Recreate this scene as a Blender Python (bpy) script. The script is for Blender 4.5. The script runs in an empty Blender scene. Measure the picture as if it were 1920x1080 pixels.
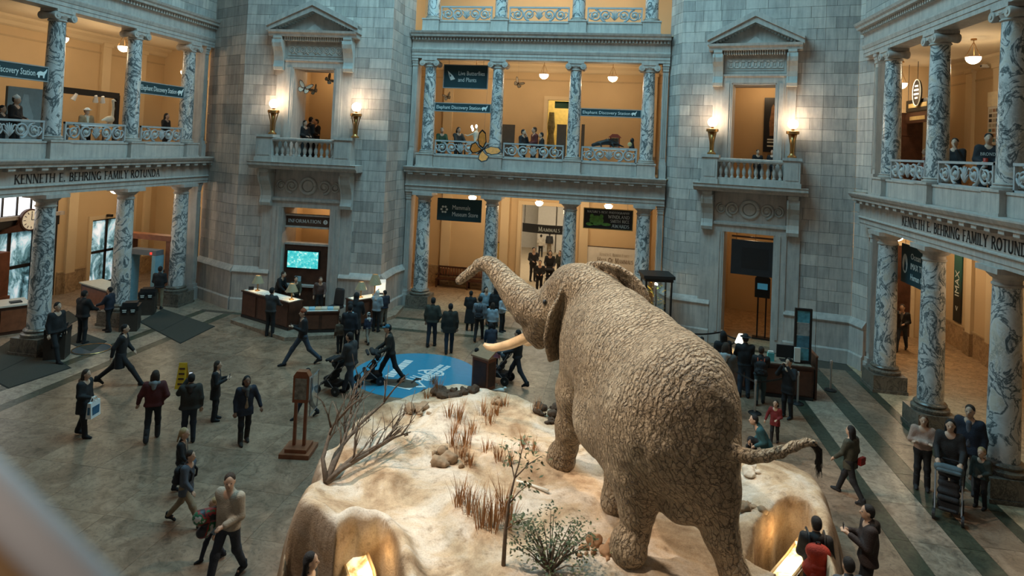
import bpy, math, random
import numpy as np
from mathutils import Vector, Matrix

random.seed(7)
scene = bpy.context.scene
col = scene.collection
PI = math.pi

# ------------------------------------------------------------------ camera
CAM = np.array([3.827, -18.317, 7.62])
YAW, PITCH, ROLL = math.radians(9.554), math.radians(-1.39), math.radians(2.62)
FPX, SY = 1200.0, -295.228
_fw = np.array([-math.sin(YAW), math.cos(YAW), 0.0])
RT = np.array([math.cos(YAW), math.sin(YAW), 0.0])
_up = np.array([0, 0, 1.0])
FW = _fw * math.cos(PITCH) - _up * math.sin(PITCH)
UP = _up * math.cos(PITCH) + _fw * math.sin(PITCH)
_R = RT * math.cos(ROLL) + UP * math.sin(ROLL)
_U = -RT * math.sin(ROLL) + UP * math.cos(ROLL)
cd = bpy.data.cameras.new('camera')
cam = bpy.data.objects.new('camera', cd)
col.objects.link(cam)
scene.cycles.max_bounces = 7
scene.cycles.diffuse_bounces = 3
scene.cycles.glossy_bounces = 3
scene.cycles.transmission_bounces = 4
cam.matrix_world = Matrix(((_R[0], _U[0], -FW[0], CAM[0]), (_R[1], _U[1], -FW[1], CAM[1]),
                           (_R[2], _U[2], -FW[2], CAM[2]), (0, 0, 0, 1)))
cd.sensor_width = 36.0
cd.lens = FPX / 1920 * 36.0
cd.shift_y = SY / 1920
cd.clip_end = 300
cd.clip_start = 0.05
cd.dof.use_dof = True
cd.dof.focus_distance = 19.0
cd.dof.aperture_fstop = 1.1
scene.camera = cam

# ------------------------------------------------------------------ light
scene.view_settings.view_transform = 'Standard'
scene.view_settings.look = 'None'
scene.view_settings.gamma = 1.0
scene.view_settings.use_curve_mapping = False
scene.view_settings.exposure = 0.12
w = bpy.data.worlds.new('world')
scene.world = w
w.use_nodes = True
bg = w.node_tree.nodes['Background']
bg.inputs[0].default_value = (0.74, 0.68, 0.60, 1)
bg.inputs[1].default_value = 0.118

def light(name, kind, loc, energy, color, target=None, **kw):
    d = bpy.data.lights.new(name, kind)
    d.energy = energy
    d.color = color
    for k, v in kw.items():
        setattr(d, k, v)
    o = bpy.data.objects.new(name, d)
    col.objects.link(o)
    o.location = loc
    if target is not None:
        o.rotation_euler = (Vector(target) - Vector(loc)).to_track_quat('-Z', 'Y').to_euler()
    return o

# daylight through the dome
light('dome_daylight', 'AREA', (-1, 1, 22), 3400, (0.35, 0.80, 1.0), (-1, 1, 0), shape='DISK', size=14)
# stage spots on the elephant from the upper gallery
light('stage_spot', 'SPOT', (-9.0, -7.5, 15.0), 9000, (1.0, 0.85, 0.70), (3.0, -6.6, 1.6), spot_size=math.radians(40), spot_blend=0.7, shadow_soft_size=0.25)
light('stage_spot', 'SPOT', (-1.5, -10.5, 16.5), 5200, (1.0, 0.82, 0.62), (3.3, -6.0, 3.2), spot_size=math.radians(40), spot_blend=0.8, shadow_soft_size=0.3)
light('stage_spot', 'SPOT', (10.5, -1.0, 16.0), 6200, (1.0, 0.83, 0.64), (4.5, -7.0, 3.0), spot_size=math.radians(44), spot_blend=0.8, shadow_soft_size=0.3)

# unseen fill light added behind the viewer to brighten the near handrail
light('rail_fill_light', 'POINT', (2.6, -19.6, 9.6), 130, (1.0, 0.86, 0.72), shadow_soft_size=0.2)

# ------------------------------------------------------------------ pixels to places
def ray(px, py):
    a = (px - 960) / FPX
    b = -(py - 540 - SY) / FPX
    return FW + _R * a + _U * b
def at_z(px, py, z=0.0):
    d = ray(px, py); return CAM + d * ((z - CAM[2]) / d[2])
def at_depth(px, py, dep): return CAM + ray(px, py) * dep
def at_y(px, py, y):
    d = ray(px, py); return CAM + d * ((y - CAM[1]) / d[1])
def at_x(px, py, x):
    d = ray(px, py); return CAM + d * ((x - CAM[0]) / d[0])

# ------------------------------------------------------------------ mesh building
class MB:
    def __init__(s): s.v = []; s.f = []; s.m = []
    def add(s, vs, fs, mi=0):
        n = len(s.v); s.v += [tuple(map(float, p)) for p in vs]
        for f in fs: s.f.append(tuple(i + n for i in f)); s.m.append(mi)
        return s
    def box(s, x0, x1, y0, y1, z0, z1, mi=0):
        return s.add([(x0,y0,z0),(x1,y0,z0),(x1,y1,z0),(x0,y1,z0),(x0,y0,z1),(x1,y0,z1),(x1,y1,z1),(x0,y1,z1)],
              [(0,3,2,1),(4,5,6,7),(0,1,5,4),(1,2,6,5),(2,3,7,6),(3,0,4,7)], mi)
    def cbox(s, cx, cy, cz, sx, sy, sz, mi=0):
        return s.box(cx-sx/2, cx+sx/2, cy-sy/2, cy+sy/2, cz-sz/2, cz+sz/2, mi)
    def obox(s, c, ax, ay, az, mi=0):
        """box with half axes ax, ay, az"""
        c, ax, ay, az = map(np.asarray, (c, ax, ay, az)); vs = []
        for k in (-1, 1):
            for i, j in ((-1,-1),(1,-1),(1,1),(-1,1)): vs.append(c + i*ax + j*ay + k*az)
        return s.add(vs, [(0,3,2,1),(4,5,6,7),(0,1,5,4),(1,2,6,5),(2,3,7,6),(3,0,4,7)], mi)
    def bar(s, a, b, t, t2=None, mi=0):
        a, b = np.asarray(a, float), np.asarray(b, float); d = b - a; L = np.linalg.norm(d); d = d / L
        q = np.array([0, 0, 1.]) if abs(d[2]) < .9 else np.array([1., 0, 0])
        x = np.cross(d, q); x /= np.linalg.norm(x); y = np.cross(x, d)
        return s.obox((a + b) / 2, x * t / 2, y * (t2 or t) / 2, d * L / 2, mi)
    def ext_x(s, prof, x0, x1, mi=0):
        """closed profile of (y, z) swept along x"""
        n = len(prof)
        vs = [(x0, y, z) for y, z in prof] + [(x1, y, z) for y, z in prof]
        fs = [(i, (i+1) % n, n + (i+1) % n, n + i) for i in range(n)]
        return s.add(vs, fs + [tuple(range(n))[::-1], tuple(range(n, 2*n))], mi)
    def ext_y(s, poly, y0, y1, mi=0):
        """closed outline of (x, z) given depth along y"""
        n = len(poly)
        vs = [(x, y0, z) for x, z in poly] + [(x, y1, z) for x, z in poly]
        fs = [(i, (i+1) % n, n + (i+1) % n, n + i) for i in range(n)]
        return s.add(vs, fs + [tuple(range(n)), tuple(range(n, 2*n))[::-1]], mi)
    def ext_z(s, poly, z0, z1, mi=0):
        n = len(poly)
        vs = [(x, y, z0) for x, y in poly] + [(x, y, z1) for x, y in poly]
        fs = [(i, (i+1) % n, n + (i+1) % n, n + i) for i in range(n)]
        return s.add(vs, fs + [tuple(range(n))[::-1], tuple(range(n, 2*n))], mi)
    def lathe(s, prof, n=20, c=(0, 0, 0), mi=0, caps=True):
        vs = []
        for r, z in prof:
            for i in range(n):
                a = 2*PI*i/n; vs.append((c[0] + r*math.cos(a), c[1] + r*math.sin(a), c[2] + z))
        fs = []
        for k in range(len(prof)-1):
            for i in range(n):
                j = (i+1) % n; fs.append((k*n+i, k*n+j, (k+1)*n+j, (k+1)*n+i))
        if caps: fs += [tuple(range(n))[::-1], tuple(range((len(prof)-1)*n, len(prof)*n))]
        return s.add(vs, fs, mi)
    def tube(s, pts, r, n=8, mi=0, caps=True, flat=1.0):
        pts = [np.asarray(p, float) for p in pts]; N = len(pts)
        rs = r if isinstance(r, (list, tuple, np.ndarray)) else [r]*N
        vs = []; prev = None
        for k in range(N):
            t = pts[min(k+1, N-1)] - pts[max(k-1, 0)]; t /= (np.linalg.norm(t) + 1e-12)
            if prev is None:
                q = np.array([0, 0, 1.]) if abs(t[2]) < .9 else np.array([1., 0, 0])
                x = np.cross(t, q)
            else: x = prev - t * (prev @ t)
            x /= (np.linalg.norm(x) + 1e-12); prev = x; y = np.cross(t, x)
            for i in range(n):
                a = 2*PI*i/n; vs.append(pts[k] + rs[k]*(math.cos(a)*x + flat*math.sin(a)*y))
        fs = []
        for k in range(N-1):
            for i in range(n):
                j = (i+1) % n; fs.append((k*n+i, k*n+j, (k+1)*n+j, (k+1)*n+i))
        if caps: fs += [tuple(range(n))[::-1], tuple(range((N-1)*n, N*n))]
        return s.add(vs, fs, mi)
    def ellipsoid(s, c, r, n=12, m=8, mi=0):
        r = r if hasattr(r, '__len__') else (r, r, r)
        vs = [(c[0], c[1], c[2]-r[2])]
        for k in range(1, m):
            p = -PI/2 + PI*k/m
            for i in range(n):
                a = 2*PI*i/n; vs.append((c[0]+r[0]*math.cos(p)*math.cos(a), c[1]+r[1]*math.cos(p)*math.sin(a), c[2]+r[2]*math.sin(p)))
        vs.append((c[0], c[1], c[2]+r[2])); L = len(vs)-1; fs = []
        for i in range(n):
            j = (i+1) % n; fs.append((0, 1+j, 1+i)); fs.append((L, L-n+i, L-n+j))
            for k in range(m-2): fs.append((1+k*n+i, 1+k*n+j, 1+(k+1)*n+j, 1+(k+1)*n+i))
        return s.add(vs, fs, mi)
    def mesh(s, name, mats, smooth=False):
        me = bpy.data.meshes.new(name); me.from_pydata(s.v, [], s.f)
        for m in (mats if isinstance(mats, (list, tuple)) else [mats]): me.materials.append(m)
        if any(s.m): me.polygons.foreach_set('material_index', s.m)
        if smooth: me.polygons.foreach_set('use_smooth', [True]*len(me.polygons))
        if smooth == 'auto': me.set_sharp_from_angle(angle=math.radians(38))
        me.update(); return me
    def build(s, name, mats, parent=None, loc=(0, 0, 0), rz=0.0, smooth=False):
        return link(name, s.mesh(name, mats, smooth), parent, loc, rz)

def link(name, me, parent=None, loc=(0, 0, 0), rz=0.0, scale=None):
    o = bpy.data.objects.new(name, me); col.objects.link(o)
    o.location = loc; o.rotation_euler = (0, 0, rz)
    if scale is not None: o.scale = scale
    if parent is not None: o.parent = parent
    return o
def tag(o, label, cat, group=None, kind=None):
    if label: o['label'] = label
    if cat: o['category'] = cat
    if group: o['group'] = group
    if kind: o['kind'] = kind
    return o
def thing(name, label, cat, loc=(0, 0, 0), rz=0.0, group=None):
    o = link(name, None, None, loc, rz); o.empty_display_size = .2
    return tag(o, label, cat, group)
def struct(o, label=None):
    o['kind'] = 'structure'
    if label: o['label'] = label
    return o
def dup(root, loc, rz, label=None, group=None):
    def cp(o, par):
        c = o.copy(); col.objects.link(c); c.parent = par
        for ch in KIDS.get(o.name, []): cp(ch, c)
        return c
    r = cp(root, None); r.location = loc; r.rotation_euler = (0, 0, rz)
    if label: r['label'] = label
    if group: r['group'] = group
    return r
KIDS = {}
def remember(root):
    """note a prototype's children so that dup() can copy them"""
    for o in list(bpy.data.objects):
        if o.parent is not None: KIDS.setdefault(o.parent.name, [])
        if o.parent is not None and o not in KIDS[o.parent.name]: KIDS[o.parent.name].append(o)
    return root

# ------------------------------------------------------------------ materials
def newmat(name):
    m = bpy.data.materials.new(name); m.use_nodes = True
    nt = m.node_tree; return m, nt, nt.nodes['Principled BSDF']
def nd(nt, typ, **kw):
    n = nt.nodes.new(typ)
    for k, v in kw.items():
        if k in n.inputs: n.inputs[k].default_value = v
        else: setattr(n, k, v)
    return n
def ramp(nt, fac, stops, interp='LINEAR'):
    r = nt.nodes.new('ShaderNodeValToRGB'); r.color_ramp.interpolation = interp
    e = r.color_ramp.elements
    while len(e) < len(stops): e.new(0.5)
    for el, (p, c) in zip(e, stops):
        el.position = p; el.color = (*c, 1) if len(c) == 3 else c
    nt.links.new(fac, r.inputs[0]); return r.outputs[0]
def mixc(nt, fac, a, b, mode='MIX'):
    m = nt.nodes.new('ShaderNodeMix'); m.data_type = 'RGBA'; m.blend_type = mode
    for i, s in ((0, fac), (6, a), (7, b)):
        if hasattr(s, 'links'): nt.links.new(s, m.inputs[i])
        elif i == 0: m.inputs[0].default_value = s
        else: m.inputs[i].default_value = (*s, 1)
    return m.outputs[2]
def bump(nt, bsdf, h, strength=.3, dist=.02):
    b = nt.nodes.new('ShaderNodeBump'); b.inputs['Strength'].default_value = strength; b.inputs['Distance'].default_value = dist
    nt.links.new(h, b.inputs['Height']); nt.links.new(b.outputs[0], bsdf.inputs['Normal']); return b
def coords(nt, kind='Object', scale=(1, 1, 1), rnd=False):
    tc = nt.nodes.new('ShaderNodeTexCoord'); mp = nt.nodes.new('ShaderNodeMapping'); mp.inputs['Scale'].default_value = scale
    nt.links.new(tc.outputs[kind], mp.inputs['Vector'])
    if rnd:
        oi = nt.nodes.new('ShaderNodeObjectInfo'); mu = nt.nodes.new('ShaderNodeVectorMath'); mu.operation = 'SCALE'
        mu.inputs[0].default_value = (37, 53, 91); nt.links.new(oi.outputs['Random'], mu.inputs['Scale'])
        nt.links.new(mu.outputs[0], mp.inputs['Location'])
    return mp.outputs[0]
def wcoords(nt, scale=(1, 1, 1)):
    g = nt.nodes.new('ShaderNodeNewGeometry'); mp = nt.nodes.new('ShaderNodeMapping'); mp.inputs['Scale'].default_value = scale
    nt.links.new(g.outputs['Position'], mp.inputs['Vector']); return mp.outputs[0]
def noise(nt, vec, scale, detail=4, rough=.55, dist=0.0):
    n = nd(nt, 'ShaderNodeTexNoise', Scale=scale, Detail=detail, Roughness=rough, Distortion=dist)
    nt.links.new(vec, n.inputs['Vector']); return n.outputs['Fac']

MATC = {}
def plain(name, c, rough=.6, metal=0.0, var=.12, scale=6.0, emit=None, spec=.4):
    """a simple procedural surface: a colour with a fine grain of its own"""
    if name in MATC: return MATC[name]
    m, nt, b = newmat(name)
    n = noise(nt, coords(nt), scale, 5)
    lo = tuple(max(0, x*(1-var)) for x in c); hi = tuple(min(1, x*(1+var)) for x in c)
    nt.links.new(ramp(nt, n, [(.25, lo), (.75, hi)]), b.inputs['Base Color'])
    b.inputs['Roughness'].default_value = rough; b.inputs['Metallic'].default_value = metal
    b.inputs['Specular IOR Level'].default_value = spec
    if emit:
        b.inputs['Emission Color'].default_value = (*c, 1); b.inputs['Emission Strength'].default_value = emit
    MATC[name] = m; return m

def make_stone(name, c, blockvar=.22, streak=.25, rough=.75):
    m, nt, b = newmat(name)
    oi = nt.nodes.new('ShaderNodeObjectInfo')
    per = ramp(nt, oi.outputs['Random'], [(0, tuple(x*(1-blockvar) for x in c)), (.5, c), (1, (c[0]*(1+blockvar*.7), c[1]*(1+blockvar*.6), c[2]*(1+blockvar*.5)))])
    st = noise(nt, wcoords(nt, (5, 5, .55)), 1.6, 5, .6)
    stc = ramp(nt, st, [(.25, (1-streak,)*3), (.6, (1, 1, 1)), (.85, (1.06, 1.05, 1.03))])
    c1 = mixc(nt, 1.0, per, stc, 'MULTIPLY')
    sp = noise(nt, wcoords(nt), 3.0, 6, .65)
    c2 = mixc(nt, 1.0, c1, ramp(nt, sp, [(.3, (.86, .86, .87)), (.65, (1.04, 1.03, 1.0))]), 'MULTIPLY')
    nt.links.new(c2, b.inputs['Base Color']); b.inputs['Roughness'].default_value = rough
    bump(nt, b, noise(nt, wcoords(nt), 22, 4), .25, .012)
    return m
M = {}
M['stone'] = make_stone('limestone', (.53, .475, .435), .27, .38)
M['trim'] = make_stone('limestone_trim', (.51, .46, .42), .06, .30)
M['mortar'] = plain('mortar', (.10, .10, .098), .9)
M['carved'] = make_stone('carved_limestone', (.50, .49, .46), .05, .12)

def make_marble(name, base, vein, warm, scale=1.0):
    m, nt, b = newmat(name)
    v = coords(nt, 'Object', (1, 1, .75), rnd=True)
    n1 = nd(nt, 'ShaderNodeTexNoise', Scale=1.7*scale, Detail=7, Roughness=.62, Distortion=1.6); nt.links.new(v, n1.inputs['Vector'])
    n2 = nd(nt, 'ShaderNodeTexNoise', Scale=4.5*scale, Detail=6, Roughness=.7, Distortion=2.2); nt.links.new(v, n2.inputs['Vector'])
    c1 = ramp(nt, n1.outputs['Fac'], [(.36, warm), (.455, base), (.495, vein), (.515, vein), (.55, base), (.70, tuple(x*.75 for x in base))])
    f2 = ramp(nt, n2.outputs['Fac'], [(.43, (1, 1, 1)), (.49, (.22, .27, .29)), (.53, (.95, .95, .95))])
    f3 = ramp(nt, noise(nt, v, .9*scale, 3), [(.42, (0, 0, 0)), (.60, (1, 1, 1))])
    c2 = mixc(nt, f3, c1, mixc(nt, 1.0, c1, f2, 'MULTIPLY'))
    nt.links.new(c2, b.inputs['Base Color']); b.inputs['Roughness'].default_value = .28
    return m
M['marble'] = make_marble('veined_marble', (.66, .65, .63), (.09, .115, .125), (.60, .54, .46))
M['marble_base'] = make_marble('column_base_marble', (.20, .165, .13), (.09, .075, .06), (.17, .135, .10), 1.6)

def make_floor(name, c, c2, scale=.5, vein=(.16, .13, .1)):
    m, nt, b = newmat(name)
    oi = nt.nodes.new('ShaderNodeObjectInfo')
    v = coords(nt, 'Generated', (1, 1, 1)); v = wcoords(nt)
    mp = nt.nodes.new('ShaderNodeVectorMath'); mp.operation = 'ADD'
    sc_ = nt.nodes.new('ShaderNodeVectorMath'); sc_.operation = 'SCALE'; sc_.inputs[0].default_value = (41, 67, 13)
    nt.links.new(oi.outputs['Random'], sc_.inputs['Scale']); nt.links.new(v, mp.inputs[0]); nt.links.new(sc_.outputs[0], mp.inputs[1])
    n1 = noise(nt, mp.outputs[0], 1.5*scale*2, 8, .68, 1.4)
    n2 = noise(nt, mp.outputs[0], 5.0, 8, .72, 2.0)
    base = ramp(nt, n1, [(.28, vein), (.42, c), (.58, c2), (.75, tuple(min(1, x*1.25) for x in c2))])
    c3 = mixc(nt, 1.0, base, ramp(nt, n2, [(.34, (.55, .54, .53)), (.5, (1, 1, 1)), (.72, (1.12, 1.1, 1.08))]), 'MULTIPLY')
    c4 = mixc(nt, 1.0, c3, ramp(nt, oi.outputs['Random'], [(0, (.84, .85, .85)), (1, (1.12, 1.10, 1.07))]), 'MULTIPLY')
    nt.links.new(c4, b.inputs['Base Color'])
    nt.links.new(ramp(nt, n2, [(.3, (.45,)*3), (.7, (.30,)*3)]), b.inputs['Roughness'])
    return m
M['floor'] = make_floor('floor_marble', (.20, .127, .082), (.30, .20, .135), vein=(.115, .07, .045))
M['floor_edge'] = make_floor('border_marble', (.25, .19, .14), (.36, .28, .21), 1.0, (.14, .105, .08))
M['floor_green'] = make_floor('green_marble', (.038, .045, .030), (.065, .072, .048), 1.5, (.02, .024, .016))
M['floor_gal'] = make_floor('gallery_floor_marble', (.36, .25, .15), (.52, .38, .24), .8, (.22, .14, .09))
M['grout'] = plain('grout', (.075, .06, .045), .8)
M['plaster'] = plain('tan_plaster', (.62, .46, .27), .75, var=.06, scale=.6)
M['plaster_lt'] = plain('light_tan_plaster', (.70, .56, .36), .75, var=.05, scale=.6)
M['plaster_trim'] = plain('tan_trim', (.50, .37, .22), .65, var=.08)
M['ceil'] = plain('gallery_ceiling', (.74, .62, .44), .8, var=.04)
M['mar_wain'] = make_floor('wainscot_marble', (.36, .25, .15), (.48, .34, .2), 1.0, (.2, .12, .07))
M['wood'] = plain('dark_mahogany', (.075, .030, .018), .38, var=.35, scale=4)
M['wood_mid'] = plain('red_brown_wood', (.24, .085, .04), .4, var=.3, scale=4)
M['wood_black'] = plain('black_wood', (.02, .017, .016), .45)
M['brass'] = plain('aged_brass', (.46, .25, .09), .35, .9)
M['steel'] = plain('brushed_steel', (.55, .55, .55), .35, .9)
M['black'] = plain('black_metal', (.012, .012, .013), .45)
M['blackpl'] = plain('black_plastic', (.018, .018, .02), .5)
M['grey'] = plain('grey_metal', (.16, .16, .165), .5)
M['white'] = plain('white_paint', (.75, .75, .73), .6, var=.04)
M['paper'] = plain('white_paper', (.78, .75, .68), .7, var=.05)
M['glow'] = plain('lamp_glass', (1.0, .84, .60), .5, emit=9.0, var=.01)
M['glow_torch'] = plain('torch_glass', (1.0, .80, .52), .5, emit=17.0, var=.01)
M['sign_teal'] = plain('sign_dark_teal', (.012, .045, .055), .6, var=.06)
M['sign_text'] = plain('sign_pale_text', (.72, .78, .76), .6, var=.02)
M['sign_frame'] = plain('sign_frame', (.33, .33, .32), .5)
M['brown_sign'] = plain('brown_sign', (.085, .040, .025), .5)
M['letter'] = plain('incised_letter', (.035, .030, .028), .7)
M['daylit'] = plain('daylit_glass', (.92, .95, 1.0), .4, emit=1.6, var=.01)
M['daylit_blue'] = plain('daylit_blue_glass', (.35, .62, .72), .4, emit=.55, var=.05)
m, nt, b = newmat('entrance_glass'); n1 = noise(nt, wcoords(nt, (1, 1.2, .8)), 1.3, 5, .65, .5)
cc = ramp(nt, n1, [(.36, (.02, .045, .05)), (.46, (.12, .26, .30)), (.54, (.40, .62, .70)), (.64, (.90, .95, 1.0))]); nt.links.new(cc, b.inputs['Base Color']); nt.links.new(cc, b.inputs['Emission Color']); b.inputs['Emission Strength'].default_value = .65; b.inputs['Roughness'].default_value = .2; M['daylit_blue'] = m
M['grille'] = make_stone('cast_grille', (.40, .405, .41), .05, .1, .6)
# ================================================================== lettering
def arc(cx, cy, rx, ry, a0, a1, n=10):
    return [(cx + rx*math.cos(math.radians(a0 + (a1-a0)*i/n)), cy + ry*math.sin(math.radians(a0 + (a1-a0)*i/n))) for i in range(n+1)]
T, t_ = .15, .075
GL = {
 'A': (.78, [(t_, [(.06,0),(.40,1)]), (T, [(.38,1),(.72,0)]), (t_, [(.18,.34),(.60,.34)])]),
 'B': (.64, [(T, [(.12,0),(.12,1)]), (t_, [(.12,.97),(.32,.97)]), (t_*1.5, arc(.32,.76,.2,.21,90,-90)), (t_, [(.12,.54),(.34,.54)]), (t_*1.6, arc(.34,.28,.24,.25,90,-90)), (t_, [(.12,.03),(.34,.03)])]),
 'C': (.72, [(T, arc(.42,.5,.33,.47,50,310,16))]),
 'D': (.78, [(T, [(.12,0),(.12,1)]), (t_, [(.12,.97),(.36,.97)]), (T, arc(.34,.5,.36,.47,90,-90,14)), (t_, [(.12,.03),(.36,.03)])]),
 'E': (.58, [(T, [(.12,0),(.12,1)]), (t_, [(.12,.96),(.54,.96)]), (t_, [(.12,.52),(.44,.52)]), (t_, [(.12,.04),(.56,.04)])]),
 'F': (.54, [(T, [(.12,0),(.12,1)]), (t_, [(.12,.96),(.52,.96)]), (t_, [(.12,.50),(.42,.50)])]),
 'G': (.78, [(T, arc(.42,.5,.33,.47,50,330,16)), (T, [(.70,.02),(.70,.42)]), (t_, [(.5,.42),(.78,.42)])]),
 'H': (.80, [(T, [(.12,0),(.12,1)]), (T, [(.68,0),(.68,1)]), (t_, [(.12,.52),(.68,.52)])]),
 'I': (.28, [(T, [(.14,0),(.14,1)])]),
 'J': (.40, [(T, [(.26,1),(.26,.1),(.10,-.1)])]),
 'K': (.70, [(T, [(.12,0),(.12,1)]), (t_, [(.14,.46),(.60,1)]), (T, [(.26,.56),(.66,0)])]),
 'L': (.56, [(T, [(.12,0),(.12,1)]), (t_, [(.12,.04),(.54,.04)])]),
 'M': (.92, [(t_, [(.12,0),(.16,1)]), (T, [(.16,1),(.46,.06)]), (t_, [(.46,.06),(.76,1)]), (T, [(.76,1),(.82,0)])]),
 'N': (.82, [(t_, [(.12,0),(.12,1)]), (T, [(.14,1),(.68,0)]), (t_, [(.70,0),(.70,1)])]),
 'O': (.84, [(T, arc(.42,.5,.34,.46,0,360,22))]),
 'P': (.58, [(T, [(.12,0),(.12,1)]), (t_, [(.12,.97),(.30,.97)]), (t_*1.6, arc(.30,.72,.23,.25,90,-90)), (t_, [(.12,.47),(.30,.47)])]),
 'R': (.68, [(T, [(.12,0),(.12,1)]), (t_, [(.12,.97),(.30,.97)]), (t_*1.6, arc(.30,.74,.22,.23,90,-90)), (t_, [(.12,.51),(.32,.51)]), (T, [(.32,.51),(.66,0)])]),
 'S': (.54, [(T*.85, arc(.28,.74,.19,.23,50,210,8) + arc(.26,.27,.21,.25,60,-140,9))]),
 'T': (.64, [(T, [(.32,0),(.32,1)]), (t_, [(.02,.96),(.62,.96)])]),
 'U': (.78, [(T, [(.14,1),(.14,.3)] + arc(.40,.3,.26,.28,180,360,10) + [(.66,1)])]),
 'V': (.76, [(T, [(.06,1),(.38,0)]), (t_, [(.38,0),(.70,1)])]),
 'W': (1.06, [(T, [(.06,1),(.30,0)]), (t_, [(.30,0),(.53,.9)]), (T, [(.53,.9),(.76,0)]), (t_, [(.76,0),(1.0,1)])]),
 'X': (.70, [(T, [(.08,1),(.62,0)]), (t_, [(.08,0),(.62,1)])]),
 'Y': (.68, [(T, [(.04,1),(.34,.48)]), (t_, [(.34,.48),(.64,1)]), (T, [(.34,0),(.34,.48)])]),
 '.': (.26, [(.14, [(.13,0),(.13,.12)])]), "'": (.2, [(.09, [(.10,.78),(.10,1)])]), ' ': (.42, []),
}
def serif_text(s, h, y=-.004, th=.006, gap=.08, small=None):
    """capitals with thick and thin strokes; returns an MB with x from 0 and the width; small = scale of all but initial letters"""
    mb = MB(); x = 0.0; first = True
    for ch in s:
        k = h * (1 if (small is None or first) else small)
        wd, strokes = GL[ch]; first = ch == ' '
        for tw, pl in strokes:
            for a, b in zip(pl[:-1], pl[1:]):
                a, b = np.array(a), np.array(b); d = b-a; L = np.linalg.norm(d)
                if L < 1e-6: continue
                d = d/L; n = np.array([-d[1], d[0]])*tw/2; e = d*.02
                q = [a-e+n, a-e-n, b+e-n, b+e+n]
                mb.ext_y([(x+p[0]*k, p[1]*k) for p in q][::-1], y-th, y)
            if len(pl) == 2 and abs(pl[0][0]-pl[1][0]) < .45 and abs(pl[0][1]-pl[1][1]) > .3:
                for p in pl:
                    if p[1] < .02 or p[1] > .98:
                        zz = 0.02 if p[1] < .5 else .98
                        mb.ext_y([(x+(p[0]-.13)*k, (zz-.025)*k), (x+(p[0]+.13)*k, (zz-.025)*k), (x+(p[0]+.13)*k, (zz+.025)*k), (x+(p[0]-.13)*k, (zz+.025)*k)][::-1], y-th, y)
        x += (wd + gap)*k
    return mb, x - gap*h
_TXT = {}
def sans_mesh(s, size, mat, ext=.003, align='LEFT'):
    """flat built-in lettering as a mesh standing in the xz plane, facing -y"""
    c = bpy.data.curves.new('lettering', 'FONT'); c.body = s; c.size = size; c.extrude = ext; c.align_x = align
    c.resolution_u = 2
    o = bpy.data.objects.new('tmp', c); col.objects.link(o)
    dg = bpy.context.evaluated_depsgraph_get()
    me = bpy.data.meshes.new_from_object(o.evaluated_get(dg))
    bpy.data.objects.remove(o); bpy.data.curves.remove(c)
    me.transform(Matrix.Rotation(PI/2, 4, 'X')); me.materials.clear(); me.materials.append(mat); me.name = 'lettering'
    return me

# ================================================================== plan
A = [(-15.17, 8.75), tuple(at_depth(405, 250, 29.3)[:2]), (-12.5, 7.34), (-5.95, 7.80), tuple(at_depth(748, 250, 29.0)[:2]), (-5.87, 10.56)]
B = [(5.87, 10.56), (6.28, 9.50), (11.57, 8.14), tuple(at_depth(1605, 300, 24.4)[:2]), (13.0, 7.10)]
class Frame:
    """x along a wall from left to right as seen from the hall, y into the wall"""
    def __init__(s, p, q=None, rz=None):
        s.o = np.array([p[0], p[1], 0.0]); s.rz = rz if q is None else math.atan2(q[1]-p[1], q[0]-p[0])
        s.L = None if q is None else math.hypot(q[0]-p[0], q[1]-p[1])
        s.x = np.array([math.cos(s.rz), math.sin(s.rz), 0]); s.y = np.array([-math.sin(s.rz), math.cos(s.rz), 0])
    def w(s, x, y, z=0): return tuple(s.o + s.x*x + s.y*y + np.array([0, 0, z]))
    def loc(s): return tuple(s.o)
    def px(s, px, py, y=0.0):
        """local (x, z) of a pixel on the plane y"""
        d = ray(px, py); P = s.o + s.y*y; k = ((P-CAM)@s.y)/(d@s.y); X = CAM + d*k - s.o
        return float(X@s.x), float(X[2])
FC = Frame((0, 10.56), rz=0.0)
FL = Frame((-15.17, 2.265), rz=PI/2)
FR = Frame((13.0, 0.411), rz=-PI/2)
FPL = Frame(A[2], A[3]); FPR = Frame(B[1], B[2])
CU = (-5.016, -1.779, 1.779, 5.016)
Z1, Z2 = 6.5, 12.75        # floors of the two galleries

cube = MB().box(-.5, .5, -.5, .5, -.5, .5)
cube_me = cube.mesh('stone_block', M['stone'])

def ashlar(root, x0, x1, z0, z1, holes=(), ch=.44, bw=.95, depth=.06, seed=0):
    rnd = random.Random(seed); z = z0; k = 0; g = .011
    while z < z1 - .05:
        h = min(ch, z1-z); xs = [x0]; off = bw*(.5 if k % 2 else 1.0)*rnd.uniform(.85, 1.15); x = x0 + off
        while x < x1 - .28*bw: xs.append(x); x += bw*rnd.uniform(.75, 1.3)
        xs.append(x1)
        for a, b in zip(xs[:-1], xs[1:]):
            segs = [(a, b)]
            for hx0, hx1, hz0, hz1 in holes:
                if z + h > hz0 + .02 and z < hz1 - .02:
                    ns = []
                    for p, q in segs:
                        if q <= hx0 or p >= hx1: ns.append((p, q))
                        else:
                            if p < hx0: ns.append((p, hx0))
                            if q > hx1: ns.append((hx1, q))
                    segs = ns
            for p, q in segs:
                if q - p < .05: continue
                link('stone_block', cube_me, root, ((p+q)/2, depth/2 + rnd.uniform(-.004, .002), z+h/2), 0, (q-p-g, depth, h-g))
        z += h; k += 1

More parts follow.
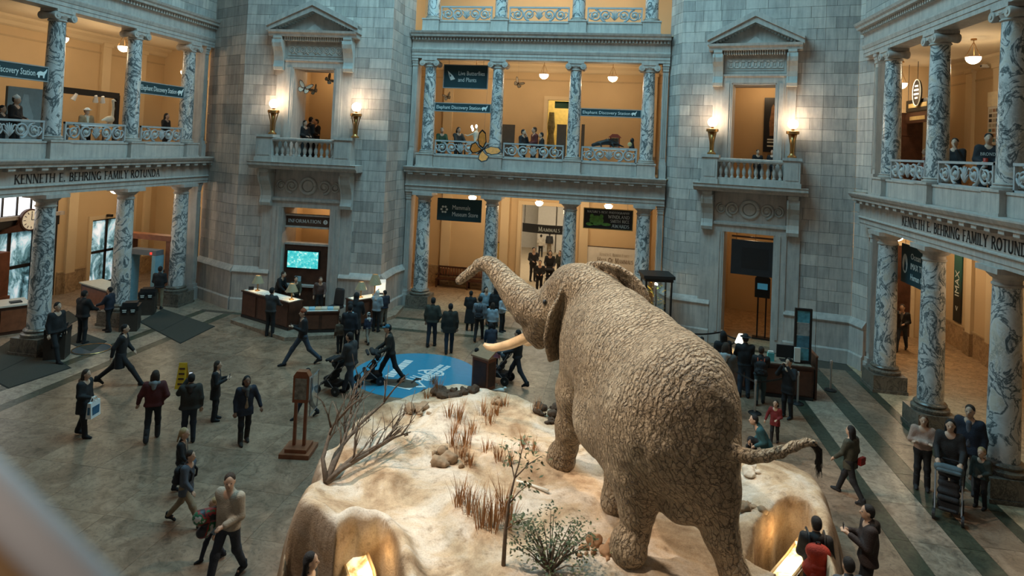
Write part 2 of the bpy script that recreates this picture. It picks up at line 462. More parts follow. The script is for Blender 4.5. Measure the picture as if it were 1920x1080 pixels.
def backing(mb, x0, x1, y0, y1, z0, z1, holes=()):
    """wall slab with rectangular openings"""
    xs = sorted({x0, x1, *[h for H in holes for h in H[:2]]}); zs = sorted({z0, z1, *[h for H in holes for h in H[2:]]})
    for a, b in zip(xs[:-1], xs[1:]):
        for c, d in zip(zs[:-1], zs[1:]):
            m = ((a+b)/2, (c+d)/2)
            if not any(H[0] < m[0] < H[1] and H[2] < m[1] < H[3] for H in holes): mb.box(a, b, y0, y1, c, d)
    return mb

def dado(root, L, ztop, holes=()):
    """smooth base course, big slabs and the sloping moulding above them"""
    segs = [(0, L)]
    for h0, h1 in holes:
        segs = [s for p, q in segs for s in ((p, min(q, h0)), (max(p, h1), q)) if s[1]-s[0] > .03]
    for p, q in segs:
        MB().ext_x([(0, 0), (-.17, 0), (-.17, .48), (-.13, .54), (0, .54)], p, q).build('base_course', M['trim'], root)
        n = max(1, round((q-p)/1.5)); w_ = (q-p)/n
        for i in range(n):
            link('dado_slab', cube_me, root, (p+w_*(i+.5), -.05, (.54+ztop)/2), 0, (w_-.012, .12, ztop-.54-.012))
        MB().ext_x([(0, ztop), (-.15, ztop), (-.17, ztop+.05), (-.13, ztop+.12), (-.02, ztop+.26), (0, ztop+.28)], p, q).build('dado_moulding', M['trim'], root)

def pier(name, label, P, i, ztop, holes=(), dadoholes=(), seed=0, top=15.6):
    f = Frame(P[i], P[i+1]); mb = MB(); backing(mb, min(.09, f.L*.2), f.L-min(.09, f.L*.2), .045, .55, 0, top, holes)
    r = mb.build(name, M['mortar'], None, f.loc(), f.rz); struct(r, label)
    ashlar(r, 0, f.L, ztop+.26, top, holes, seed=seed, bw=.95 if f.L > 3 else .8)
    dado(r, f.L, ztop, dadoholes)
    return r
DOORL, DOORR = (FPL, 3.2, 1.0), (FPR, 2.92, .9)
def opening(c, k):
    return [(c-1.1*k, c+1.1*k, -.1, 4.55), (c-.95*k, c+.95*k, 6.6, 10.6)]
hl = opening(3.2, 1.0); hr = opening(2.92, .9)
pier('wall_pier_left', 'grey limestone block wall with pedimented doorway behind the information desk', A, 2, 1.62, hl, [(1.65-.0, 4.75)], 3)
pier('wall_pier_left_side', 'narrow limestone block facet beside the left colonnade', A, 1, 1.62, seed=4)
pier('wall_pier_left_return', 'narrow limestone block return beside the far colonnade', A, 3, 1.62, seed=5)
pier('wall_pier_right', 'grey limestone block wall with pedimented doorway behind the ticket desk', B, 1, 1.5, hr, [(1.5, 4.3)], 6)
pier('wall_pier_right_side', 'limestone block facet beside the right colonnade', B, 2, 1.5, seed=7)
pier('wall_pier_right_return', 'thin limestone return at the right end of the far colonnade', B, 0, 1.5, seed=8)
pier('wall_pier_left_jamb', 'thin limestone jamb at the end of the left colonnade', A, 0, 1.62, seed=9)
pier('wall_far_jamb_left', 'thin limestone jamb at the left end of the far colonnade', A, 4, 1.62, seed=10)
pier('wall_right_jamb', 'thin limestone jamb at the end of the right colonnade', B, 3, 1.5, seed=11)

# ================================================================== doorways of the piers
bal_prof = [(.075, 0), (.075, .05), (.05, .07), (.045, .09), (.085, .20), (.088, .26), (.05, .38), (.038, .44), (.05, .46), (.038, .48), (.05, .52), (.075, .54), (.075, .58)]
bal_me = MB().lathe(bal_prof, 10).mesh('baluster', M['trim'], 'auto')
def scroll_pts(r0, r1, turns, n=30, a0=0.0, cw=1):
    return [(cw*(r0+(r1-r0)*i/n)*math.cos(a0+turns*2*PI*i/n), 0, (r0+(r1-r0)*i/n)*math.sin(a0+turns*2*PI*i/n)) for i in range(n+1)]
spiral_me = MB().tube(scroll_pts(.26, .03, 1.9, 34, -PI/2), [.046-.020*i/34 for i in range(35)], 5).mesh('scroll', M['grille'], True)
rosette_me = MB().lathe([(.0, .05), (.05, .05), (.08, .02), (.1, 0)], 8, caps=False).mesh('rosette', M['carved'], True)
rosette_me.transform(Matrix.Rotation(PI/2, 4, 'X'))
cspiral_me = MB().tube(scroll_pts(.30, .04, 2.1, 34, -PI/2), [.060-.024*i/34 for i in range(35)], 5).mesh('carved_scroll', M['carved'], True)
def console(w_, h, d):
    """S-shaped bracket, swept across its width; top at z = 0"""
    p = []
    for i in range(13):
        a = PI/2 + 1.25*PI*i/12; p.append((-d + d*.42 - d*.42*math.sin(a-PI/2)*1.0 - .0, -h*.06 - h*.17 + h*.17*math.cos(a-PI/2)))
    top = [(0, 0), (-d*1.05, 0), (-d*1.05, -h*.06)]
    curve = [(-d*(1.0-.0*s), -h*.08 - h*.0) for s in (0,)]
    body = [(-d*(.98), -h*.10), (-d*1.02, -h*.20), (-d*.90, -h*.32), (-d*.62, -h*.44), (-d*.44, -h*.58), (-d*.36, -h*.72), (-d*.42, -h*.82), (-d*.52, -h*.90), (-d*.44, -h*.98), (-d*.22, -h*1.0), (0, -h*.97)]
    mb = MB().ext_x(top + body, -w_/2, w_/2)
    for s in (-1, 1):    # raised edges
        mb.ext_x([(y*1.09 if y < 0 else y, z) for y, z in body] + [(0, -h*.1)], s*w_/2 - .035, s*w_/2 + .035)
    return mb
def doorway(F, c, k, label, side):
    # lower surround
    d = struct(link({'L': 'door_1', 'R': 'door_2'}[side], None, None, F.w(c, 0, 0), F.rz), label)
    for s in (-1, 1):
        MB().box(s*1.1*k-.0 if s > 0 else -1.1*k-.42, (1.1*k+.42) if s > 0 else -1.1*k, -.12, .1, .0, 4.55).build('jamb', M['trim'], d)
        MB().box(min(s*(1.1*k+.10), s*(1.1*k+.20)), max(s*(1.1*k+.10), s*(1.1*k+.20)), -.155, -.10, .5, 4.55).build('jamb_fillet', M['trim'], d)
        MB().box(min(s*(1.1*k+.42), s*(1.1*k+.9)), max(s*(1.1*k+.42), s*(1.1*k+.9)), -.07, .1, 0, 6.2).build('pilaster', M['trim'], d)
        MB().box(min(s*1.1*k, s*(1.1*k-.06)), max(s*1.1*k, s*(1.1*k-.06)), -.1, 1.3, 0, 4.55).build('reveal', M['trim'], d)
        console(.42*k, 1.6, .52).build('console', M['carved'], d, (s*1.78*k, -.06, 6.18))
        for r in range(2):
            MB().box(-.02+s*1.78*k-.16*k, s*1.78*k-.08*k, -.1, -.07, 1, 4).v
    MB().ext_x([(0, 4.55), (-.12, 4.55), (-.12, 4.78), (-.2, 4.84), (-.2, 4.92), (-.05, 4.98), (0, 4.98)], -1.1*k-.46, 1.1*k+.46).build('lintel', M['trim'], d)
    MB().box(-1.1*k, 1.1*k, -.1, 1.3, 4.55, 4.62).build('soffit', M['trim'], d)
    fr = MB().box(-1.5*k, 1.5*k, -.05, .08, 4.98, 6.2).build('frieze', M['trim'], d)
    MB().tube([(.33*math.cos(2*PI*i/24), 0, .33*math.sin(2*PI*i/24)) for i in range(25)], .075, 6).build('wreath', M['carved'], fr, (0, -.07, 5.5), 0, True)
    MB().lathe([(.26, 0), (.22, .05), (.0, .07)], 18, caps=False).build('medallion', M['carved'], fr, (0, -.05, 5.5)).rotation_euler = (PI/2, 0, 0)
    for s in (-1, 1):
        for j, (dx, sc) in enumerate(((.72, 1.0), (1.2, .72))):
            o = link('carved_scroll', cspiral_me, fr, (s*dx*k, -.06, 5.48), 0, (s*sc*k, 1.2, sc*(1 if j == 0 else -1)))
            link('rosette', rosette_me, fr, (s*dx*k, -.055, 5.48), 0, (1.1, 1, 1.1))
    # balcony
    b = thing('stone_balcony', {'L': 'limestone balcony with balusters above the information doorway', 'R': 'limestone balcony with balusters above the ticket desk doorway'}[side], 'balcony', F.w(c, 0, 6.2), F.rz)
    W = 2.35*k; pr = 1.0
    MB().ext_x([(0, 0), (-.78*pr, 0), (-.80*pr, .07), (-.9*pr, .12), (-.95*pr, .16), (-.95*pr, .24), (-.99*pr, .30), (0, .30)], -W, W).build('slab', M['trim'], b)
    for s in (-1, 1):
        x0, x1 = sorted((s*(W-.30), s*(W-1.0*k)))
        MB().box(x0, x1, -.86*pr, -.30*pr, .30, 1.34).box(x0-.04, x1+.04, -.90*pr, -.26*pr, .30, .48).box(x0-.05, x1+.05, -.91*pr, -.25*pr, 1.34, 1.45).box(x0+.08, x1-.08, -.875*pr, -.8*pr, .58, 1.24).build('pedestal', M['trim'], b)
        x0, x1 = sorted((s*(W-.36), s*(W-.52)))
        MB().box(x0, x1, -.3*pr, 0, .3, 1.4).build('side_wall', M['trim'], b)
    bw = W-1.0*k
    MB().box(-bw, bw, -.78*pr, -.44*pr, .30, .56).build('base_rail', M['trim'], b)
    MB().ext_x([(-.40*pr, 1.18), (-.82*pr, 1.18), (-.85*pr, 1.25), (-.85*pr, 1.32), (-.38*pr, 1.34)], -bw, bw).build('top_rail', M['trim'], b)
    for i in range(11):
        link('baluster', bal_me, b, (-bw + 2*bw*(i+.5)/11, -.61*pr, .56), 0, (k, 1, 1.07))
    # upper surround with pediment
    p = struct(link({'L': 'window_1', 'R': 'window_2'}[side], None, None, F.w(c, 0, 6.5), F.rz), {'L': 'carved stone window frame with triangular pediment, left of the far gallery', 'R': 'carved stone window frame with triangular pediment, right of the far gallery'}[side])
    z = -6.5
    for s in (-1, 1):
        x0, x1 = sorted((s*.95*k, s*(.95*k+.34)))
        MB().box(x0, x1, -.12, .1, .2, 10.6+z).box(x0+.08, x1-.08, -.155, -.1, .2, 10.6+z).build('jamb', M['trim'], p)
        x0, x1 = sorted((s*(.95*k+.34), s*(.95*k+.72)))
        MB().box(x0, x1, -.07, .1, .2, 11.9+z).build('pilaster', M['trim'], p)
        x0, x1 = sorted((s*.95*k, s*(.95*k-.05)))
        MB().box(x0, x1, -.1, 1.3, .1, 10.6+z).build('reveal', M['trim'], p)
        console(.36*k, 1.45, .42).build('console', M['carved'], p, (s*1.55*k, -.06, 11.9+z))
    MB().ext_x([(0, 10.6+z), (-.12, 10.6+z), (-.12, 10.82+z), (-.18, 10.88+z), (-.18, 10.95+z), (0, 11.0+z)], -.95*k-.36, .95*k+.36).build('lintel', M['trim'], p)
    MB().box(-.95*k, .95*k, -.1, 1.3, 10.55+z, 10.62+z).build('soffit', M['trim'], p)
    MB().box(-.95*k, .95*k, -.05, 1.3, .0, .12).build('sill', M['trim'], p)
    f2 = MB().box(-1.32*k, 1.32*k, -.06, .08, 11.0+z, 11.9+z).build('frieze', M['trim'], p)
    MB().box(-1.2*k, 1.2*k, -.085, -.05, 11.12+z, 11.62+z).build('frieze_panel', M['carved'], f2)
    for i in range(9):
        x = -1.05*k + 2.1*k*i/8
        if side == 'R':
            MB().box(x-.09, x+.09, -.115, -.08, 11.46+z, 11.53+z).box(x-.09, x-.03, -.115, -.08, 11.22+z, 11.5+z).box(x-.09, x+.12, -.115, -.08, 11.2+z, 11.27+z).box(x+.02, x+.06, -.115, -.08, 11.3+z, 11.42+z).build('fret', M['carved'], f2)
        else:
            link('carved_scroll', cspiral_me, f2, (x, -.09, 11.37+z), 0, ((-1)**i*.48, .7, .55))
    W2 = 1.95*k; zb = 11.9+z; za = 13.28+z
    dn = MB()
    for i in range(26): dn.box(-1.3*k+2.6*k*i/26, -1.3*k+2.6*k*(i+.55)/26, -.34, -.05, zb-.16, zb)
    dn.build('dentils', M['carved'], p)
    MB().ext_x([(0, zb), (-.46, zb), (-.48, zb+.08), (-.56, zb+.16), (-.58, zb+.26), (0, zb+.26)], -W2, W2).build('cornice', M['trim'], p)
    MB().ext_y([(-W2+.2, zb+.2), (W2-.2, zb+.2), (0, za-.2)], -.12, .1).build('tympanum', M['trim'], p)
    MB().ext_y([(-.42*k, zb+.28), (.42*k, zb+.28), (0, zb+.58)], -.26, -.1).build('tympanum_block', M['trim'], p)
    rd = MB()
    for s in (-1, 1):
        x0, x1 = s*(W2+.06), 0.0
        th = .27
        poly = [(x0, zb+.20), (x0, zb+.24+th), (0, za+.02), (0, za-th-.03)]
        MB().ext_y(poly if s < 0 else poly[::-1], -.58, .05).ext_y([(a, c_+.10) for a, c_ in ([(x0-s*0, zb+.28), (x0, zb+.24+th), (0, za+.06), (0, za-.16)] if s < 0 else [(x0, zb+.28), (x0, zb+.24+th), (0, za+.06), (0, za-.16)][::-1])], -.66, .03).build('raking_cornice', M['trim'], p)
        for i in range(13):
            q = (i+.5)/13; xx = s*(W2-.25)*(1-q); zz = zb+.24+(za-zb-.55)*q + .02
            rd.box(xx-.045, xx+.045, -.40, -.1, zz-.02, zz+.13)
    rd.build('raking_dentils', M['carved'], p)
doorway(FPL, 3.2, 1.0, 'carved limestone doorway framing the information screen', 'L')
doorway(FPR, 2.92, .9, 'carved limestone doorway framing the black overhead screen', 'R')

# rooms behind the pier doorways
def room(name, F, x0, x1, y0, y1, z0, z1, mat, label, floor=None):
    for nm, b_, mm in ((name, (x0, x1, y1, y1+.1, z0, z1), mat), (name+'_near', (x0-.1, x0, y0, y1+.1, z0, z1), mat), (name+'_side', (x1, x1+.1, y0, y1+.1, z0, z1), mat), ('ceiling', (x0-.1, x1+.1, y0, y1+.1, z1, z1+.1), mat), ('floor', (x0-.1, x1+.1, y0, y1+.1, z0-.1, z0), floor or M['floor_gal'])):
        struct(MB().box(*b_).build(nm, mm, None, F.loc(), F.rz), label)
room('wall_niche_left_lower', FPL, 1.7, 4.75, .56, 3.0, .02, 5.2, M['plaster'], 'tan wall of the niche behind the information desk')
room('wall_niche_left_upper', FPL, 1.5, 5.0, .56, 3.6, 6.5, 11.2, M['plaster'], 'tan wall of the room behind the left balcony')
room('wall_niche_right_lower', FPR, 1.6, 4.3, .56, 6.5, .02, 5.2, M['plaster'], 'tan wall of the passage behind the ticket desk')
room('wall_niche_right_upper', FPR, 1.4, 4.5, .56, 3.6, 6.5, 11.2, M['plaster'], 'tan wall of the room behind the right balcony')
for F, c, y, z in ((FPL, 3.2, 1.9, 4.9), (FPL, 3.2, 2.2, 10.6), (FPR, 2.9, 3.4, 4.9), (FPR, 3.3, 2.2, 10.6)):
    light('niche_lamp', 'POINT', F.w(c, y, z), 42, (1.0, .72, .42), shadow_soft_size=.15)

# ================================================================== columns
def lower_column():
    r = thing('marble_column', '', 'column')
    MB().box(-.55, .55, -.55, .55, 0, .10).box(-.52, .52, -.52, .52, .10, .56).build('plinth', M['marble_base'], r)
    MB().lathe([(.47, .56), (.49, .60), (.49, .66), (.44, .69), (.40, .71), (.42, .74), (.43, .77), (.40, .81), (.36, .83)], 24).build('column_base', M['marble_base'], r, smooth='auto')
    n = 14; MB().lathe([(.335 - .045*(i/n)**1.7, .83 + 4.02*i/n) for i in range(n+1)], 28).build('shaft', M['marble'], r, smooth='auto')
    MB().lathe([(.29, 4.85), (.32, 4.87), (.32, 4.91), (.29, 4.93), (.29, 5.02), (.34, 5.05), (.42, 5.13), (.44, 5.17)], 24).box(-.47, .47, -.47, .47, 5.17, 5.30).build('capital', M['trim'], r, smooth='auto')
    return remember(r)
def upper_column(z):
    r = thing('marble_column', '', 'column')
    MB().box(-.42, .42, -.46, .46, 0, .07).box(-.39, .39, -.43, .43, .07, .56).box(-.42, .42, -.46, .46, .56, .62).build('pedestal', M['trim'], r)
    MB().lathe([(.36, .62), (.38, .65), (.38, .68), (.33, .70), (.33, .72), (.35, .735), (.35, .755), (.31, .77)], 22).build('column_base', M['trim'], r, smooth='auto')
    n = 14; MB().lathe([(.295 - .045*(i/n)**1.7, .77 + 3.9*i/n) for i in range(n+1)], 26).build('shaft', M['marble'], r, smooth='auto')
    cp = MB().lathe([(.25, 4.62), (.29, 4.65), (.29, 4.68), (.26, 4.70), (.30, 4.78), (.33, 4.84)], 22).box(-.36, .36, -.34, .34, 4.93, 5.03)
    cp.box(-.30, .30, -.31, .31, 4.80, 4.93).build('capital', M['trim'], r, smooth='auto')
    c = [o for o in bpy.data.objects if o.parent == r and o.name.startswith('capital')][0]
    vol = MB().lathe([(.06, -.34), (.125, -.34), (.145, -.30), (.12, -.15), (.10, 0), (.12, .15), (.145, .30), (.125, .34), (.06, .34)], 16).lathe([(.05, -.36), (.05, .36)], 10).mesh('volute', M['trim'], 'auto')
    vol.transform(Matrix.Rotation(PI/2, 4, 'X'))
    for s in (-1, 1): link('volute', vol, c, (s*.33, 0, 4.80))
    return remember(r)
low0, up0 = lower_column(), upper_column(Z1)
used = {'l': False, 'u': False}
def place_col(kind, F, u, z, label, group):
    src = low0 if kind == 'l' else up0; loc = F.w(u, 0, z)
    if not used[kind]:
        used[kind] = True; src.location = loc; src.rotation_euler = (0, 0, F.rz); src['label'] = label; src['group'] = group; return src
    return dup(src, loc, F.rz, label, group)
O4 = ('leftmost', 'second from left', 'third from left', 'rightmost')
for i, u in enumerate(CU):
    place_col('l', FC, u, 0, f'{O4[i]} of four ground floor marble columns of the far colonnade', 'ground floor marble columns')
    place_col('u', FC, u, Z1, f'{O4[i]} of four scroll-topped marble columns on the far second floor gallery', 'second floor marble columns')
    place_col('u', FC, u, Z2, f'{O4[i]} of four cropped marble columns on the far third floor gallery', 'third floor marble columns')
for i, u in enumerate(CU[1:]):
    w_ = ('nearest the left frame edge, by the wall clock', 'in the middle, by the bag check bins', 'farthest, next to the limestone pier')[i]
    place_col('l', FL, u, 0, f'ground floor marble column of the left colonnade, {w_}', 'ground floor marble columns')
    w_ = ('nearest the left frame edge', 'middle of three', 'farthest, next to the limestone pier')[i]
    place_col('u', FL, u, Z1, f'second floor marble column of the left gallery, {w_}', 'second floor marble columns')
for i, u in enumerate(CU[:3]):
    w_ = ('farthest, beside the limestone pier', 'middle one, behind the waiting family', 'nearest, at the right frame edge')[i]
    place_col('l', FR, u, 0, f'ground floor marble column of the right colonnade, {w_}', 'ground floor marble columns')
    w_ = ('farthest, beside the limestone pier', 'middle of three', 'nearest, at the right frame edge')[i]
    place_col('u', FR, u, Z1, f'second floor marble column of the right gallery, {w_}', 'second floor marble columns')

# ================================================================== entablatures, floors, antae
def low_ent(name, F, x0, x1, label, text=None, tx=0.0, th=.30, tl=None):
    prof = [(-.34, 5.30), (-.34, 5.42), (-.365, 5.42), (-.365, 5.58), (-.42, 5.60), (-.42, 5.63), (-.36, 5.66), (-.36, 6.12), (-.40, 6.14), (-.40, 6.24), (-.66, 6.24), (-.66, 6.32), (-.72, 6.36), (-.78, 6.46), (-.78, 6.5), (.5, 6.5), (.5, 6.1), (.34, 6.1), (.34, 5.30)]
    r = struct(MB().ext_x(prof, x0, x1).build(name, M['trim'], None, F.loc(), F.rz), label)
    n = int((x1-x0)/.56); me = MB().box(-.12, .12, -.22, 0, -.10, 0).box(-.11, .11, -.20, 0, -.125, -.10).mesh('modillion', M['trim'])
    for i in range(n): link('modillion', me, r, (x0 + (i+.5)*(x1-x0)/n, -.40, 6.24))
    if text:
        mb, wd = serif_text(text, th); 
        o = mb.build('inscription', M['letter'], r, (tx, -.362, 5.715))
        if tl: o.scale = (tl/wd, 1, 1)
    return r
# inscription spans taken on the face
l0, l1 = FL.px(27, 332, -.36), FL.px(299, 325, -.36)
r0, r1 = FR.px(1692, 412, -.36), FR.px(1960, 470, -.36)
low_ent('trim_1', FC, -5.87, 5.87, 'lower stone entablature of the far colonnade')
low_ent('trim_2', FL, -8.6, 6.5, 'lower stone entablature of the left colonnade with carved inscription', 'KENNETH E. BEHRING FAMILY ROTUNDA', l0[0], .29, l1[0]-l0[0])
low_ent('trim_3', FR, -6.7, 8.0, 'lower stone entablature of the right colonnade with carved inscription', 'KENNETH E. BEHRING FAMILY ROTUNDA', r0[0], .29, (l1[0]-l0[0]))
def up_ent(name, F, x0, x1, label):
    prof = [(-.30, 11.53), (-.30, 11.66), (-.32, 11.66), (-.32, 11.80), (-.34, 11.80), (-.38, 11.92), (-.38, 11.97), (-.31, 12.0), (-.31, 12.34), (-.36, 12.38), (-.36, 12.5), (-.58, 12.52), (-.6, 12.6), (-.66, 12.66), (-.70, 12.75), (.5, 12.75), (.5, 12.2), (.3, 12.2), (.3, 11.53)]
    r = struct(MB().ext_x(prof, x0, x1).build(name, M['trim'], None, F.loc(), F.rz), label)
    n = int((x1-x0)/.15); mb = MB()
    for i in range(n): mb.box(x0+i*.15+.03, x0+i*.15+.12, -.46, -.35, 12.38, 12.5)
    o = mb.build('dentil_course', M['carved'], r); o['kind'] = 'stuff'
    return r
up_ent('trim_4', FC, -5.87, 5.87, 'upper stone entablature of the far colonnade')
up_ent('trim_5', FL, -8.6, 6.5, 'upper stone entablature of the left colonnade')
up_ent('trim_6', FR, -6.95, 8.0, 'upper stone entablature of the right colonnade')
def antae(F, xs, group):
    for x, s, lab in xs:
        for z0, h, nm in ((0, 5.3, 'ground floor'), (Z1, 5.03, 'second floor')):
            a = thing('stone_pilaster', f'{nm} fluted stone pilaster {lab}', 'pilaster', F.w(x, .1, z0), F.rz, 'stone pilasters')
            mb = MB().box(-.12, .12, -.3, .3, .7 if z0 == 0 else .6, h-.35)
            for q in range(3): mb.box(-.10+q*.08, -.06+q*.08, -.325, -.29, .9, h-.5)
            mb.build('shaft', M['trim'], a)
            MB().box(-.145, .145, -.40, .34, 0, .56).box(-.135, .135, -.36, .32, .56, .72).build('pilaster_base', M['trim'], a)
            MB().box(-.125, .125, -.33, .32, h-.35, h-.22).box(-.145, .145, -.38, .34, h-.12, h-.004).box(-.135, .135, -.35, .33, h-.22, h-.12).build('capital', M['trim'], a)
antae(FC, [(-5.72, -1, 'at the left end of the far colonnade'), (5.72, 1, 'at the right end of the far colonnade')], 'a')
antae(FL, [(5.95, 1, 'at the far end of the left colonnade')], 'a')
antae(FR, [(-5.95, 1, 'at the far end of the right colonnade')], 'a')

# gallery boxes: floor slab, back wall, end walls, ceiling
def gallery(side, F, x0, x1, depth, holes_low=(), holes_up=(), third=False, wl=True, wr=True):
    for lev, z0, z1, holes in (('lower', 0.0, 6.1, holes_low), ('upper', Z1, 12.0, holes_up)) + ((('top', Z2, 18.0, ()),) if third else ()):
        mb = MB(); backing(mb, x0, x1, depth, depth+.25, z0, z1, holes)
        bw = struct(mb.build(f'wall_{side}_{lev}', M['plaster'], None, F.loc(), F.rz), f'tan back wall of the {side} {lev} gallery')
        if lev != 'top':
            zc = z1
            MB().ext_x([(depth, zc), (depth-.42, zc), (depth-.40, zc-.1), (depth-.22, zc-.22), (depth-.14, zc-.36), (depth-.05, zc-.42), (depth, zc-.42)], x0, x1).build('wall_cornice', M['plaster_lt'], bw)
            MB().box(x0, x1, depth-.03, depth, zc-.85, zc-.78).build('picture_rail', M['plaster_trim'], bw)
            for hx0, hx1, hz0, hz1 in (holes or [(99, 99, 0, 0)]):
                pass
        for nm, on, xa, xb in (('near' if side != 'far' else 'left', wl, x0-.2, x0), ('far' if side == 'left' else 'right', wr, x1, x1+.2)):
            if on: struct(MB().box(xa, xb, .3, depth+.25, z0, z1).build(f'wall_{side}_{lev}_end', M['plaster'], None, F.loc(), F.rz), f'tan end wall of the {side} {lev} gallery')
        struct(MB().box(x0-.2, x1+.2, .25, depth+.25, z1, z1+.38).build('ceiling', M['ceil'], None, F.loc(), F.rz), f'cream ceiling of the {side} {lev} gallery')
        if z0 > 1:
            struct(MB().box(x0-.2, x1+.2, -.3, depth+.25, z0-.04, z0+.0).build('floor', M['floor_gal'], None, F.loc(), F.rz), f'floor of the {side} {lev} gallery')
DEPTH = {'far': 4.85, 'left': 5.7, 'right': 5.2}
gallery('far', FC, -7.0, 7.0, 4.85, [(-1.12, 1.35, -.1, 4.55)], [(.02, 1.22, Z1, 10.15)], True)
gallery('left', FL, -11.0, 10.7, 5.7, [(-6.6, 4.45, -.1, 5.75), (6.4, 8.3, -.1, 3.15)], (), False, False, True)
gallery('right', FR, -12.4, 10.0, 5.2, (), (), False, True, False)

# third floor fronts of the side colonnades, mostly above the frame
for nm, F, x0, x1 in (('left', FL, -8.6, 6.5), ('right', FR, -6.9, 8.0)):
    r = struct(MB().box(x0, x1, -.25, .3, 12.75, 15.6).build(f'wall_{nm}_top', M['mortar'], None, F.loc(), F.rz), f'limestone blocks above the {nm} colonnade')
    ashlar(r, x0, x1, 12.75, 15.6, seed=30)
    for o in r.children: o.location.y -= .30

# ================================================================== balustrade panels
def panel(F, u0, u1, z, label, h0=.58, h1=1.26, v=-.12, group='cast scroll balustrade panels'):
    L = u1-u0; r = thing('balustrade_panel', label, 'balustrade', F.w((u0+u1)/2, v, z), F.rz, group); x = L/2
    MB().box(-x, x, -.16, .16, 0, h0-.06).box(-x, x, -.19, .18, h0-.06, h0).build('plinth', M['trim'], r)
    MB().box(-x, x, -.05, .05, h1-.07, h1).box(-x, x, -.04, .04, h0, h0+.05).box(-x, -x+.06, -.04, .04, h0, h1).box(x-.06, x, -.04, .04, h0, h1).build('frame', M['grille'], r)
    zc = (h0+h1)/2-.01; sc = (h1-h0-.14)/.54
    for s in (-1, 1):
        for j, q in enumerate((.30, .68)):
            link('scroll', spiral_me, r, (s*q*x+s*.03*x, 0, zc), 0, (s*sc*.97*(1 if j == 0 else -1), 1, sc*(1 if j == 0 else -1)))
            link('rosette', rosette_me, r, (s*q*x+s*.03*x, -.02, zc), 0, (.8, 1, .8))
        MB().tube([(s*x*(.05+.9*i/18), .0, zc + .17*sc*math.sin(i/18*4*PI)) for i in range(19)], .030, 5).build('vine', M['grille'], r, smooth=True)
        MB().tube([(s*x*(.88+.08*math.cos(a/8*PI)), 0, zc+.2*sc*math.sin(a/8*PI)-.08) for a in range(9)], .028, 5).build('vine', M['grille'], r, smooth=True)
    pm = MB()
    for i in range(7):
        a = PI/2 + (i-3)*.42; pm.tube([(0, 0, zc-.2*sc), (.12*math.cos(a), 0, zc-.12*sc+.16*math.sin(a)*sc), (.2*math.cos(a), 0, zc-.1*sc+.34*math.sin(a)*sc)], [.028, .036, .014], 5)
    pm.build('palmette', M['grille'], r, smooth=True)
    return r
W3 = ('left', 'middle', 'right')
for i in range(3):
    panel(FC, CU[i]+.40, CU[i+1]-.40, Z1, f'{W3[i]} scrollwork balustrade panel of the far second floor gallery')
    panel(FC, CU[i]+.40, CU[i+1]-.40, Z2, f'{W3[i]} scrollwork balustrade panel of the far third floor gallery', .55, 1.25)
for i, w_ in enumerate(('near the left frame edge', 'under the mammoth display', 'next to the limestone pier')):
    u0 = (-5.016, -1.779, 1.779)[i]; u1 = (-1.779, 1.779, 5.016)[i]
    panel(FL, u0+.40, u1-.40, Z1, f'scrollwork balustrade panel of the left gallery, {w_}')
for i, w_ in enumerate(('next to the limestone pier', 'in front of two seated visitors', 'at the right frame edge')):
    panel(FR, CU[i]+.40, CU[i+1]-.40, Z1, f'scrollwork balustrade panel of the right gallery, {w_}')
# ================================================================== floors
g = MB().box(-26, 26, -24, 24, -.2, -.012)
fl = struct(g.build('floor', M['grout']), 'polished brown marble floor of the rotunda')
slab_me = MB().box(-.5, .5, -.5, .5, -.02, 0).mesh('floor_slab', M['floor'])
rnd = random.Random(5)
# central field of slabs, cut at the border strips
XL, XR, YF, YN = -12.0, 9.55, 6.6, -11.5
nx, ny = 14, 12
for i in range(nx):
    for j in range(ny):
        x0 = XL + (XR-XL)*i/nx; x1 = XL + (XR-XL)*(i+1)/nx; y0 = YN + (YF-YN)*j/ny; y1 = YN + (YF-YN)*(j+1)/ny
        link('floor_slab', slab_me, fl, ((x0+x1)/2, (y0+y1)/2, 0), 0, (x1-x0-.006, y1-y0-.006, 1))
def strip(name, mat, x0, x1, y0, y1, n, along, z=0.0):
    me = MB().box(-.5, .5, -.5, .5, -.02, 0).mesh(name, mat)
    for k in range(n):
        if along == 'x': link(name, me, fl, (x0+(x1-x0)*(k+.5)/n, (y0+y1)/2, z), 0, ((x1-x0)/n-.01, y1-y0-.01, 1))
        else: link(name, me, fl, ((x0+x1)/2, y0+(y1-y0)*(k+.5)/n, z), 0, (x1-x0-.01, (y1-y0)/n-.01, 1))
G, Ed, Ga = M['floor_green'], M['floor_edge'], M['floor_gal']
# right borders (green, pale, green, pale)
strip('green_border', G, 9.55, 9.95, -11.5, 6.6, 12, 'y'); strip('border_slab', Ed, 9.95, 10.85, -11.5, 6.6, 12, 'y')
strip('green_border', G, 10.85, 11.35, -11.5, 6.6, 12, 'y'); strip('border_slab', M['floor'], 11.35, 12.3, -11.5, 7.0, 12, 'y')
strip('green_border', G, 12.3, 12.6, -11.5, 7.0, 12, 'y'); strip('gallery_slab', Ga, 12.6, 20.0, -11.5, 13.2, 13, 'y')
# left borders
strip('green_border', G, -12.35, -12.0, -11.5, 6.6, 12, 'y'); strip('border_slab', Ed, -13.2, -12.35, -11.5, 6.6, 12, 'y')
strip('green_border', G, -13.55, -13.2, -11.5, 6.6, 12, 'y'); strip('border_slab', Ed, -21.0, -13.55, -11.5, 13.2, 13, 'y')
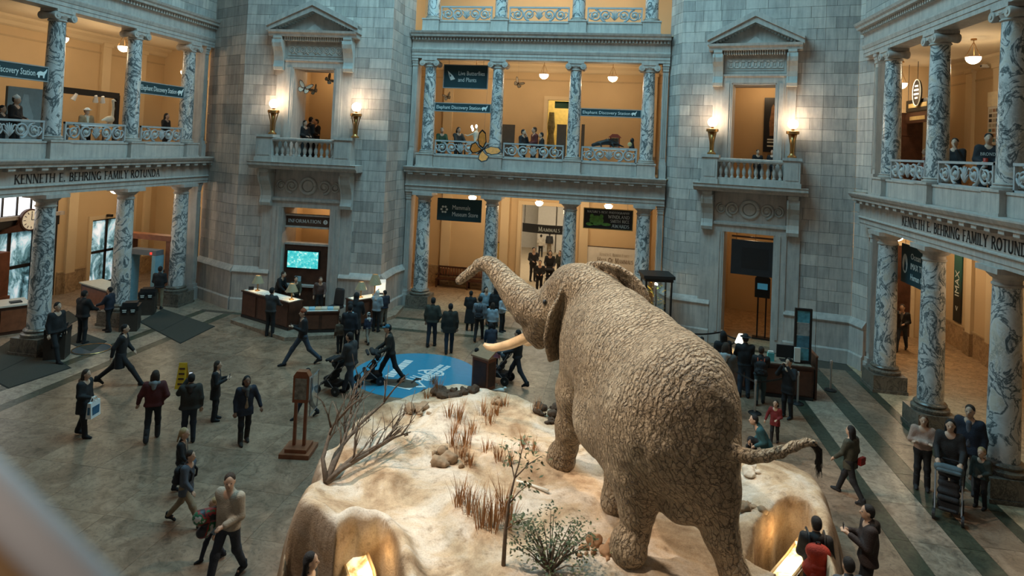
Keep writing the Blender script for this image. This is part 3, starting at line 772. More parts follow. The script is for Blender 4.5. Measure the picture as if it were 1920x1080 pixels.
# far borders
strip('green_border', G, -12.0, 9.55, 6.6, 6.9, 12, 'x'); strip('border_slab', Ed, -13.55, 11.35, 6.9, 8.2, 14, 'x')
strip('green_border', G, -13.0, 11.9, 8.2, 8.5, 12, 'x'); strip('border_slab', M['floor'], -13.0, 12.3, 8.5, 10.2, 12, 'x')
strip('gallery_slab', Ga, -7.4, 7.4, 10.2, 15.6, 8, 'x')
# ================================================================== implicit surfaces
def smin(a, b, k):
    h = np.maximum(k - np.abs(a-b), 0)/k
    return np.minimum(a, b) - h*h*k*.25
def prim_d(p, X, Y, Z):
    if p['t'] == 'cap':
        a, b = p['a'], p['b']; ba = b-a; L = float(ba@ba) + 1e-12
        px, py, pz = X-a[0], Y-a[1], Z-a[2]
        h = np.clip((px*ba[0]+py*ba[1]+pz*ba[2])/L, 0, 1)
        return np.sqrt((px-h*ba[0])**2 + (py-h*ba[1])**2 + (pz-h*ba[2])**2) - (p['ra'] + (p['rb']-p['ra'])*h)
    c, r, Rm = p['c'], p['r'], p['R']
    px, py, pz = X-c[0], Y-c[1], Z-c[2]
    u = [px*Rm[0][i] + py*Rm[1][i] + pz*Rm[2][i] for i in range(3)]
    k0 = np.sqrt(sum((u[i]/r[i])**2 for i in range(3))); k1 = np.sqrt(sum((u[i]/r[i]**2)**2 for i in range(3))) + 1e-6
    return k0*(k0-1)/k1
def cap(a, b, ra, rb=None, k=None, tag=0):
    return dict(t='cap', a=np.asarray(a, float), b=np.asarray(b, float), ra=ra, rb=ra if rb is None else rb, k=k, tag=tag)
def ell(c, r, R=np.eye(3), k=None, tag=0):
    return dict(t='ell', c=np.asarray(c, float), r=np.asarray(r if hasattr(r, '__len__') else (r, r, r), float), R=np.asarray(R), k=k, tag=tag)
def prim_box(p):
    if p['t'] == 'cap':
        m = max(p['ra'], p['rb']); return np.minimum(p['a'], p['b'])-m, np.maximum(p['a'], p['b'])+m
    e = np.sqrt(((p['R']*p['r'])**2).sum(1)); return p['c']-e, p['c']+e
def sdf_mesh(prims, res, k, zmin=None):
    bb = [prim_box(p) for p in prims]
    lo = np.min([b[0] for b in bb], 0) - 3*res; hi = np.max([b[1] for b in bb], 0) + 3*res
    n = np.ceil((hi-lo)/res).astype(int) + 1
    F = np.full(n, .5, np.float32); ax = [lo[i] + res*np.arange(n[i]) for i in range(3)]
    for p, (a, b) in zip(prims, bb):
        kk = p['k'] or k; m = kk*.6 + 2.5*res
        i0 = np.maximum(((a-m-lo)/res).astype(int), 0); i1 = np.minimum(((b+m-lo)/res).astype(int)+2, n)
        sl = tuple(slice(i0[i], i1[i]) for i in range(3))
        X, Y, Z = ax[0][sl[0]][:, None, None], ax[1][sl[1]][None, :, None], ax[2][sl[2]][None, None, :]
        F[sl] = smin(F[sl], prim_d(p, X, Y, Z).astype(np.float32), kk)
    if zmin is not None: F = np.maximum(F, (zmin-ax[2])[None, None, :].astype(np.float32))
    return surface_nets(F, lo, res)
def surface_nets(F, lo, res):
    S = F < 0
    c = [S[i:S.shape[0]-1+i, j:S.shape[1]-1+j, l:S.shape[2]-1+l] for i in (0, 1) for j in (0, 1) for l in (0, 1)]
    cnt = sum(x.astype(np.int8) for x in c); act = (cnt > 0) & (cnt < 8)
    I = np.argwhere(act); idx = -np.ones(act.shape, np.int64); idx[act] = np.arange(len(I))
    acc = np.zeros((len(I), 3)); num = np.zeros(len(I))
    corners = [(i, j, l) for i in (0, 1) for j in (0, 1) for l in (0, 1)]
    val = {q: F[I[:, 0]+q[0], I[:, 1]+q[1], I[:, 2]+q[2]].astype(float) for q in corners}
    for q in corners:
        for a in range(3):
            if q[a] == 0:
                r = list(q); r[a] = 1; r = tuple(r); va, vb = val[q], val[r]
                m = (va < 0) != (vb < 0); tt = np.where(m, va/np.where(m, va-vb, 1), 0)
                pos = np.array(q, float)[None, :] + tt[:, None]*np.eye(3)[a][None, :]
                acc += np.where(m[:, None], pos, 0); num += m
    V = lo + res*(I + acc/num[:, None]); faces = []
    for a in range(3):
        b, c_ = (a+1) % 3, (a+2) % 3
        sh = list(S.shape); s0 = [slice(None)]*3; s1 = [slice(None)]*3; s0[a] = slice(0, sh[a]-1); s1[a] = slice(1, sh[a])
        A_, B_ = S[tuple(s0)], S[tuple(s1)]; E = np.argwhere(A_ != B_)
        ok = (E[:, b] > 0) & (E[:, c_] > 0) & (E[:, b] < sh[b]-1) & (E[:, c_] < sh[c_]-1); E = E[ok]
        ins = A_[E[:, 0], E[:, 1], E[:, 2]]
        eb, ec = np.eye(3, dtype=int)[b], np.eye(3, dtype=int)[c_]
        q = [idx[tuple((E - o).T)] for o in (eb+ec, ec, 0*eb, eb)]
        q = np.stack(q, 1); q[~ins] = q[~ins][:, ::-1]; faces.append(q)
    return V, np.concatenate(faces)
def np_mesh(name, V, Q, mats, smooth=True, mi=None):
    me = bpy.data.meshes.new(name); nv, nf = len(V), len(Q); k = Q.shape[1]
    me.vertices.add(nv); me.vertices.foreach_set('co', np.asarray(V, np.float32).ravel())
    me.loops.add(nf*k); me.loops.foreach_set('vertex_index', Q.astype(np.int32).ravel())
    me.polygons.add(nf); me.polygons.foreach_set('loop_start', np.arange(0, nf*k, k, dtype=np.int32))
    me.polygons.foreach_set('loop_total', np.full(nf, k, np.int32))
    if mi is not None: me.polygons.foreach_set('material_index', np.asarray(mi, np.int32))
    if smooth: me.polygons.foreach_set('use_smooth', np.ones(nf, bool))
    for m in (mats if isinstance(mats, (list, tuple)) else [mats]): me.materials.append(m)
    me.update(calc_edges=True); me.validate(); return me
def vnoise(P, seed=0):
    """smooth lattice noise in -1..1 for an (n, d) array"""
    P = np.asarray(P, float); i = np.floor(P).astype(np.int64); f = P-i; f = f*f*(3-2*f); d = P.shape[1]; out = 0
    for c in range(2**d):
        bits = [(c >> q) & 1 for q in range(d)]; h = np.full(len(P), seed*7919 + 17, np.int64); wgt = 1
        for q in range(d):
            h = (h*1619 + (i[:, q]+bits[q])*31337 + 6971*(q+1)) & 0x7fffffff; h = (h ^ (h >> 13))*1274126177 & 0x7fffffff
            wgt = wgt*(f[:, q] if bits[q] else 1-f[:, q])
        out = out + wgt*((h % 10007)/5003.5 - 1)
    return out
def fbm(P, seed=0, oct_=4, gain=.5):
    P = np.asarray(P, float); return sum(gain**o*vnoise(P*2**o, seed+o) for o in range(oct_))

# ================================================================== the rock platform
HP = 1.3
outline_px = [(800, 722), (740, 745), (690, 775), (640, 815), (600, 860), (575, 905), (563, 950), (556, 1010), (560, 1080)]
OUT = [tuple(at_z(x, y, HP)[:2]) for x, y in outline_px]
OUT += [(.4, -11.0), (2.0, -12.0), (4.5, -12.2), (6.6, -11.0), (7.3, -9.4)]
OUT += [tuple(at_z(x, y, HP)[:2]) for x, y in [(1566, 1080), (1563, 1000), (1558, 940), (1535, 890), (1490, 862), (1420, 850), (1370, 845), (1200, 800), (1050, 762), (960, 742), (880, 728)]]
OUT = np.array(OUT)
def poly_dist(P, poly):
    """signed distance, positive inside"""
    n = len(poly); d = np.full(len(P), 1e9); ins = np.zeros(len(P), bool)
    for i in range(n):
        a, b = poly[i], poly[(i+1) % n]; ab = b-a; t = np.clip(((P-a)@ab)/(ab@ab), 0, 1)
        d = np.minimum(d, np.linalg.norm(P-a-t[:, None]*ab, axis=1))
        cr = ((a[1] > P[:, 1]) != (b[1] > P[:, 1])) & (P[:, 0] < (b[0]-a[0])*(P[:, 1]-a[1])/((b[1]-a[1]) + 1e-12) + a[0]); ins ^= cr
    return np.where(ins, d, -d)
def qpit(P, c, ang, hx, hy):
    """signed distance to a rounded rectangle, negative inside"""
    ca, sa = math.cos(ang), math.sin(ang); q = P-np.array(c); u = np.abs(q[:, 0]*ca+q[:, 1]*sa)-hx; v = np.abs(-q[:, 0]*sa+q[:, 1]*ca)-hy
    return np.minimum(np.maximum(u, v), 0) + np.hypot(np.maximum(u, 0), np.maximum(v, 0))
BAYL = np.array([at_z(x, y, 1.42)[:2] for x, y in [(540, 968), (585, 985), (630, 1004), (666, 984), (704, 990), (728, 1015), (742, 1050), (750, 1090), (760, 1260), (560, 1500), (480, 1200)]])
BAYR = np.array([at_z(x, y, 1.35)[:2] for x, y in [(1397, 1038), (1424, 988), (1454, 958), (1482, 946), (1512, 952), (1534, 985), (1546, 1040), (1550, 1090), (1560, 1300), (1500, 1300), (1440, 1110), (1462, 1082)]])
def ground_h(P):
    P = np.asarray(P, float); d = poly_dist(P, OUT) + .10*fbm(P*1.3, 5, 3)
    wall = np.clip((d+.28)/.55, 0, 1); prof = 1-(1-wall)**2.6
    top = HP + .10*fbm(P*.55, 11, 3) + .028*fbm(P*3.2, 23, 3)
    top = top - .09*np.exp(-((np.linalg.norm(P-np.array([3.2, -6.6]), axis=1)/2.0)**2))*0
    # boulder lip round the left bay and the rim of the right one
    qL, qR = -poly_dist(P, BAYL), -poly_dist(P, BAYR)
    top = top + .30*np.exp(-((qL-.16)/.20)**2)*np.clip(1.3-.2*np.abs(P[:, 0]+.6), .3, 1) + .14*np.exp(-((P[:, 0]+.75)**2+(P[:, 1]+8.15)**2)/.25) + .12*np.exp(-((qR-.2)/.25)**2)
    ridge = np.exp(-(((P[:, 0]-.2-.35*(P[:, 1]+4))/.55)**2 + ((P[:, 1]+4.2)/1.9)**2)); top = top + .16*ridge
    h = top*prof
    for q in (qL, qR):
        q = q + .045*fbm(P*2.5, 41, 2); m = np.clip(.5-q/.09, 0, 1); m = m*m*(3-2*m); h = h*(1-m) - .05*m
    return np.where(d < -.28, -.05, h)
gx = np.arange(-3.0, 9.3, .042); gy = np.arange(-12.9, -1.4, .042); nx_, ny_ = len(gx), len(gy)
GP = np.stack(np.meshgrid(gx, gy, indexing='ij'), -1).reshape(-1, 2); H = ground_h(GP)
V = np.concatenate([GP, H[:, None]], 1); idg = np.arange(nx_*ny_).reshape(nx_, ny_)
Q = np.stack([idg[:-1, :-1], idg[1:, :-1], idg[1:, 1:], idg[:-1, 1:]], -1).reshape(-1, 4)
keep = (H[Q] > -.04).any(1); Q = Q[keep]; uq, inv = np.unique(Q, return_inverse=True); V = V[uq]; Q = inv.reshape(Q.shape)
m, nt, b = newmat('sandy_ground')
v = wcoords(nt)
n1 = noise(nt, v, .8, 6, .6, .6); n2 = noise(nt, v, 5.0, 7, .7); n3 = noise(nt, v, 38, 5, .7)
cA = ramp(nt, n1, [(.33, (.30, .185, .10)), (.46, (.55, .41, .27)), (.60, (.69, .60, .50))])
cB = mixc(nt, 1.0, cA, ramp(nt, n2, [(.28, (.50, .45, .40)), (.45, (.92, .90, .88)), (.7, (1.08, 1.07, 1.05))]), 'MULTIPLY')
cC = mixc(nt, 1.0, cB, ramp(nt, n3, [(.3, (.72, .70, .68)), (.55, (1, 1, 1))]), 'MULTIPLY')
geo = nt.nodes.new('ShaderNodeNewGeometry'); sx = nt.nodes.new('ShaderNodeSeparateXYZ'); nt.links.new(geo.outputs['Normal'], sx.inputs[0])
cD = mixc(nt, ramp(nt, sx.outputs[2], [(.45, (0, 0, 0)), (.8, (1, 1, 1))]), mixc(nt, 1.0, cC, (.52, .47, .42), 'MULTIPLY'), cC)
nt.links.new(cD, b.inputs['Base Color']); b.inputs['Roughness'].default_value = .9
mx = nt.nodes.new('ShaderNodeMath'); mx.operation = 'ADD'; nt.links.new(n2, mx.inputs[0]); nt.links.new(n3, mx.inputs[1])
bump(nt, b, mx.outputs[0], .55, .03); M['sand'] = m
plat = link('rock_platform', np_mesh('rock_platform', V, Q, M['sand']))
tag(plat, 'sandy artificial rock platform under the elephant', 'platform')

# ================================================================== the elephant
def E(px, py, d): return at_depth(px, py, d)
Hd = np.array([-.50, .866, 0]); Ld = np.array([-.866, -.50, 0])
RB = np.stack([np.array([.866, .5, 0]), Hd, [0, 0, 1]], 1)      # columns: right, forward, up
def tilt(a):
    c, s = math.cos(a), math.sin(a); return RB @ np.array([[1, 0, 0], [0, c, -s], [0, s, c]])
P_ = []
# trunk mass: shoulders, barrel, rump
P_ += [ell(E(1138, 645, 12.2), (.84, 1.02, 1.06), tilt(.1), .5), ell(E(1195, 700, 11.2), (1.0, 1.25, 1.06), tilt(.30), .5),
       ell(E(1258, 775, 10.05), (.98, .86, 1.06), tilt(.1), .5), ell(E(1290, 735, 10.0), (.55, .72, .78), tilt(.2), .4),
       ell(E(1225, 790, 10.3), (.82, .8, .86), tilt(.0), .4), ell(E(1300, 850, 9.75), (.62, .55, .72), tilt(0), .4)]
# spine ridge
sp = [E(1095, 530, 12.8), E(1130, 556, 12.6), E(1172, 588, 12.0), E(1222, 628, 11.2), E(1268, 664, 10.6), E(1305, 704, 10.2), E(1336, 760, 9.8)]
for a, c in zip(sp[:-1], sp[1:]): P_.append(cap(a, c, .26, .24, .4))
for a, c in zip(sp[1:-1], sp[2:]):
    for q in range(4): P_.append(ell(a+(c-a)*q/4 + [0, 0, .22], (.07, .07, .065), k=.10))
P_ += [cap(E(1210, 672, 10.55), E(1168, 742, 10.6), .14, .10, .25), cap(E(1168, 742, 10.6), E(1150, 815, 10.6), .10, .08, .25)]
# neck and head
P_ += [ell(E(1110, 590, 12.9), (.50, .7, .76), tilt(.2), .4), ell(E(1052, 562, 13.35), (.44, .5, .52), tilt(.1), .3), ell(E(1078, 528, 13.1), (.46, .42, .34), tilt(0), .3),
       ell(E(1005, 608, 13.5), (.28, .30, .34), tilt(0), .22), ell(E(1020, 585, 13.4), (.34, .36, .36), tilt(0), .25), cap(E(1003, 625, 13.5), E(1012, 640, 13.45), .20, .16, .15)]
# trunk
tr = [(1015, 585, 13.45, 35), (995, 578, 13.55, 34), (978, 562, 13.7, 29.5), (962, 545, 13.85, 25), (948, 528, 14.0, 21), (936, 513, 14.1, 18), (925, 501, 14.2, 15.5), (912, 494, 14.25, 13), (898, 497, 14.3, 10.5), (884, 508, 14.35, 9), (872, 518, 14.4, 8), (862, 526, 14.4, 8)]
for a, c in zip(tr[:-1], tr[1:]): P_.append(cap(E(*a[:3]), E(*c[:3]), a[3]*a[2]/1200, c[3]*c[2]/1200, .06))
for i in range(30):     # trunk rings
    s_ = .10 + .55*i/30; q = s_*(len(tr)-1); j = int(q); f = q-j; a, c = tr[j], tr[j+1]
    pt = [a[z]+(c[z]-a[z])*f for z in range(4)]; ctr = E(*pt[:3]); d_ = E(*c[:3])-E(*a[:3]); d_ /= np.linalg.norm(d_)
    x_ = np.cross(d_, [0, 0, 1]); x_ /= np.linalg.norm(x_); y_ = np.cross(d_, x_); rr = pt[3]*pt[2]/1200
    P_.append(ell(ctr, (rr*1.07, rr*1.07, .022), np.stack([x_, y_, d_], 1), .035))
# legs
def leg(pts, foot, fr):
    for a, c in zip(pts[:-1], pts[1:]): P_.append(cap(E(*a[:3]), E(*c[:3]), a[3], c[3], .22))
    f = E(*foot); P_.append(cap(f + [0, 0, .10], f + [0, 0, .18], fr, fr*.86, .12)); P_.append(cap(E(*pts[-1][:3]), f + [0, 0, .18], pts[-1][3], fr*.9, .12))
leg([(1100, 660, 12.4, .48), (1080, 735, 12.55, .36), (1069, 800, 12.68, .25), (1062, 840, 12.75, .215)], (1051, 872, 12.8), .285)
leg([(1185, 730, 11.8, .42), (1168, 830, 11.5, .30), (1160, 890, 11.4, .23)], (1154, 952, 11.35), .265)
leg([(1205, 820, 10.1, .56), (1195, 890, 10.05, .40), (1195, 950, 9.98, .25), (1192, 1000, 9.95, .195)], (1178, 1040, 9.92), .285)
leg([(1315, 850, 9.75, .52), (1335, 920, 9.6, .37), (1352, 1000, 9.45, .225), (1372, 1065, 9.35, .19)], (1398, 1150, 9.25), .285)
# rump folds, anus ridge, tail root
tl = [(1330, 812, 9.55, 30), (1352, 838, 9.4, 20), (1378, 850, 9.3, 14), (1405, 856, 9.22, 12), (1435, 855, 9.15, 10.5), (1462, 848, 9.1, 9.5), (1490, 837, 9.05, 8), (1512, 829, 9.0, 7), (1526, 831, 8.97, 6)]
for a, c in zip(tl[:-1], tl[1:]): P_.append(cap(E(*a[:3]), E(*c[:3]), a[3]*a[2]/1200, c[3]*c[2]/1200, .05))
P_.append(cap(E(1318, 780, 9.7), E(1330, 815, 9.55), .26, .22, .3))
for i in range(6):      # skin folds of the left buttock
    x0 = 1220 + 13*i; P_.append(cap(E(x0, 818-5*i, 9.42+.0*i), E(x0+44, 872-3*i, 9.22), .05, .045, .07))
P_.append(ell(E(1275, 950, 9.65), (.26, .3, .22), tilt(0), .2))
P_.append(ell(E(1160, 800, 11.0), (.75, .9, .55), tilt(.1), .4))
# ears
def ear(pts, th):
    for a, c, e in pts: P_.append(dict(t='tri', a=a, b=c, c=e))
def ear_sheet(top, bot, out, n=7, r=.035):
    """a flap hung between the head line top->bot and the rim given by out"""
    for i in range(n+1):
        s_ = i/n; a = np.array(top)*(1-s_) + np.array(bot)*s_; q = s_*(len(out)-1); j = min(int(q), len(out)-2); c = np.array(out[j])*(1-(q-j)) + np.array(out[j+1])*(q-j)
        P_.append(cap(E(*a), E(*c), r*1.5, r, .09))
def ear_strip(rim, root, n=44, r=.03):
    for i in range(n+1):
        q = i/n*(len(rim)-1); j = min(int(q), len(rim)-2); f = q-j
        a = np.array(rim[j])*(1-f)+np.array(rim[j+1])*f; c = np.array(root[j])*(1-f)+np.array(root[j+1])*f
        P_.append(cap(E(*a), E(*c), r, r*1.4, .05))
ear_strip([(1077, 499, 12.9), (1052, 546, 12.65), (1030, 592, 12.45), (1021, 635, 12.45), (1030, 676, 12.55)], [(1084, 512, 13.0), (1074, 550, 13.1), (1068, 590, 13.15), (1062, 632, 13.1), (1050, 670, 12.9)])
ear_strip([(1104, 495, 13.0), (1130, 493, 12.8), (1160, 501, 12.6), (1187, 517, 12.5), (1207, 541, 12.4), (1218, 566, 12.35)], [(1106, 508, 13.1), (1125, 522, 13.1), (1150, 541, 13.05), (1175, 562, 13.0), (1195, 580, 12.9), (1206, 590, 12.8)])
for i in range(7):      # rim scallops
    s_ = i/6; P_.append(ell(E(1108+100*s_, 497+8*s_+42*s_*s_, 13.0-.5*s_), .05, k=.06))
V, Q = sdf_mesh(P_, .034, .12)
# skin creases as real relief
from_c = V
rel = .010*fbm(V*np.array([3.2, 3.2, 4.5]), 3, 3) + .007*np.abs(fbm(V*np.array([7., 7., 11.]), 9, 3))
fold = np.clip(1-np.linalg.norm((V-E(1250, 860, 9.3))/np.array([1.1, 1.1, 1.0]), axis=1), 0, 1); flank = np.clip(1-np.linalg.norm((V-E(1120, 740, 11.6))/np.array([1.0, 1.0, .9]), axis=1), 0, 1)
rdg = 1-np.abs(fbm(V*np.array([4.0, 4.0, 1.6]) + fbm(V*1.5, 60, 2)[:, None]*.6, 51, 2)); rel = rel + .05*fold*(rdg-.6) + .035*flank*(rdg-.6)
fn = np.zeros_like(V); nn = np.cross(V[Q[:, 1]]-V[Q[:, 0]], V[Q[:, 2]]-V[Q[:, 0]])
for i in range(4): np.add.at(fn, Q[:, i], nn)
fn /= np.linalg.norm(fn, axis=1)[:, None] + 1e-9
V = V + fn*rel[:, None]
m, nt, b = newmat('elephant_skin')
v = wcoords(nt)
n1 = noise(nt, v, 1.1, 5, .6); n2 = noise(nt, v, 9, 7, .7)
vo = nt.nodes.new('ShaderNodeTexVoronoi'); vo.feature = 'DISTANCE_TO_EDGE'; vo.inputs['Scale'].default_value = 9
dis = nt.nodes.new('ShaderNodeTexNoise'); dis.inputs['Scale'].default_value = 5; dis.inputs['Detail'].default_value = 4
nt.links.new(v, dis.inputs['Vector'])
ad = nt.nodes.new('ShaderNodeVectorMath'); ad.operation = 'MULTIPLY_ADD'; ad.inputs[1].default_value = (.22, .22, .22)
mp0 = nt.nodes.new('ShaderNodeMapping'); mp0.inputs['Rotation'].default_value = (0, .35, math.radians(-120)); nt.links.new(v, mp0.inputs['Vector'])
mp2 = nt.nodes.new('ShaderNodeMapping'); mp2.inputs['Scale'].default_value = (2.4, .8, .7); nt.links.new(mp0.outputs[0], mp2.inputs['Vector'])
nt.links.new(dis.outputs['Color'], ad.inputs[0]); nt.links.new(mp2.outputs[0], ad.inputs[2]); nt.links.new(ad.outputs[0], vo.inputs['Vector'])
wv = nt.nodes.new('ShaderNodeTexWave'); wv.wave_type = 'BANDS'; wv.bands_direction = 'X'
wv.inputs['Scale'].default_value = 4.5; wv.inputs['Distortion'].default_value = 9; wv.inputs['Detail'].default_value = 4; wv.inputs['Detail Scale'].default_value = 1.6
nt.links.new(mp0.outputs[0], wv.inputs['Vector'])
crease = ramp(nt, vo.outputs['Distance'], [(.0, (0, 0, 0)), (.055, (1, 1, 1))])
c1 = ramp(nt, n1, [(.3, (.24, .175, .11)), (.5, (.34, .26, .17)), (.7, (.43, .345, .24))])
c2 = mixc(nt, 1.0, c1, ramp(nt, n2, [(.25, (.72, .70, .68)), (.6, (1.05, 1.04, 1.02))]), 'MULTIPLY')
c3 = mixc(nt, 1.0, c2, ramp(nt, crease, [(0, (.40, .37, .34)), (1, (1, 1, 1))]), 'MULTIPLY')
nt.links.new(c3, b.inputs['Base Color']); b.inputs['Roughness'].default_value = .62
s1 = nt.nodes.new('ShaderNodeMath'); s1.operation = 'MULTIPLY_ADD'; s1.inputs[1].default_value = .9; nt.links.new(wv.outputs['Fac'], s1.inputs[0]); nt.links.new(crease, s1.inputs[2])
s2 = nt.nodes.new('ShaderNodeMath'); s2.operation = 'MULTIPLY_ADD'; s2.inputs[1].default_value = .8; nt.links.new(n2, s2.inputs[0]); nt.links.new(s1.outputs[0], s2.inputs[2])
bump(nt, b, s2.outputs[0], 1.0, .034); M['skin_el'] = m
el = link('elephant', np_mesh('elephant', V, Q, M['skin_el']))
tag(el, 'mounted African elephant with raised trunk on the rock platform', 'elephant')
M['ivory'] = plain('ivory', (.62, .44, .26), .35, var=.25, scale=5)
def tusk(pts, lab):
    o = MB().tube([E(*p[:3]) for p in pts], [p[3]*p[2]/1200 for p in pts], 12).build('tusk', M['ivory'], el, smooth=True); return o
tusk([(1000, 622, 13.45, 9.5), (990, 630, 13.5, 9.5), (975, 638, 13.6, 9.5), (958, 645, 13.75, 9), (940, 650, 13.9, 8.2), (925, 652, 14.0, 7.3), (914, 650, 14.1, 6), (907, 645, 14.1, 3)], 'l')
tusk([(1022, 632, 13.6, 8), (1012, 636, 13.75, 8), (1000, 640, 13.9, 7), (988, 643, 14.1, 6), (978, 642, 14.2, 3)], 'r')
MB().ellipsoid(E(1021, 566, 13.02), .045, 10, 8).build('eye', M['blackpl'], el, smooth=True)
th = MB()
rnd = random.Random(4)
for i in range(34):
    a = E(1518+rnd.uniform(-6, 8), 829+rnd.uniform(-2, 3), 8.98+rnd.uniform(-.04, .04)); 
    e1 = E(1536+rnd.uniform(-6, 6), 848+rnd.uniform(-5, 5), 8.96); e2 = E(1537+rnd.uniform(-10, 5), 875+rnd.uniform(-10, 22), 8.96)
    th.tube([a, e1, e2], [.012, .010, .004], 4)
th.build('tail_hair', M['black'], el)
# ================================================================== people
SKIN = [(.52, .33, .23), (.42, .25, .17), (.24, .13, .085), (.58, .40, .30)]
def skin_mat(i): return plain(f'skin_{i}', SKIN[i], .5, var=.05, scale=20)
def cloth(c):
    key = 'cloth_%03d_%03d_%03d' % tuple(int(x*255) for x in c)
    if key in MATC: return MATC[key]
    m, nt, b = newmat(key); v = coords(nt)
    n1 = noise(nt, v, 5, 4, .6); n2 = noise(nt, v, 60, 2)
    c1 = ramp(nt, n1, [(.3, tuple(x*.72 for x in c)), (.7, tuple(min(1, x*1.2) for x in c))])
    nt.links.new(c1, b.inputs['Base Color']); b.inputs['Roughness'].default_value = .8
    mm = nt.nodes.new('ShaderNodeMath'); mm.operation = 'ADD'; nt.links.new(n1, mm.inputs[0]); nt.links.new(n2, mm.inputs[1])
    bump(nt, b, mm.outputs[0], .5, .02); MATC[key] = m; return m
def striped(name, c, c2, sc=26):
    if name in MATC: return MATC[name]
    m, nt, b = newmat(name); wv = nd(nt, 'ShaderNodeTexWave', Scale=sc, Distortion=.6); wv.bands_direction = 'Z'
    nt.links.new(coords(nt), wv.inputs['Vector']); nt.links.new(ramp(nt, wv.outputs['Fac'], [(.45, c), (.6, c2)]), b.inputs['Base Color'])
    b.inputs['Roughness'].default_value = .85; MATC[name] = m; return m
BLK, NAVY, CHAR, DKB, JEAN, DJEAN, OLV, KHA = (.012, .012, .014), (.015, .02, .035), (.035, .036, .038), (.03, .022, .018), (.045, .065, .095), (.02, .028, .042), (.035, .036, .026), (.24, .18, .11)
HB, HK, HBL, HG = (.035, .020, .012), (.010, .008, .008), (.38, .25, .12), (.22, .20, .18)

def height_at(P, px, py):
    d = ray(px, py); hd = np.hypot(*(P[:2]-CAM[:2])); return float(CAM[2] + d[2]*hd/np.hypot(d[0], d[1]))

def arm_pose(kind, s):
    """elbow and wrist for side s (+1 right), standard 1.75 m body, y forward"""
    sh = np.array([s*.19, 0, 1.42])
    T_ = {'down': ((s*.25, -.02, 1.13), (s*.26, .06, .88)), 'swing_f': ((s*.24, .08, 1.14), (s*.23, .26, .96)), 'swing_b': ((s*.25, -.14, 1.16), (s*.26, -.16, .91)),
          'phone': ((s*.23, .05, 1.14), (s*.08, .30, 1.24)), 'fold': ((s*.26, .06, 1.15), (-s*.10, .22, 1.17)), 'push': ((s*.24, .08, 1.15), (s*.20, .40, 1.02)),
          'face': ((s*.27, .16, 1.24), (s*.08, .22, 1.56)), 'pocket': ((s*.30, -.04, 1.14), (s*.18, .14, .96)), 'hold': ((s*.24, .02, 1.14), (s*.12, .26, 1.08)),
          'desk': ((s*.22, .16, 1.16), (s*.16, .40, 1.06)), 'bag': ((s*.25, .0, 1.14), (s*.24, .20, 1.02)), 'up': ((s*.30, .14, 1.36), (s*.20, .30, 1.62)), 'lean': ((s*.22, .24, 1.12), (s*.08, .46, 1.10)), 'out': ((s*.31, .0, 1.15), (s*.37, .10, .92)), 'chin': ((s*.22, .16, 1.10), (s*.06, .16, 1.44))}
    e, w_ = T_[kind]; return sh, np.array(e), np.array(w_)

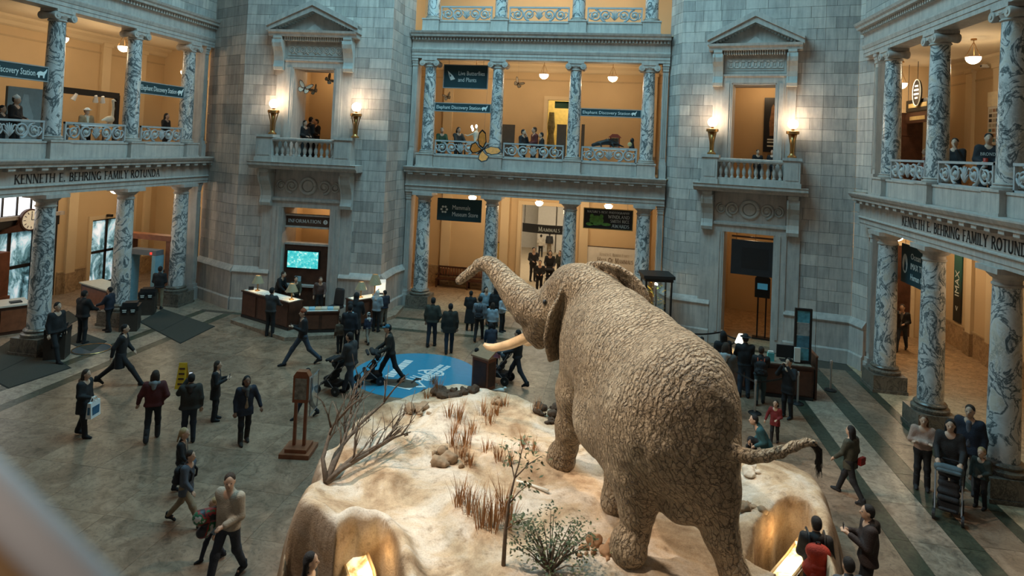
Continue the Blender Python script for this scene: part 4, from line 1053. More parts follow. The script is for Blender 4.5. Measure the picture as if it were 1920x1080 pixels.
def person(foot, top, face, label, pose='stand', arms=('down', 'down'), tops=BLK, legs=DJEAN, shoe=BLK, hair=HB, style='short', skin=0, coat=.86, z=0.0, fine=False, stride=0.0, lean=0.0, hat=None, hatc=None, boots=False, inner=None, topmat=None, H=None, pos=None, group=None, build=1.0, hood=None, look=0.0, bare=False, cat='person', dress=None):
    if pos is not None: P = np.array([pos[0], pos[1], z])
    else: P = at_z(foot[0], foot[1], z)
    if H is None: H = height_at(P, top[0], top[1]) - z
    k = H/1.75
    tc = CAM[:2]-P[:2]; base = math.atan2(tc[1], tc[0])           # towards the camera
    ang = base + math.radians(face)                                # 0 camera, 90 picture right, 180 away, -90 left
    rz = ang - PI/2
    res = (.0145 if fine else .027)*1.0
    K = .05
    child = H < 1.32; hs = 1.22 if child else 1.0
    bw_ = build
    # skeleton ----------------------------------------------------
    hipz, sit, crouch = .93, pose == 'sit', pose == 'crouch'
    off = np.zeros(3); ln = lean
    def up(p):      # lean of the upper body about the hips
        p = np.array(p, float); dy, dz = p[1], p[2]-hipz
        return np.array([p[0], dy*math.cos(ln)+dz*math.sin(ln), hipz - dy*math.sin(ln) + dz*math.cos(ln)]) + off
    feet = {}
    if crouch:
        off = np.array([0, -.05, -.50])
        for s in (-1, 1): feet[s] = (np.array([s*.1, -.05, .43]), np.array([s*.14, .30 if s > 0 else .16, .50 if s > 0 else .10]), np.array([s*.13, .12 if s > 0 else -.22, .09]))
    elif sit:
        off = np.array([0, 0, -.46])
        for s in (-1, 1): feet[s] = (np.array([s*.1, 0, .47]), np.array([s*.12, .42, .50]), np.array([s*.12, .44, .09]))
    else:
        for s in (-1, 1):
            st = stride*s; bend = .06 if st < 0 else .02
            feet[s] = (np.array([s*.09, 0, hipz-.02]), np.array([s*.10, st*.45 + .03 + bend*abs(stride)*1.2, .50]), np.array([s*(.10 if stride else .115), st*.95, .085 + (.07*abs(stride)*2 if st < 0 else 0)]))
        if stride: off = np.array([0, .02, -.10*stride*stride])
    hc = up((0, .03, 1.50+.135*hs)); hc = hc + [0, 0, .0]
    A_ = {}
    for s, kd in ((1, arms[1]), (-1, arms[0])):
        A_[s] = [up(p) for p in arm_pose(kd, s)]
    sk, topc, leg_, shoes = [], [], [], []
    rl = math.radians(look); HR = np.array([[math.cos(rl), -math.sin(rl), 0], [math.sin(rl), math.cos(rl), 0], [0, 0, 1]])
    def hd(v): return hc + HR @ (np.array(v, float)*hs)
    # body, one continuous surface
    sk += [ell(hd((0, .0, .02)), (.076*hs, .094*hs, .105*hs), HR, .03), ell(hd((0, .035, -.055)), (.056*hs, .06*hs, .062*hs), HR, .04), ell(hd((0, .105, -.012)), (.014, .022, .026), HR, .02),
           cap(up((0, -.01, 1.42)), hc + np.array([0, -.01, -.06]), .058, .052, .04)]
    for s in (-1, 1): sk.append(ell(hd((s*.078, -.012, .0)), (.014, .026, .036), HR, .012))
    sk += [cap(up((-.13, 0, 1.40)), up((.13, 0, 1.40)), .065, .065, .08)] + [cap(up((q*.065, -.01, 1.36)), up((q*.05, 0, 1.02)), .085, .085, .08) for q in (-1, 1)]
    for s in (-1, 1):
        sh, el_, wr = A_[s]; dv = (wr-el_)/np.linalg.norm(wr-el_)
        sk += [cap(sh, el_, .052, .042, .03), cap(el_, wr, .042, .030, .02)]
        pal = wr + dv*.055; side = np.cross(dv, [0, 0, 1.]); side = side/(np.linalg.norm(side)+1e-6); nrm = np.cross(side, dv)
        if fine:
            sk.append(cap(wr, wr+dv*.075, .030, .034, .012))
            for q in range(4):
                b0 = wr + dv*.085 + side*(.033-.022*q); L_ = (.05, .06, .055, .042)[q]; cu = -nrm*.018 if q else -nrm*.012
                sk += [cap(b0, b0+dv*L_*.55+cu*.4, .0125, .0115, .006), cap(b0+dv*L_*.55+cu*.4, b0+dv*L_+cu*1.6, .0115, .010, .006)]
            t0 = wr + dv*.03 + side*.028; sk += [cap(t0, t0+dv*.03+side*.025, .014, .013, .008), cap(t0+dv*.03+side*.025, t0+dv*.062+side*.026-nrm*.01, .013, .011, .006)]
        else:
            sk += [cap(wr, wr+dv*.10, .032, .030, .02), cap(wr+dv*.12, wr+dv*.15-nrm*.012, .026, .018, .02), cap(wr+dv*.03+side*.02, wr+dv*.08+side*.045, .016, .014, .02)]
        hp, kn, an = feet[s]
        sk += [cap(hp, kn, .075, .05, .05), cap(kn, an, .048, .034, .03), cap(an - [0, 0, .03], an + np.array([0, .13, -.045]), .032, .024, .03)]
        # clothes
        topc += [cap(sh, el_, .074*bw_, .062*bw_, .04), cap(el_, wr - dv*.02, .061*bw_, .048*bw_, .03)]
        leg_ += [cap(hp, kn, .094, .070, .05), cap(kn, an + [0, 0, .03 if boots else 0], .072, .058 if not bare else .05, .05)]
        f0 = an + np.array([0, -.03, -.045]); tz = max(0, an[2]-.085)
        sp_ = [cap(f0, f0 + np.array([0, .11, 0]), .045, .043, .03), cap(f0 + np.array([0, .11, -.005]), f0 + np.array([0, .19, -.012 - tz*.8]), .042, .034, .03), cap(an + [0, -.01, -.02], an + [0, -.012, .04], .05, .05, .03)]
        if boots: sp_ += [cap(an, an*.45+kn*.55, .064, .072, .03)]
        shoes.append(sp_)
    for q in (-1, 1): topc += [cap(up((q*.085*bw_, -.01, 1.33)), up((q*.068*bw_, -.005, 1.08)), .105*bw_, .103*bw_, .08), cap(up((q*.068*bw_, -.005, 1.08)), up((q*.078*bw_, 0, .93)), .103*bw_, .112*bw_, .08)]
    topc += [cap(up((-.14, -.01, 1.385)), up((.14, -.01, 1.385)), .085, .085, .06), cap(up((-.05, -.01, 1.2)), up((.05, -.01, 1.2)), .115*bw_, .115*bw_, .08), cap(up((0, -.02, 1.44)), up((0, -.005, 1.485)), .082, .070, .04)]
    if coat < .9:
        if crouch or sit: topc.append(cap(up((-.07, 0, .96)), up((.07, 0, .96)), .15, .15, .08))
        else:
            for q in np.linspace(.95, coat+.10, max(2, int((.95-coat)/.1))):
                wq = (.95-q)
                topc.append(cap(up((-.085*bw_-.05*wq, stride*-.15*wq, q-.1)), up((.085*bw_+.05*wq, stride*.15*wq, q-.1)), .122*bw_+.03*wq, .122*bw_+.03*wq, .06))
    leg_ += [cap((-.075+off[0], off[1], hipz+off[2]), (.075, off[1], hipz+off[2]), .105, .105, .08)]
    fl_ = []
    # build --------------------------------------------------------
    V, Q = sdf_mesh(sk, res, K); body = link('person', np_mesh('person', V, Q, skin_mat(skin)), None, tuple(P), rz, (k, k, k))
    tag(body, label, cat, group)
    def part(nm, prims, mat, r=res, kk=.05, zmin=None):
        V, Q = sdf_mesh(prims, r, kk, zmin); return link(nm, np_mesh(nm, V, Q, mat), body)
    part('jacket' if coat < .9 else 'top', topc, topmat or cloth(tops), zmin=None if (crouch or sit) else min(coat+.03, .90) - .10*stride*stride)
    part('trousers', leg_, cloth(legs))
    for sp_ in shoes: part('boot' if boots else 'shoe', sp_, cloth(shoe), res*.9)
    if inner:
        part('inner_top', [cap(up((0, .058, 1.41)), up((0, .058, .98)), .060, .074, .05)], cloth(inner))
    if dress: part('scarf', [cap(up((-.06, .04, 1.44)), up((.07, .05, 1.44)), .075, .075, .03), cap(up((.0, .12, 1.42)), up((.01, .17, 1.28)), .05, .04, .03)], cloth(dress))
    hr = None
    if style != 'bald':
        hp_ = [ell(hd((0, -.022, .052)), (.086*hs, .094*hs, .088*hs), HR, .02), ell(hd((0, -.05, .0)), (.082*hs, .066*hs, .085*hs), HR, .03)]
        if style in ('long', 'bob'):
            ez = -.22 if style == 'long' else -.10
            for s in (-1, 0, 1): hp_.append(cap(hd((s*.058, -.05 - .02*(s == 0), .0)), hd((s*.070, -.075, ez)), .050, .040, .03))
        if style == 'pony': hp_ += [cap(hd((0, -.10, .02)), hd((0, -.15, -.18)), .034, .02, .02)]
        part('hair', hp_, cloth(hair), min(res, .02), .02)
    if hat == 'cap':
        part('cap', [ell(hd((0, -.01, .062)), (.088*hs, .1*hs, .078*hs), HR, .02), ell(hd((0, .10, .052)), (.066*hs, .075*hs, .014), HR, .015)], cloth(hatc), min(res, .02), .02)
    elif hat == 'beanie':
        part('beanie', [ell(hd((0, -.012, .062)), (.09*hs, .1*hs, .088*hs), HR, .02), cap(hd((0, -.01, .13)), hd((0, -.015, .165)), .03, .02, .03)], cloth(hatc), min(res, .02), .02)
    elif hat == 'scarf':
        part('headscarf', [ell(hd((0, -.02, .03)), (.092*hs, .1*hs, .115*hs), HR, .02), cap(hd((0, -.03, -.06)), up((0, -.02, 1.40)), .085, .11, .03)], cloth(hatc), min(res, .02), .02)
    elif hat == 'brim':
        part('hat', [ell(hd((0, -.0, .07)), (.088, .1, .075), HR, .02), ell(hd((0, .0, .055)), (.15, .17, .016), HR, .015)], cloth(hatc), min(res, .02), .02)
    if hood:
        part('hood', [cap(up((-.08, -.05, 1.46)), up((.08, -.05, 1.46)), .062, .062, .03), cap(up((0, -.10, 1.46)), up((0, -.13, 1.36)), .075, .05, .03)], cloth(hood), min(res, .022), .03)
    if fine and abs(face) < 120:
        for s in (-1, 1): MB().ellipsoid((0, 0, 0), (.013, .008, .008), 8, 6).build('eye', M['blackpl'], body, tuple(hd((s*.032, .086, .012))))
        MB().ellipsoid((0, 0, 0), (.024, .008, .006), 8, 6).build('mouth', cloth((.30, .12, .10)), body, tuple(hd((0, .090, -.058))))
    body['_k'] = k
    del body['_k']
    PEOPLE[label] = dict(P=P, rz=rz, k=k, A=A_, hd=hd, up=up, body=body)
    return body
PEOPLE = {}
def at_person(label, p):
    """a point of a person's local space in the world"""
    q = PEOPLE[label]; c, s = math.cos(q['rz']), math.sin(q['rz']); p = np.asarray(p)*q['k']
    return q['P'] + np.array([c*p[0]-s*p[1], s*p[0]+c*p[1], p[2]])
def backpack(label, plabel, mat, sc=1.0, strap=None):
    q = PEOPLE[plabel]; u = q['up']; c = u((0, -.205, 1.18))
    t = thing('backpack', label, 'backpack', tuple(at_person(plabel, c)), q['rz']); k = q['k']*sc; t.scale = (k, k, k)
    V, Q = sdf_mesh([cap((-.07, 0, .10), (.07, 0, .10), .085, .085, .06), cap((-.09, -.01, -.12), (.09, -.01, -.12), .10, .10, .06), cap((0, 0, .1), (0, -.02, -.12), .10, .12, .06)], .018, .04)
    link('bag_body', np_mesh('bag_body', V, Q, mat), t)
    V, Q = sdf_mesh([cap((-.06, -.10, -.15), (.06, -.10, -.15), .05, .05, .04), cap((-.05, -.09, -.05), (.05, -.09, -.05), .045, .045, .04)], .016, .04)
    link('front_pocket', np_mesh('front_pocket', V, Q, mat), t)
    MB().tube([(-.03, .0, .19), (-.02, 0, .225), (.02, 0, .225), (.03, 0, .19)], .01, 6).build('grab_handle', strap or M['blackpl'], t)
    for s in (-1, 1):
        MB().tube([(s*.09, .04, .14), (s*.10, .12, .24), (s*.11, .27, .23), (s*.115, .385, .10), (s*.12, .37, -.05), (s*.13, .2, -.16), (s*.11, .06, -.18)], .017, 6, flat=2.0).build('strap', strap or M['blackpl'], t, smooth=True)
    return t

# ---- left hall, near people
person((152, 818), (152, 694), 55, 'woman in black parka with fur hood carrying a white and blue bag', arms=('down', 'hold'), tops=BLK, legs=BLK, hair=HB, style='long', coat=.62, fine=True, stride=.18, hood=(.14, .09, .06), boots=True)
person((284, 826), (281, 697), 172, 'woman in maroon jacket with grey hood seen from behind', arms=('out', 'pocket'), tops=(.085, .014, .014), legs=BLK, hair=HB, style='bob', coat=.86, fine=True, stride=.2, hood=(.2, .2, .2), boots=True, shoe=CHAR, build=1.08)
person((352, 830), (350, 703), 178, 'man in dark puffer jacket seen from behind holding up a phone', arms=('face', 'down'), topmat=striped('puffer_dark', (.016, .015, .013), (.04, .037, .03), 14), legs=DJEAN, hair=HK, coat=.86, fine=True, build=1.2, hood=DKB)
person((401, 788), (403, 678), 80, 'woman in black coat standing sideways reading her phone', arms=('phone', 'phone'), tops=BLK, legs=BLK, hair=HB, style='long', coat=.64, fine=True, boots=True)
person((456, 830), (460, 705), 15, 'woman in open dark coat over tan top with grey scarf', arms=('out', 'down'), tops=NAVY, legs=BLK, hair=HK, style='bob', skin=2, coat=.72, fine=True, inner=(.30, .21, .13), dress=(.07, .06, .055), boots=True, shoe=DKB, stride=.1)
person((336, 925), (342, 807), 70, 'blond woman in black jacket just behind the boy in stripes', arms=('down', 'swing_f'), tops=BLK, legs=DJEAN, hair=HBL, style='pony', fine=True, inner=(.4, .3, .22), stride=.2)
person((344, 984), (343, 845), 62, 'boy in navy striped jacket and khaki shorts striding right', arms=('swing_b', 'swing_f'), topmat=striped('stripe_navy', (.018, .025, .04), (.12, .14, .17), 30), legs=KHA, hair=HB, coat=.74, fine=True, stride=.46, lean=.05)
person((424, 1090), (425, 888), -38, 'man in cream sweater and jeans walking with a bundle under his arm', arms=('hold', 'swing_b'), tops=(.36, .31, .24), legs=DJEAN, hair=HB, coat=.92, fine=True, stride=.3, build=1.12, look=35)
person((398, 1050), (393, 938), -70, 'child in pale blue top half hidden by the man in cream sweater', arms=('down', 'swing_f'), tops=(.22, .30, .36), legs=NAVY, hair=HBL, style='bob', fine=True, stride=.3)
person((222, 722), (222, 607), 75, 'balding man in long black coat striding right past the entrance mats', arms=('swing_f', 'swing_b'), tops=BLK, legs=BLK, hair=HK, coat=.52, fine=True, stride=.62, lean=.06, skin=0)
# guards at the entrance
person((100, 678), (103, 567), 40, 'guard in black uniform standing beside the near left column', arms=('down', 'down'), tops=BLK, legs=BLK, hair=HK, coat=.86, stride=.32, fine=True)
person((152, 644), (158, 545), 130, 'heavy guard in black standing at the bag check table', arms=('desk', 'desk'), tops=(.008, .008, .009), legs=BLK, hair=HK, skin=2, build=1.15, fine=True)
person((203, 622), (204, 539), -120, 'guard in dark jacket facing the bag check table from the right', arms=('desk', 'down'), tops=NAVY, legs=BLK, hair=HK, build=1.05, stride=.12)
person((296, 580), (301, 500), 160, 'man in black jacket and khaki trousers by the metal detector', arms=('hold', 'hold'), tops=BLK, legs=KHA, hair=HK)
person((316, 553), (316, 480), -100, 'person in dark clothes behind the far left column', arms=('hold', 'hold'), tops=BLK, legs=BLK, hair=HK)
person((62, 566), (62, 482), 60, 'visitor in dark clothes coming in through the glass entrance doors', arms=('down', 'down'), tops=BLK, legs=DJEAN, hair=HK, stride=.2)
# ---- information desk
DZ = .0
person((505, 631), (507, 540), 150, 'man in dark grey jacket standing at the left of the information desk', arms=('desk', 'desk'), tops=CHAR, legs=BLK, hair=HK, style='short')
person((566, 684), (572, 578), -78, 'man in orange knit cap and black jacket walking left with a phone', arms=('phone', 'phone'), tops=BLK, legs=JEAN, hair=HB, stride=.55, hat='beanie', hatc=(.30, .07, .025), fine=True)
person(None, None, 8, 'attendant with brown hair and brown sweater behind the desk counter', pos=at_z(597, 590, .14)[:2], z=.14, H=1.62, arms=('desk', 'down'), tops=(.10, .055, .045), legs=BLK, hair=(.11, .05, .03), style='long', coat=.92, lean=.18)
person(None, None, 60, 'attendant in black leaning over the left desk beneath the screen', pos=at_z(519, 583, .14)[:2], z=.14, H=1.72, arms=('desk', 'desk'), tops=BLK, legs=BLK, hair=HB, lean=.3)
person(None, None, 10, 'attendant in olive half hidden behind the desk lamp', pos=at_z(551, 586, .14)[:2], z=.14, H=1.55, arms=('desk', 'desk'), tops=(.06, .055, .035), legs=BLK, hair=HB, lean=.15)
person((662, 655), (660, 550), 165, 'visitor in black hooded coat at the right of the information desk', arms=('desk', 'desk'), tops=BLK, legs=BLK, hair=HK, hat='scarf', hatc=BLK, coat=.62, lean=.12)
person((704, 622), (699, 545), 150, 'visitor in pale blue jacket with white headscarf at the desk', arms=('up', 'hold'), tops=(.26, .32, .36), legs=BLK, hair=HK, style='bald', hat='scarf', hatc=(.62, .60, .55))
person((719, 612), (717, 545), -150, 'young man in dark jacket and black cap at the right desk end', arms=('hold', 'hold'), tops=NAVY, legs=(.16, .13, .10), hair=HK, hat='cap', hatc=BLK)
person((689, 645), (689, 588), -150, 'child in navy parka with white fur hood by the desk', arms=('down', 'swing_f'), tops=(.02, .03, .06), legs=(.25, .22, .18), hair=HK, hood=(.6, .58, .55), stride=.3, hat='scarf', hatc=(.45, .44, .42))
person((636, 662), (634, 598), -160, 'child in brown jacket in front of the information desk', arms=('down', 'down'), tops=(.10, .065, .04), legs=BLK, hair=HB, stride=.1)
person((652, 668), (650, 572), 170, 'adult in black with a pale blue scarf behind the pushchair man', arms=('hold', 'down'), tops=(.012, .013, .018), legs=BLK, hair=HK, dress=(.20, .36, .45))
person((656, 742), (657, 624), -125, 'man in charcoal shirt and jeans pushing the left pushchair', arms=('push', 'push'), tops=CHAR, legs=JEAN, hair=HK, fine=True, stride=.3, lean=.1, build=1.1)
person((731, 716), (726, 607), -80, 'man in blue cap pushing the tilted pushchair across the blue floor disc', arms=('push', 'push'), tops=(.022, .022, .018), legs=BLK, hair=HK, fine=True, stride=.4, lean=.14, hat='cap', hatc=(.03, .14, .22))
# ---- centre floor
person((808, 650), (812, 559), 165, 'man in olive jacket and dark cap walking away beside a woman', arms=('down', 'pocket'), tops=OLV, legs=DJEAN, hair=HK, hat='cap', hatc=BLK, stride=.12, build=1.15, fine=True)
person((841, 663), (839, 570), -175, 'woman in long dark brown jacket walking away beside the capped man', arms=('down', 'down'), tops=(.026, .022, .016), legs=DJEAN, hair=HK, coat=.72, stride=.1, build=1.12, fine=True)
person((880, 620), (883, 546), 175, 'tall figure in a long black coat at the left of the standing group', arms=('hold', 'hold'), tops=BLK, legs=BLK, hair=HK, coat=.3)
person((897, 639), (892, 556), 170, 'man in grey jacket with dark backpack in the standing group', arms=('hold', 'down'), tops=(.16, .19, .22), legs=BLK, hair=HK, stride=.28)
person((908, 610), (907, 538), 20, 'woman in pale blue jacket with long dark hair in the standing group', arms=('down', 'down'), tops=(.24, .36, .44), legs=BLK, hair=HK, style='long')
person((921, 640), (921, 568), 170, 'girl in light blue jacket below the raised trunk', arms=('down', 'down'), tops=(.32, .40, .46), legs=BLK, hair=HB, style='long')
person((940, 622), (940, 552), 60, 'girl in white and blue jacket at the right of the standing group', arms=('hold', 'hold'), tops=(.42, .46, .50), legs=BLK, hair=HB, style='long')
person((927, 612), (927, 540), 175, 'person in black behind the girl in light blue', arms=('down', 'down'), tops=BLK, legs=BLK, hair=HK, style='long')
person((920, 690), (921, 606), -165, 'woman in dark coat bending in front of the red brown lectern', arms=('desk', 'desk'), tops=NAVY, legs=BLK, hair=HK, style='long', lean=.35)
person((891, 722), (891, 655), 100, 'child in black jacket left of the red brown lectern', arms=('desk', 'desk'), tops=BLK, legs=BLK, hair=HK)
person((927, 700), (925, 643), 170, 'child in pink top behind the red brown lectern', arms=('down', 'down'), tops=(.55, .22, .30), legs=NAVY, hair=HB)
person((969, 722), (966, 618), -110, 'man in dark jacket and jeans walking with the pushchair under the tusk', arms=('push', 'push'), tops=(.015, .02, .025), legs=DJEAN, hair=HK, stride=.4, fine=True)
# ---- right side: queue and ticket desk
person((1313, 715), (1313, 632), 160, 'person in black at the head of the rope line', arms=('hold', 'hold'), tops=BLK, legs=BLK, hair=HK)
person((1288, 700), (1288, 630), 170, 'dark haired person half hidden behind the elephant rump', arms=('hold', 'hold'), tops=BLK, legs=BLK, hair=HB)
person((1352, 738), (1361, 622), -150, 'tall person in black behind the woman in grey hooded jacket', arms=('hold', 'hold'), tops=BLK, legs=BLK, hair=HK, style='long')
person((1357, 775), (1358, 643), 172, 'woman in grey jacket with pale hood in the queue', arms=('hold', 'hold'), tops=(.085, .085, .08), legs=BLK, hair=HB, style='bob', hood=(.36, .38, .38), fine=True, coat=.80)
person((1394, 745), (1402, 628), -170, 'man in black vest with red sleeves at the ticket desk', arms=('desk', 'desk'), tops=BLK, legs=JEAN, hair=HK, fine=True, hat='brim', hatc=BLK)
person((1424, 758), (1421, 650), -178, 'man in black jacket with orange backpack straps at the ticket desk', arms=('desk', 'desk'), tops=BLK, legs=(.04, .075, .085), hair=HB, fine=True, stride=.15)
person((1476, 783), (1480, 672), -30, 'person in black holding a camera to the face by the rope', arms=('face', 'face'), tops=BLK, legs=BLK, hair=HK, coat=.7, fine=True)
person((1452, 830), (1447, 751), -10, 'girl in red coat beside the rope barrier post', arms=('hold', 'out'), tops=(.20, .018, .018), legs=BLK, hair=HB, style='bob', coat=.72, fine=True, stride=.15)
person((1432, 868), (1418, 803), -75, 'man in teal jacket crouching beside a small child', pose='crouch', arms=('hold', 'hold'), tops=(.02, .085, .10), legs=BLK, hair=HK, fine=True, H=1.72, lean=.45)
person((1402, 874), (1403, 824), 60, 'small child in black next to the crouching man', arms=('down', 'hold'), tops=BLK, legs=BLK, hair=HK, fine=True)
person((1594, 936), (1597, 799), -118, 'woman in olive jacket with long black hair walking along the border strip', arms=('swing_f', 'down'), tops=(.055, .055, .038), legs=BLK, hair=HK, style='long', fine=True, stride=.38, coat=.74)
person((1728, 916), (1736, 780), 2, 'young woman in pale pink top with folded arms', arms=('fold', 'fold'), tops=(.42, .29, .23), legs=BLK, hair=(.12, .06, .03), style='long', coat=.95, fine=True, boots=True)
person((1778, 942), (1786, 788), 0, 'woman in black patterned dress pushing the family pushchair', arms=('push', 'push'), tops=(.02, .018, .018), legs=BLK, hair=HK, style='long', coat=.66, fine=True)
person((1815, 922), (1827, 762), -12, 'man in striped sweater and open dark coat behind the family', arms=('down', 'down'), tops=NAVY, legs=(.07, .07, .075), hair=HB, fine=True, inner=(.10, .10, .12), coat=.76, build=1.05)
person((1838, 952), (1836, 842), -20, 'blond boy in dark green shirt beside the pushchair', arms=('hold', 'down'), tops=(.03, .038, .03), legs=BLK, hair=HBL, fine=True)
person(None, None, -170, 'person with red backpack looking into the lit rock alcove', pos=at_z(1531, 985, 1.60)[:2], H=1.72, arms=('hold', 'hold'), tops=(.022, .018, .018), legs=BLK, hair=HK, fine=True, hood=(.02, .016, .016))
person(None, None, -78, 'person in dark brown jacket looking down at a phone in the lower right', pos=at_z(1630, 962, 1.64)[:2], H=1.76, arms=('phone', 'phone'), tops=(.03, .018, .016), legs=BLK, hair=HK, fine=True, hood=(.02, .014, .012), build=1.1, coat=.80)
person(None, None, -150, 'dark haired person cut off by the bottom frame edge', pos=at_z(1592, 1062, 1.55)[:2], H=1.66, arms=('hold', 'hold'), tops=(.05, .06, .075), legs=BLK, hair=HK, fine=True)
person(None, None, 75, 'long haired woman at the bottom edge beside the left rock display', pos=at_z(580, 1052, 1.55)[:2], H=1.66, arms=('hold', 'hold'), tops=BLK, legs=BLK, hair=HK, style='long', fine=True)
person((1690, 658), (1691, 570), -10, 'man in black coat carrying a bag in the right gallery', arms=('hold', 'down'), tops=BLK, legs=DJEAN, hair=HB, stride=.35, inner=(.18, .17, .16))
person((574, 783), (573, 690), -60, 'person in dark clothes hidden behind the wooden map stand', arms=('down', 'down'), tops=BLK, legs=DJEAN, hair=HK, stride=.4)
# ---- mammal hall beyond the far door
person((998, 527), (998, 464), 20, 'man in black standing in the mammal hall doorway', arms=('hold', 'hold'), tops=BLK, legs=BLK, hair=HK)
person((1010, 552), (1009, 488), 0, 'man carrying a child in red through the far doorway', arms=('hold', 'hold'), tops=BLK, legs=BLK, hair=HK, stride=.15)
person((1029, 535), (1029, 470), 0, 'woman pushing a dark pushchair through the far doorway', arms=('push', 'push'), tops=BLK, legs=BLK, hair=HK, style='long')
person((1048, 520), (1049, 470), -20, 'person in dark jacket beside the far door jamb', arms=('down', 'down'), tops=(.03, .03, .02), legs=BLK, hair=HK, style='long')
person((1013, 482), (1014, 440), 175, 'person in white shirt deep in the mammal hall', arms=('down', 'down'), tops=(.55, .5, .42), legs=BLK, hair=HK)
person((1029, 478), (1029, 436), 175, 'person in dark shirt and khaki trousers deep in the mammal hall', arms=('down', 'down'), tops=CHAR, legs=KHA, hair=HK)
# ---- upper galleries: figures behind the balustrades
def upstairs(px, ytop, F, v, face, label, H=1.7, zf=Z1, **kw):
    d = ray(px, ytop); Pp = F.o + F.y*v; kk = ((Pp-CAM)@F.y)/(d@F.y); X = CAM + d*kk
    return person(None, None, face, label, pos=X[:2], z=zf, H=float(X[2]-zf), **kw)
upstairs(829, 240, FC, .85, 10, 'visitor in green jacket leaning on the far balustrade at left', arms=('lean', 'lean'), tops=(.03, .07, .035), legs=BLK, hair=HG, coat=.9)
upstairs(860, 239, FC, .85, 30, 'visitor in dark coat leaning on the far balustrade beside the green jacket', arms=('lean', 'lean'), tops=(.03, .028, .026), legs=BLK, hair=HB, style='bob')
upstairs(981, 243, FC, .8, 60, 'person in black on the far gallery facing a companion in maroon', arms=('chin', 'hold'), tops=BLK, legs=BLK, hair=HK)
upstairs(1003, 239, FC, 1.75, -70, 'person in maroon top on the far gallery', arms=('hold', 'hold'), tops=(.10, .02, .02), legs=BLK, hair=HB)
upstairs(1016, 249, FC, .85, -80, 'person in black crouched low behind the middle far balustrade', arms=('hold', 'hold'), tops=BLK, legs=BLK, hair=HK)
upstairs(312, 213, FL, 1.6, 60, 'woman in black near the end of the left gallery', arms=('hold', 'hold'), tops=BLK, legs=BLK, hair=HK, style='long')
upstairs(30, 180, FL, 1.5, 60, 'visitor in dark coat and white cap on the left gallery', arms=('hold', 'hold'), tops=BLK, legs=BLK, hair=HK, hat='beanie', hatc=(.6, .58, .55))
upstairs(4, 198, FL, 1.3, 60, 'dark figure at the left frame edge on the second floor', arms=('hold', 'hold'), tops=BLK, legs=BLK, hair=HK)
upstairs(1791, 260, FR, .9, -10, 'seated looking visitor in black jacket with hand at chin on the right gallery', arms=('chin', 'lean'), tops=BLK, legs=BLK, hair=HK)
upstairs(1854, 251, FR, .8, 5, 'man in dark lettered sweatshirt holding a red item on the right gallery', arms=('hold', 'hold'), tops=(.012, .012, .016), legs=BLK, hair=HK, build=1.1)
upstairs(1737, 279, FR, 1.2, -80, 'fair haired person behind the middle right column upstairs', arms=('hold', 'hold'), tops=(.2, .05, .03), legs=BLK, hair=HBL)
for px_, yt, v_, fc, lb in ((572, 226, 1.15, 40, 'left person of the dark group on the left balcony'), (583, 220, 1.9, 120, 'middle person of the dark group on the left balcony'), (594, 224, 2.7, -60, 'right person of the dark group on the left balcony')):
    upstairs(px_, yt, FPL, v_, fc, lb, arms=('hold', 'hold'), tops=BLK, legs=BLK, hair=HK)
upstairs(557, 243, FPL, .85, 20, 'child at the railing of the left balcony', arms=('hold', 'hold'), tops=(.2, .08, .04), legs=BLK, hair=HB)
upstairs(1421, 281, FPR, .9, 20, 'left of two heads above the right balcony rail', arms=('hold', 'hold'), tops=BLK, legs=BLK, hair=HB)
upstairs(1449, 281, FPR, 1.1, -20, 'right of two heads above the right balcony rail', arms=('hold', 'hold'), tops=BLK, legs=BLK, hair=HK)
backpack('dark backpack worn by the man in grey in the standing group', 'man in grey jacket with dark backpack in the standing group', cloth((.02, .02, .025)))
backpack('bright red backpack seen from behind at the lower right alcove', 'person with red backpack looking into the lit rock alcove', cloth((.42, .035, .015)), 1.25)
backpack('black backpack with orange straps at the ticket desk', 'man in black jacket with orange backpack straps at the ticket desk', cloth((.015, .015, .015)), 1.0, cloth((.45, .09, .04)))
backpack('black backpack on the striding boy in stripes', 'boy in navy striped jacket and khaki shorts striding right', cloth(BLK), .95)
# ================================================================== lamps
WARM = (1.0, .74, .46)
def pendant(F, px, py, v, zc, label, energy=110, r=.23, pos=None):
    if pos is None: x, z = F.px(px, py, v)
    else: x, z = pos
    t = thing('pendant_lamp', label, 'lamp', F.w(x, v, z), F.rz, 'gallery pendant lamps')
    MB().lathe([(.02, -r*.95)] + [(r*math.cos(a), r*math.sin(a)*.95) for a in [(-80+i*10)*PI/180 for i in range(9)]] + [(r*.98, .03), (r*.5, .05)], 18).build('glass_bowl', M['glow'], t, smooth=True)
    MB().tube([(r*math.cos(a), r*math.sin(a), .03) for a in [2*PI*i/18 for i in range(19)]], .018, 6).build('rim', M['brass'], t)
    for i in range(3):
        a = 2*PI*i/3 + .5; MB().tube([(r*math.cos(a), r*math.sin(a), .03), (.02*math.cos(a), .02*math.sin(a), .50)], .010, 5).build('chain', M['glow'] if False else M['brass'], t)
    MB().tube([(0, 0, .48), (0, 0, zc-z)], .014, 6).build('stem', M['brass'], t)
    MB().lathe([(.09, zc-z-.05), (.09, zc-z)], 12).build('ceiling_rose', M['brass'], t)
    light('pendant_light', 'POINT', F.w(x, v, z-r-.12), energy*.62, WARM, shadow_soft_size=.14)
pendant(FC, 1020, 140, 2.4, 12.0, 'glowing bowl pendant in the middle bay of the far second floor')
pendant(FC, 1149, 145, 2.4, 12.0, 'glowing bowl pendant in the right bay of the far second floor')
pendant(FC, 0, 0, 2.4, 12.0, 'bowl pendant hidden behind the butterfly sign on the far second floor', pos=(-3.4, 10.95))
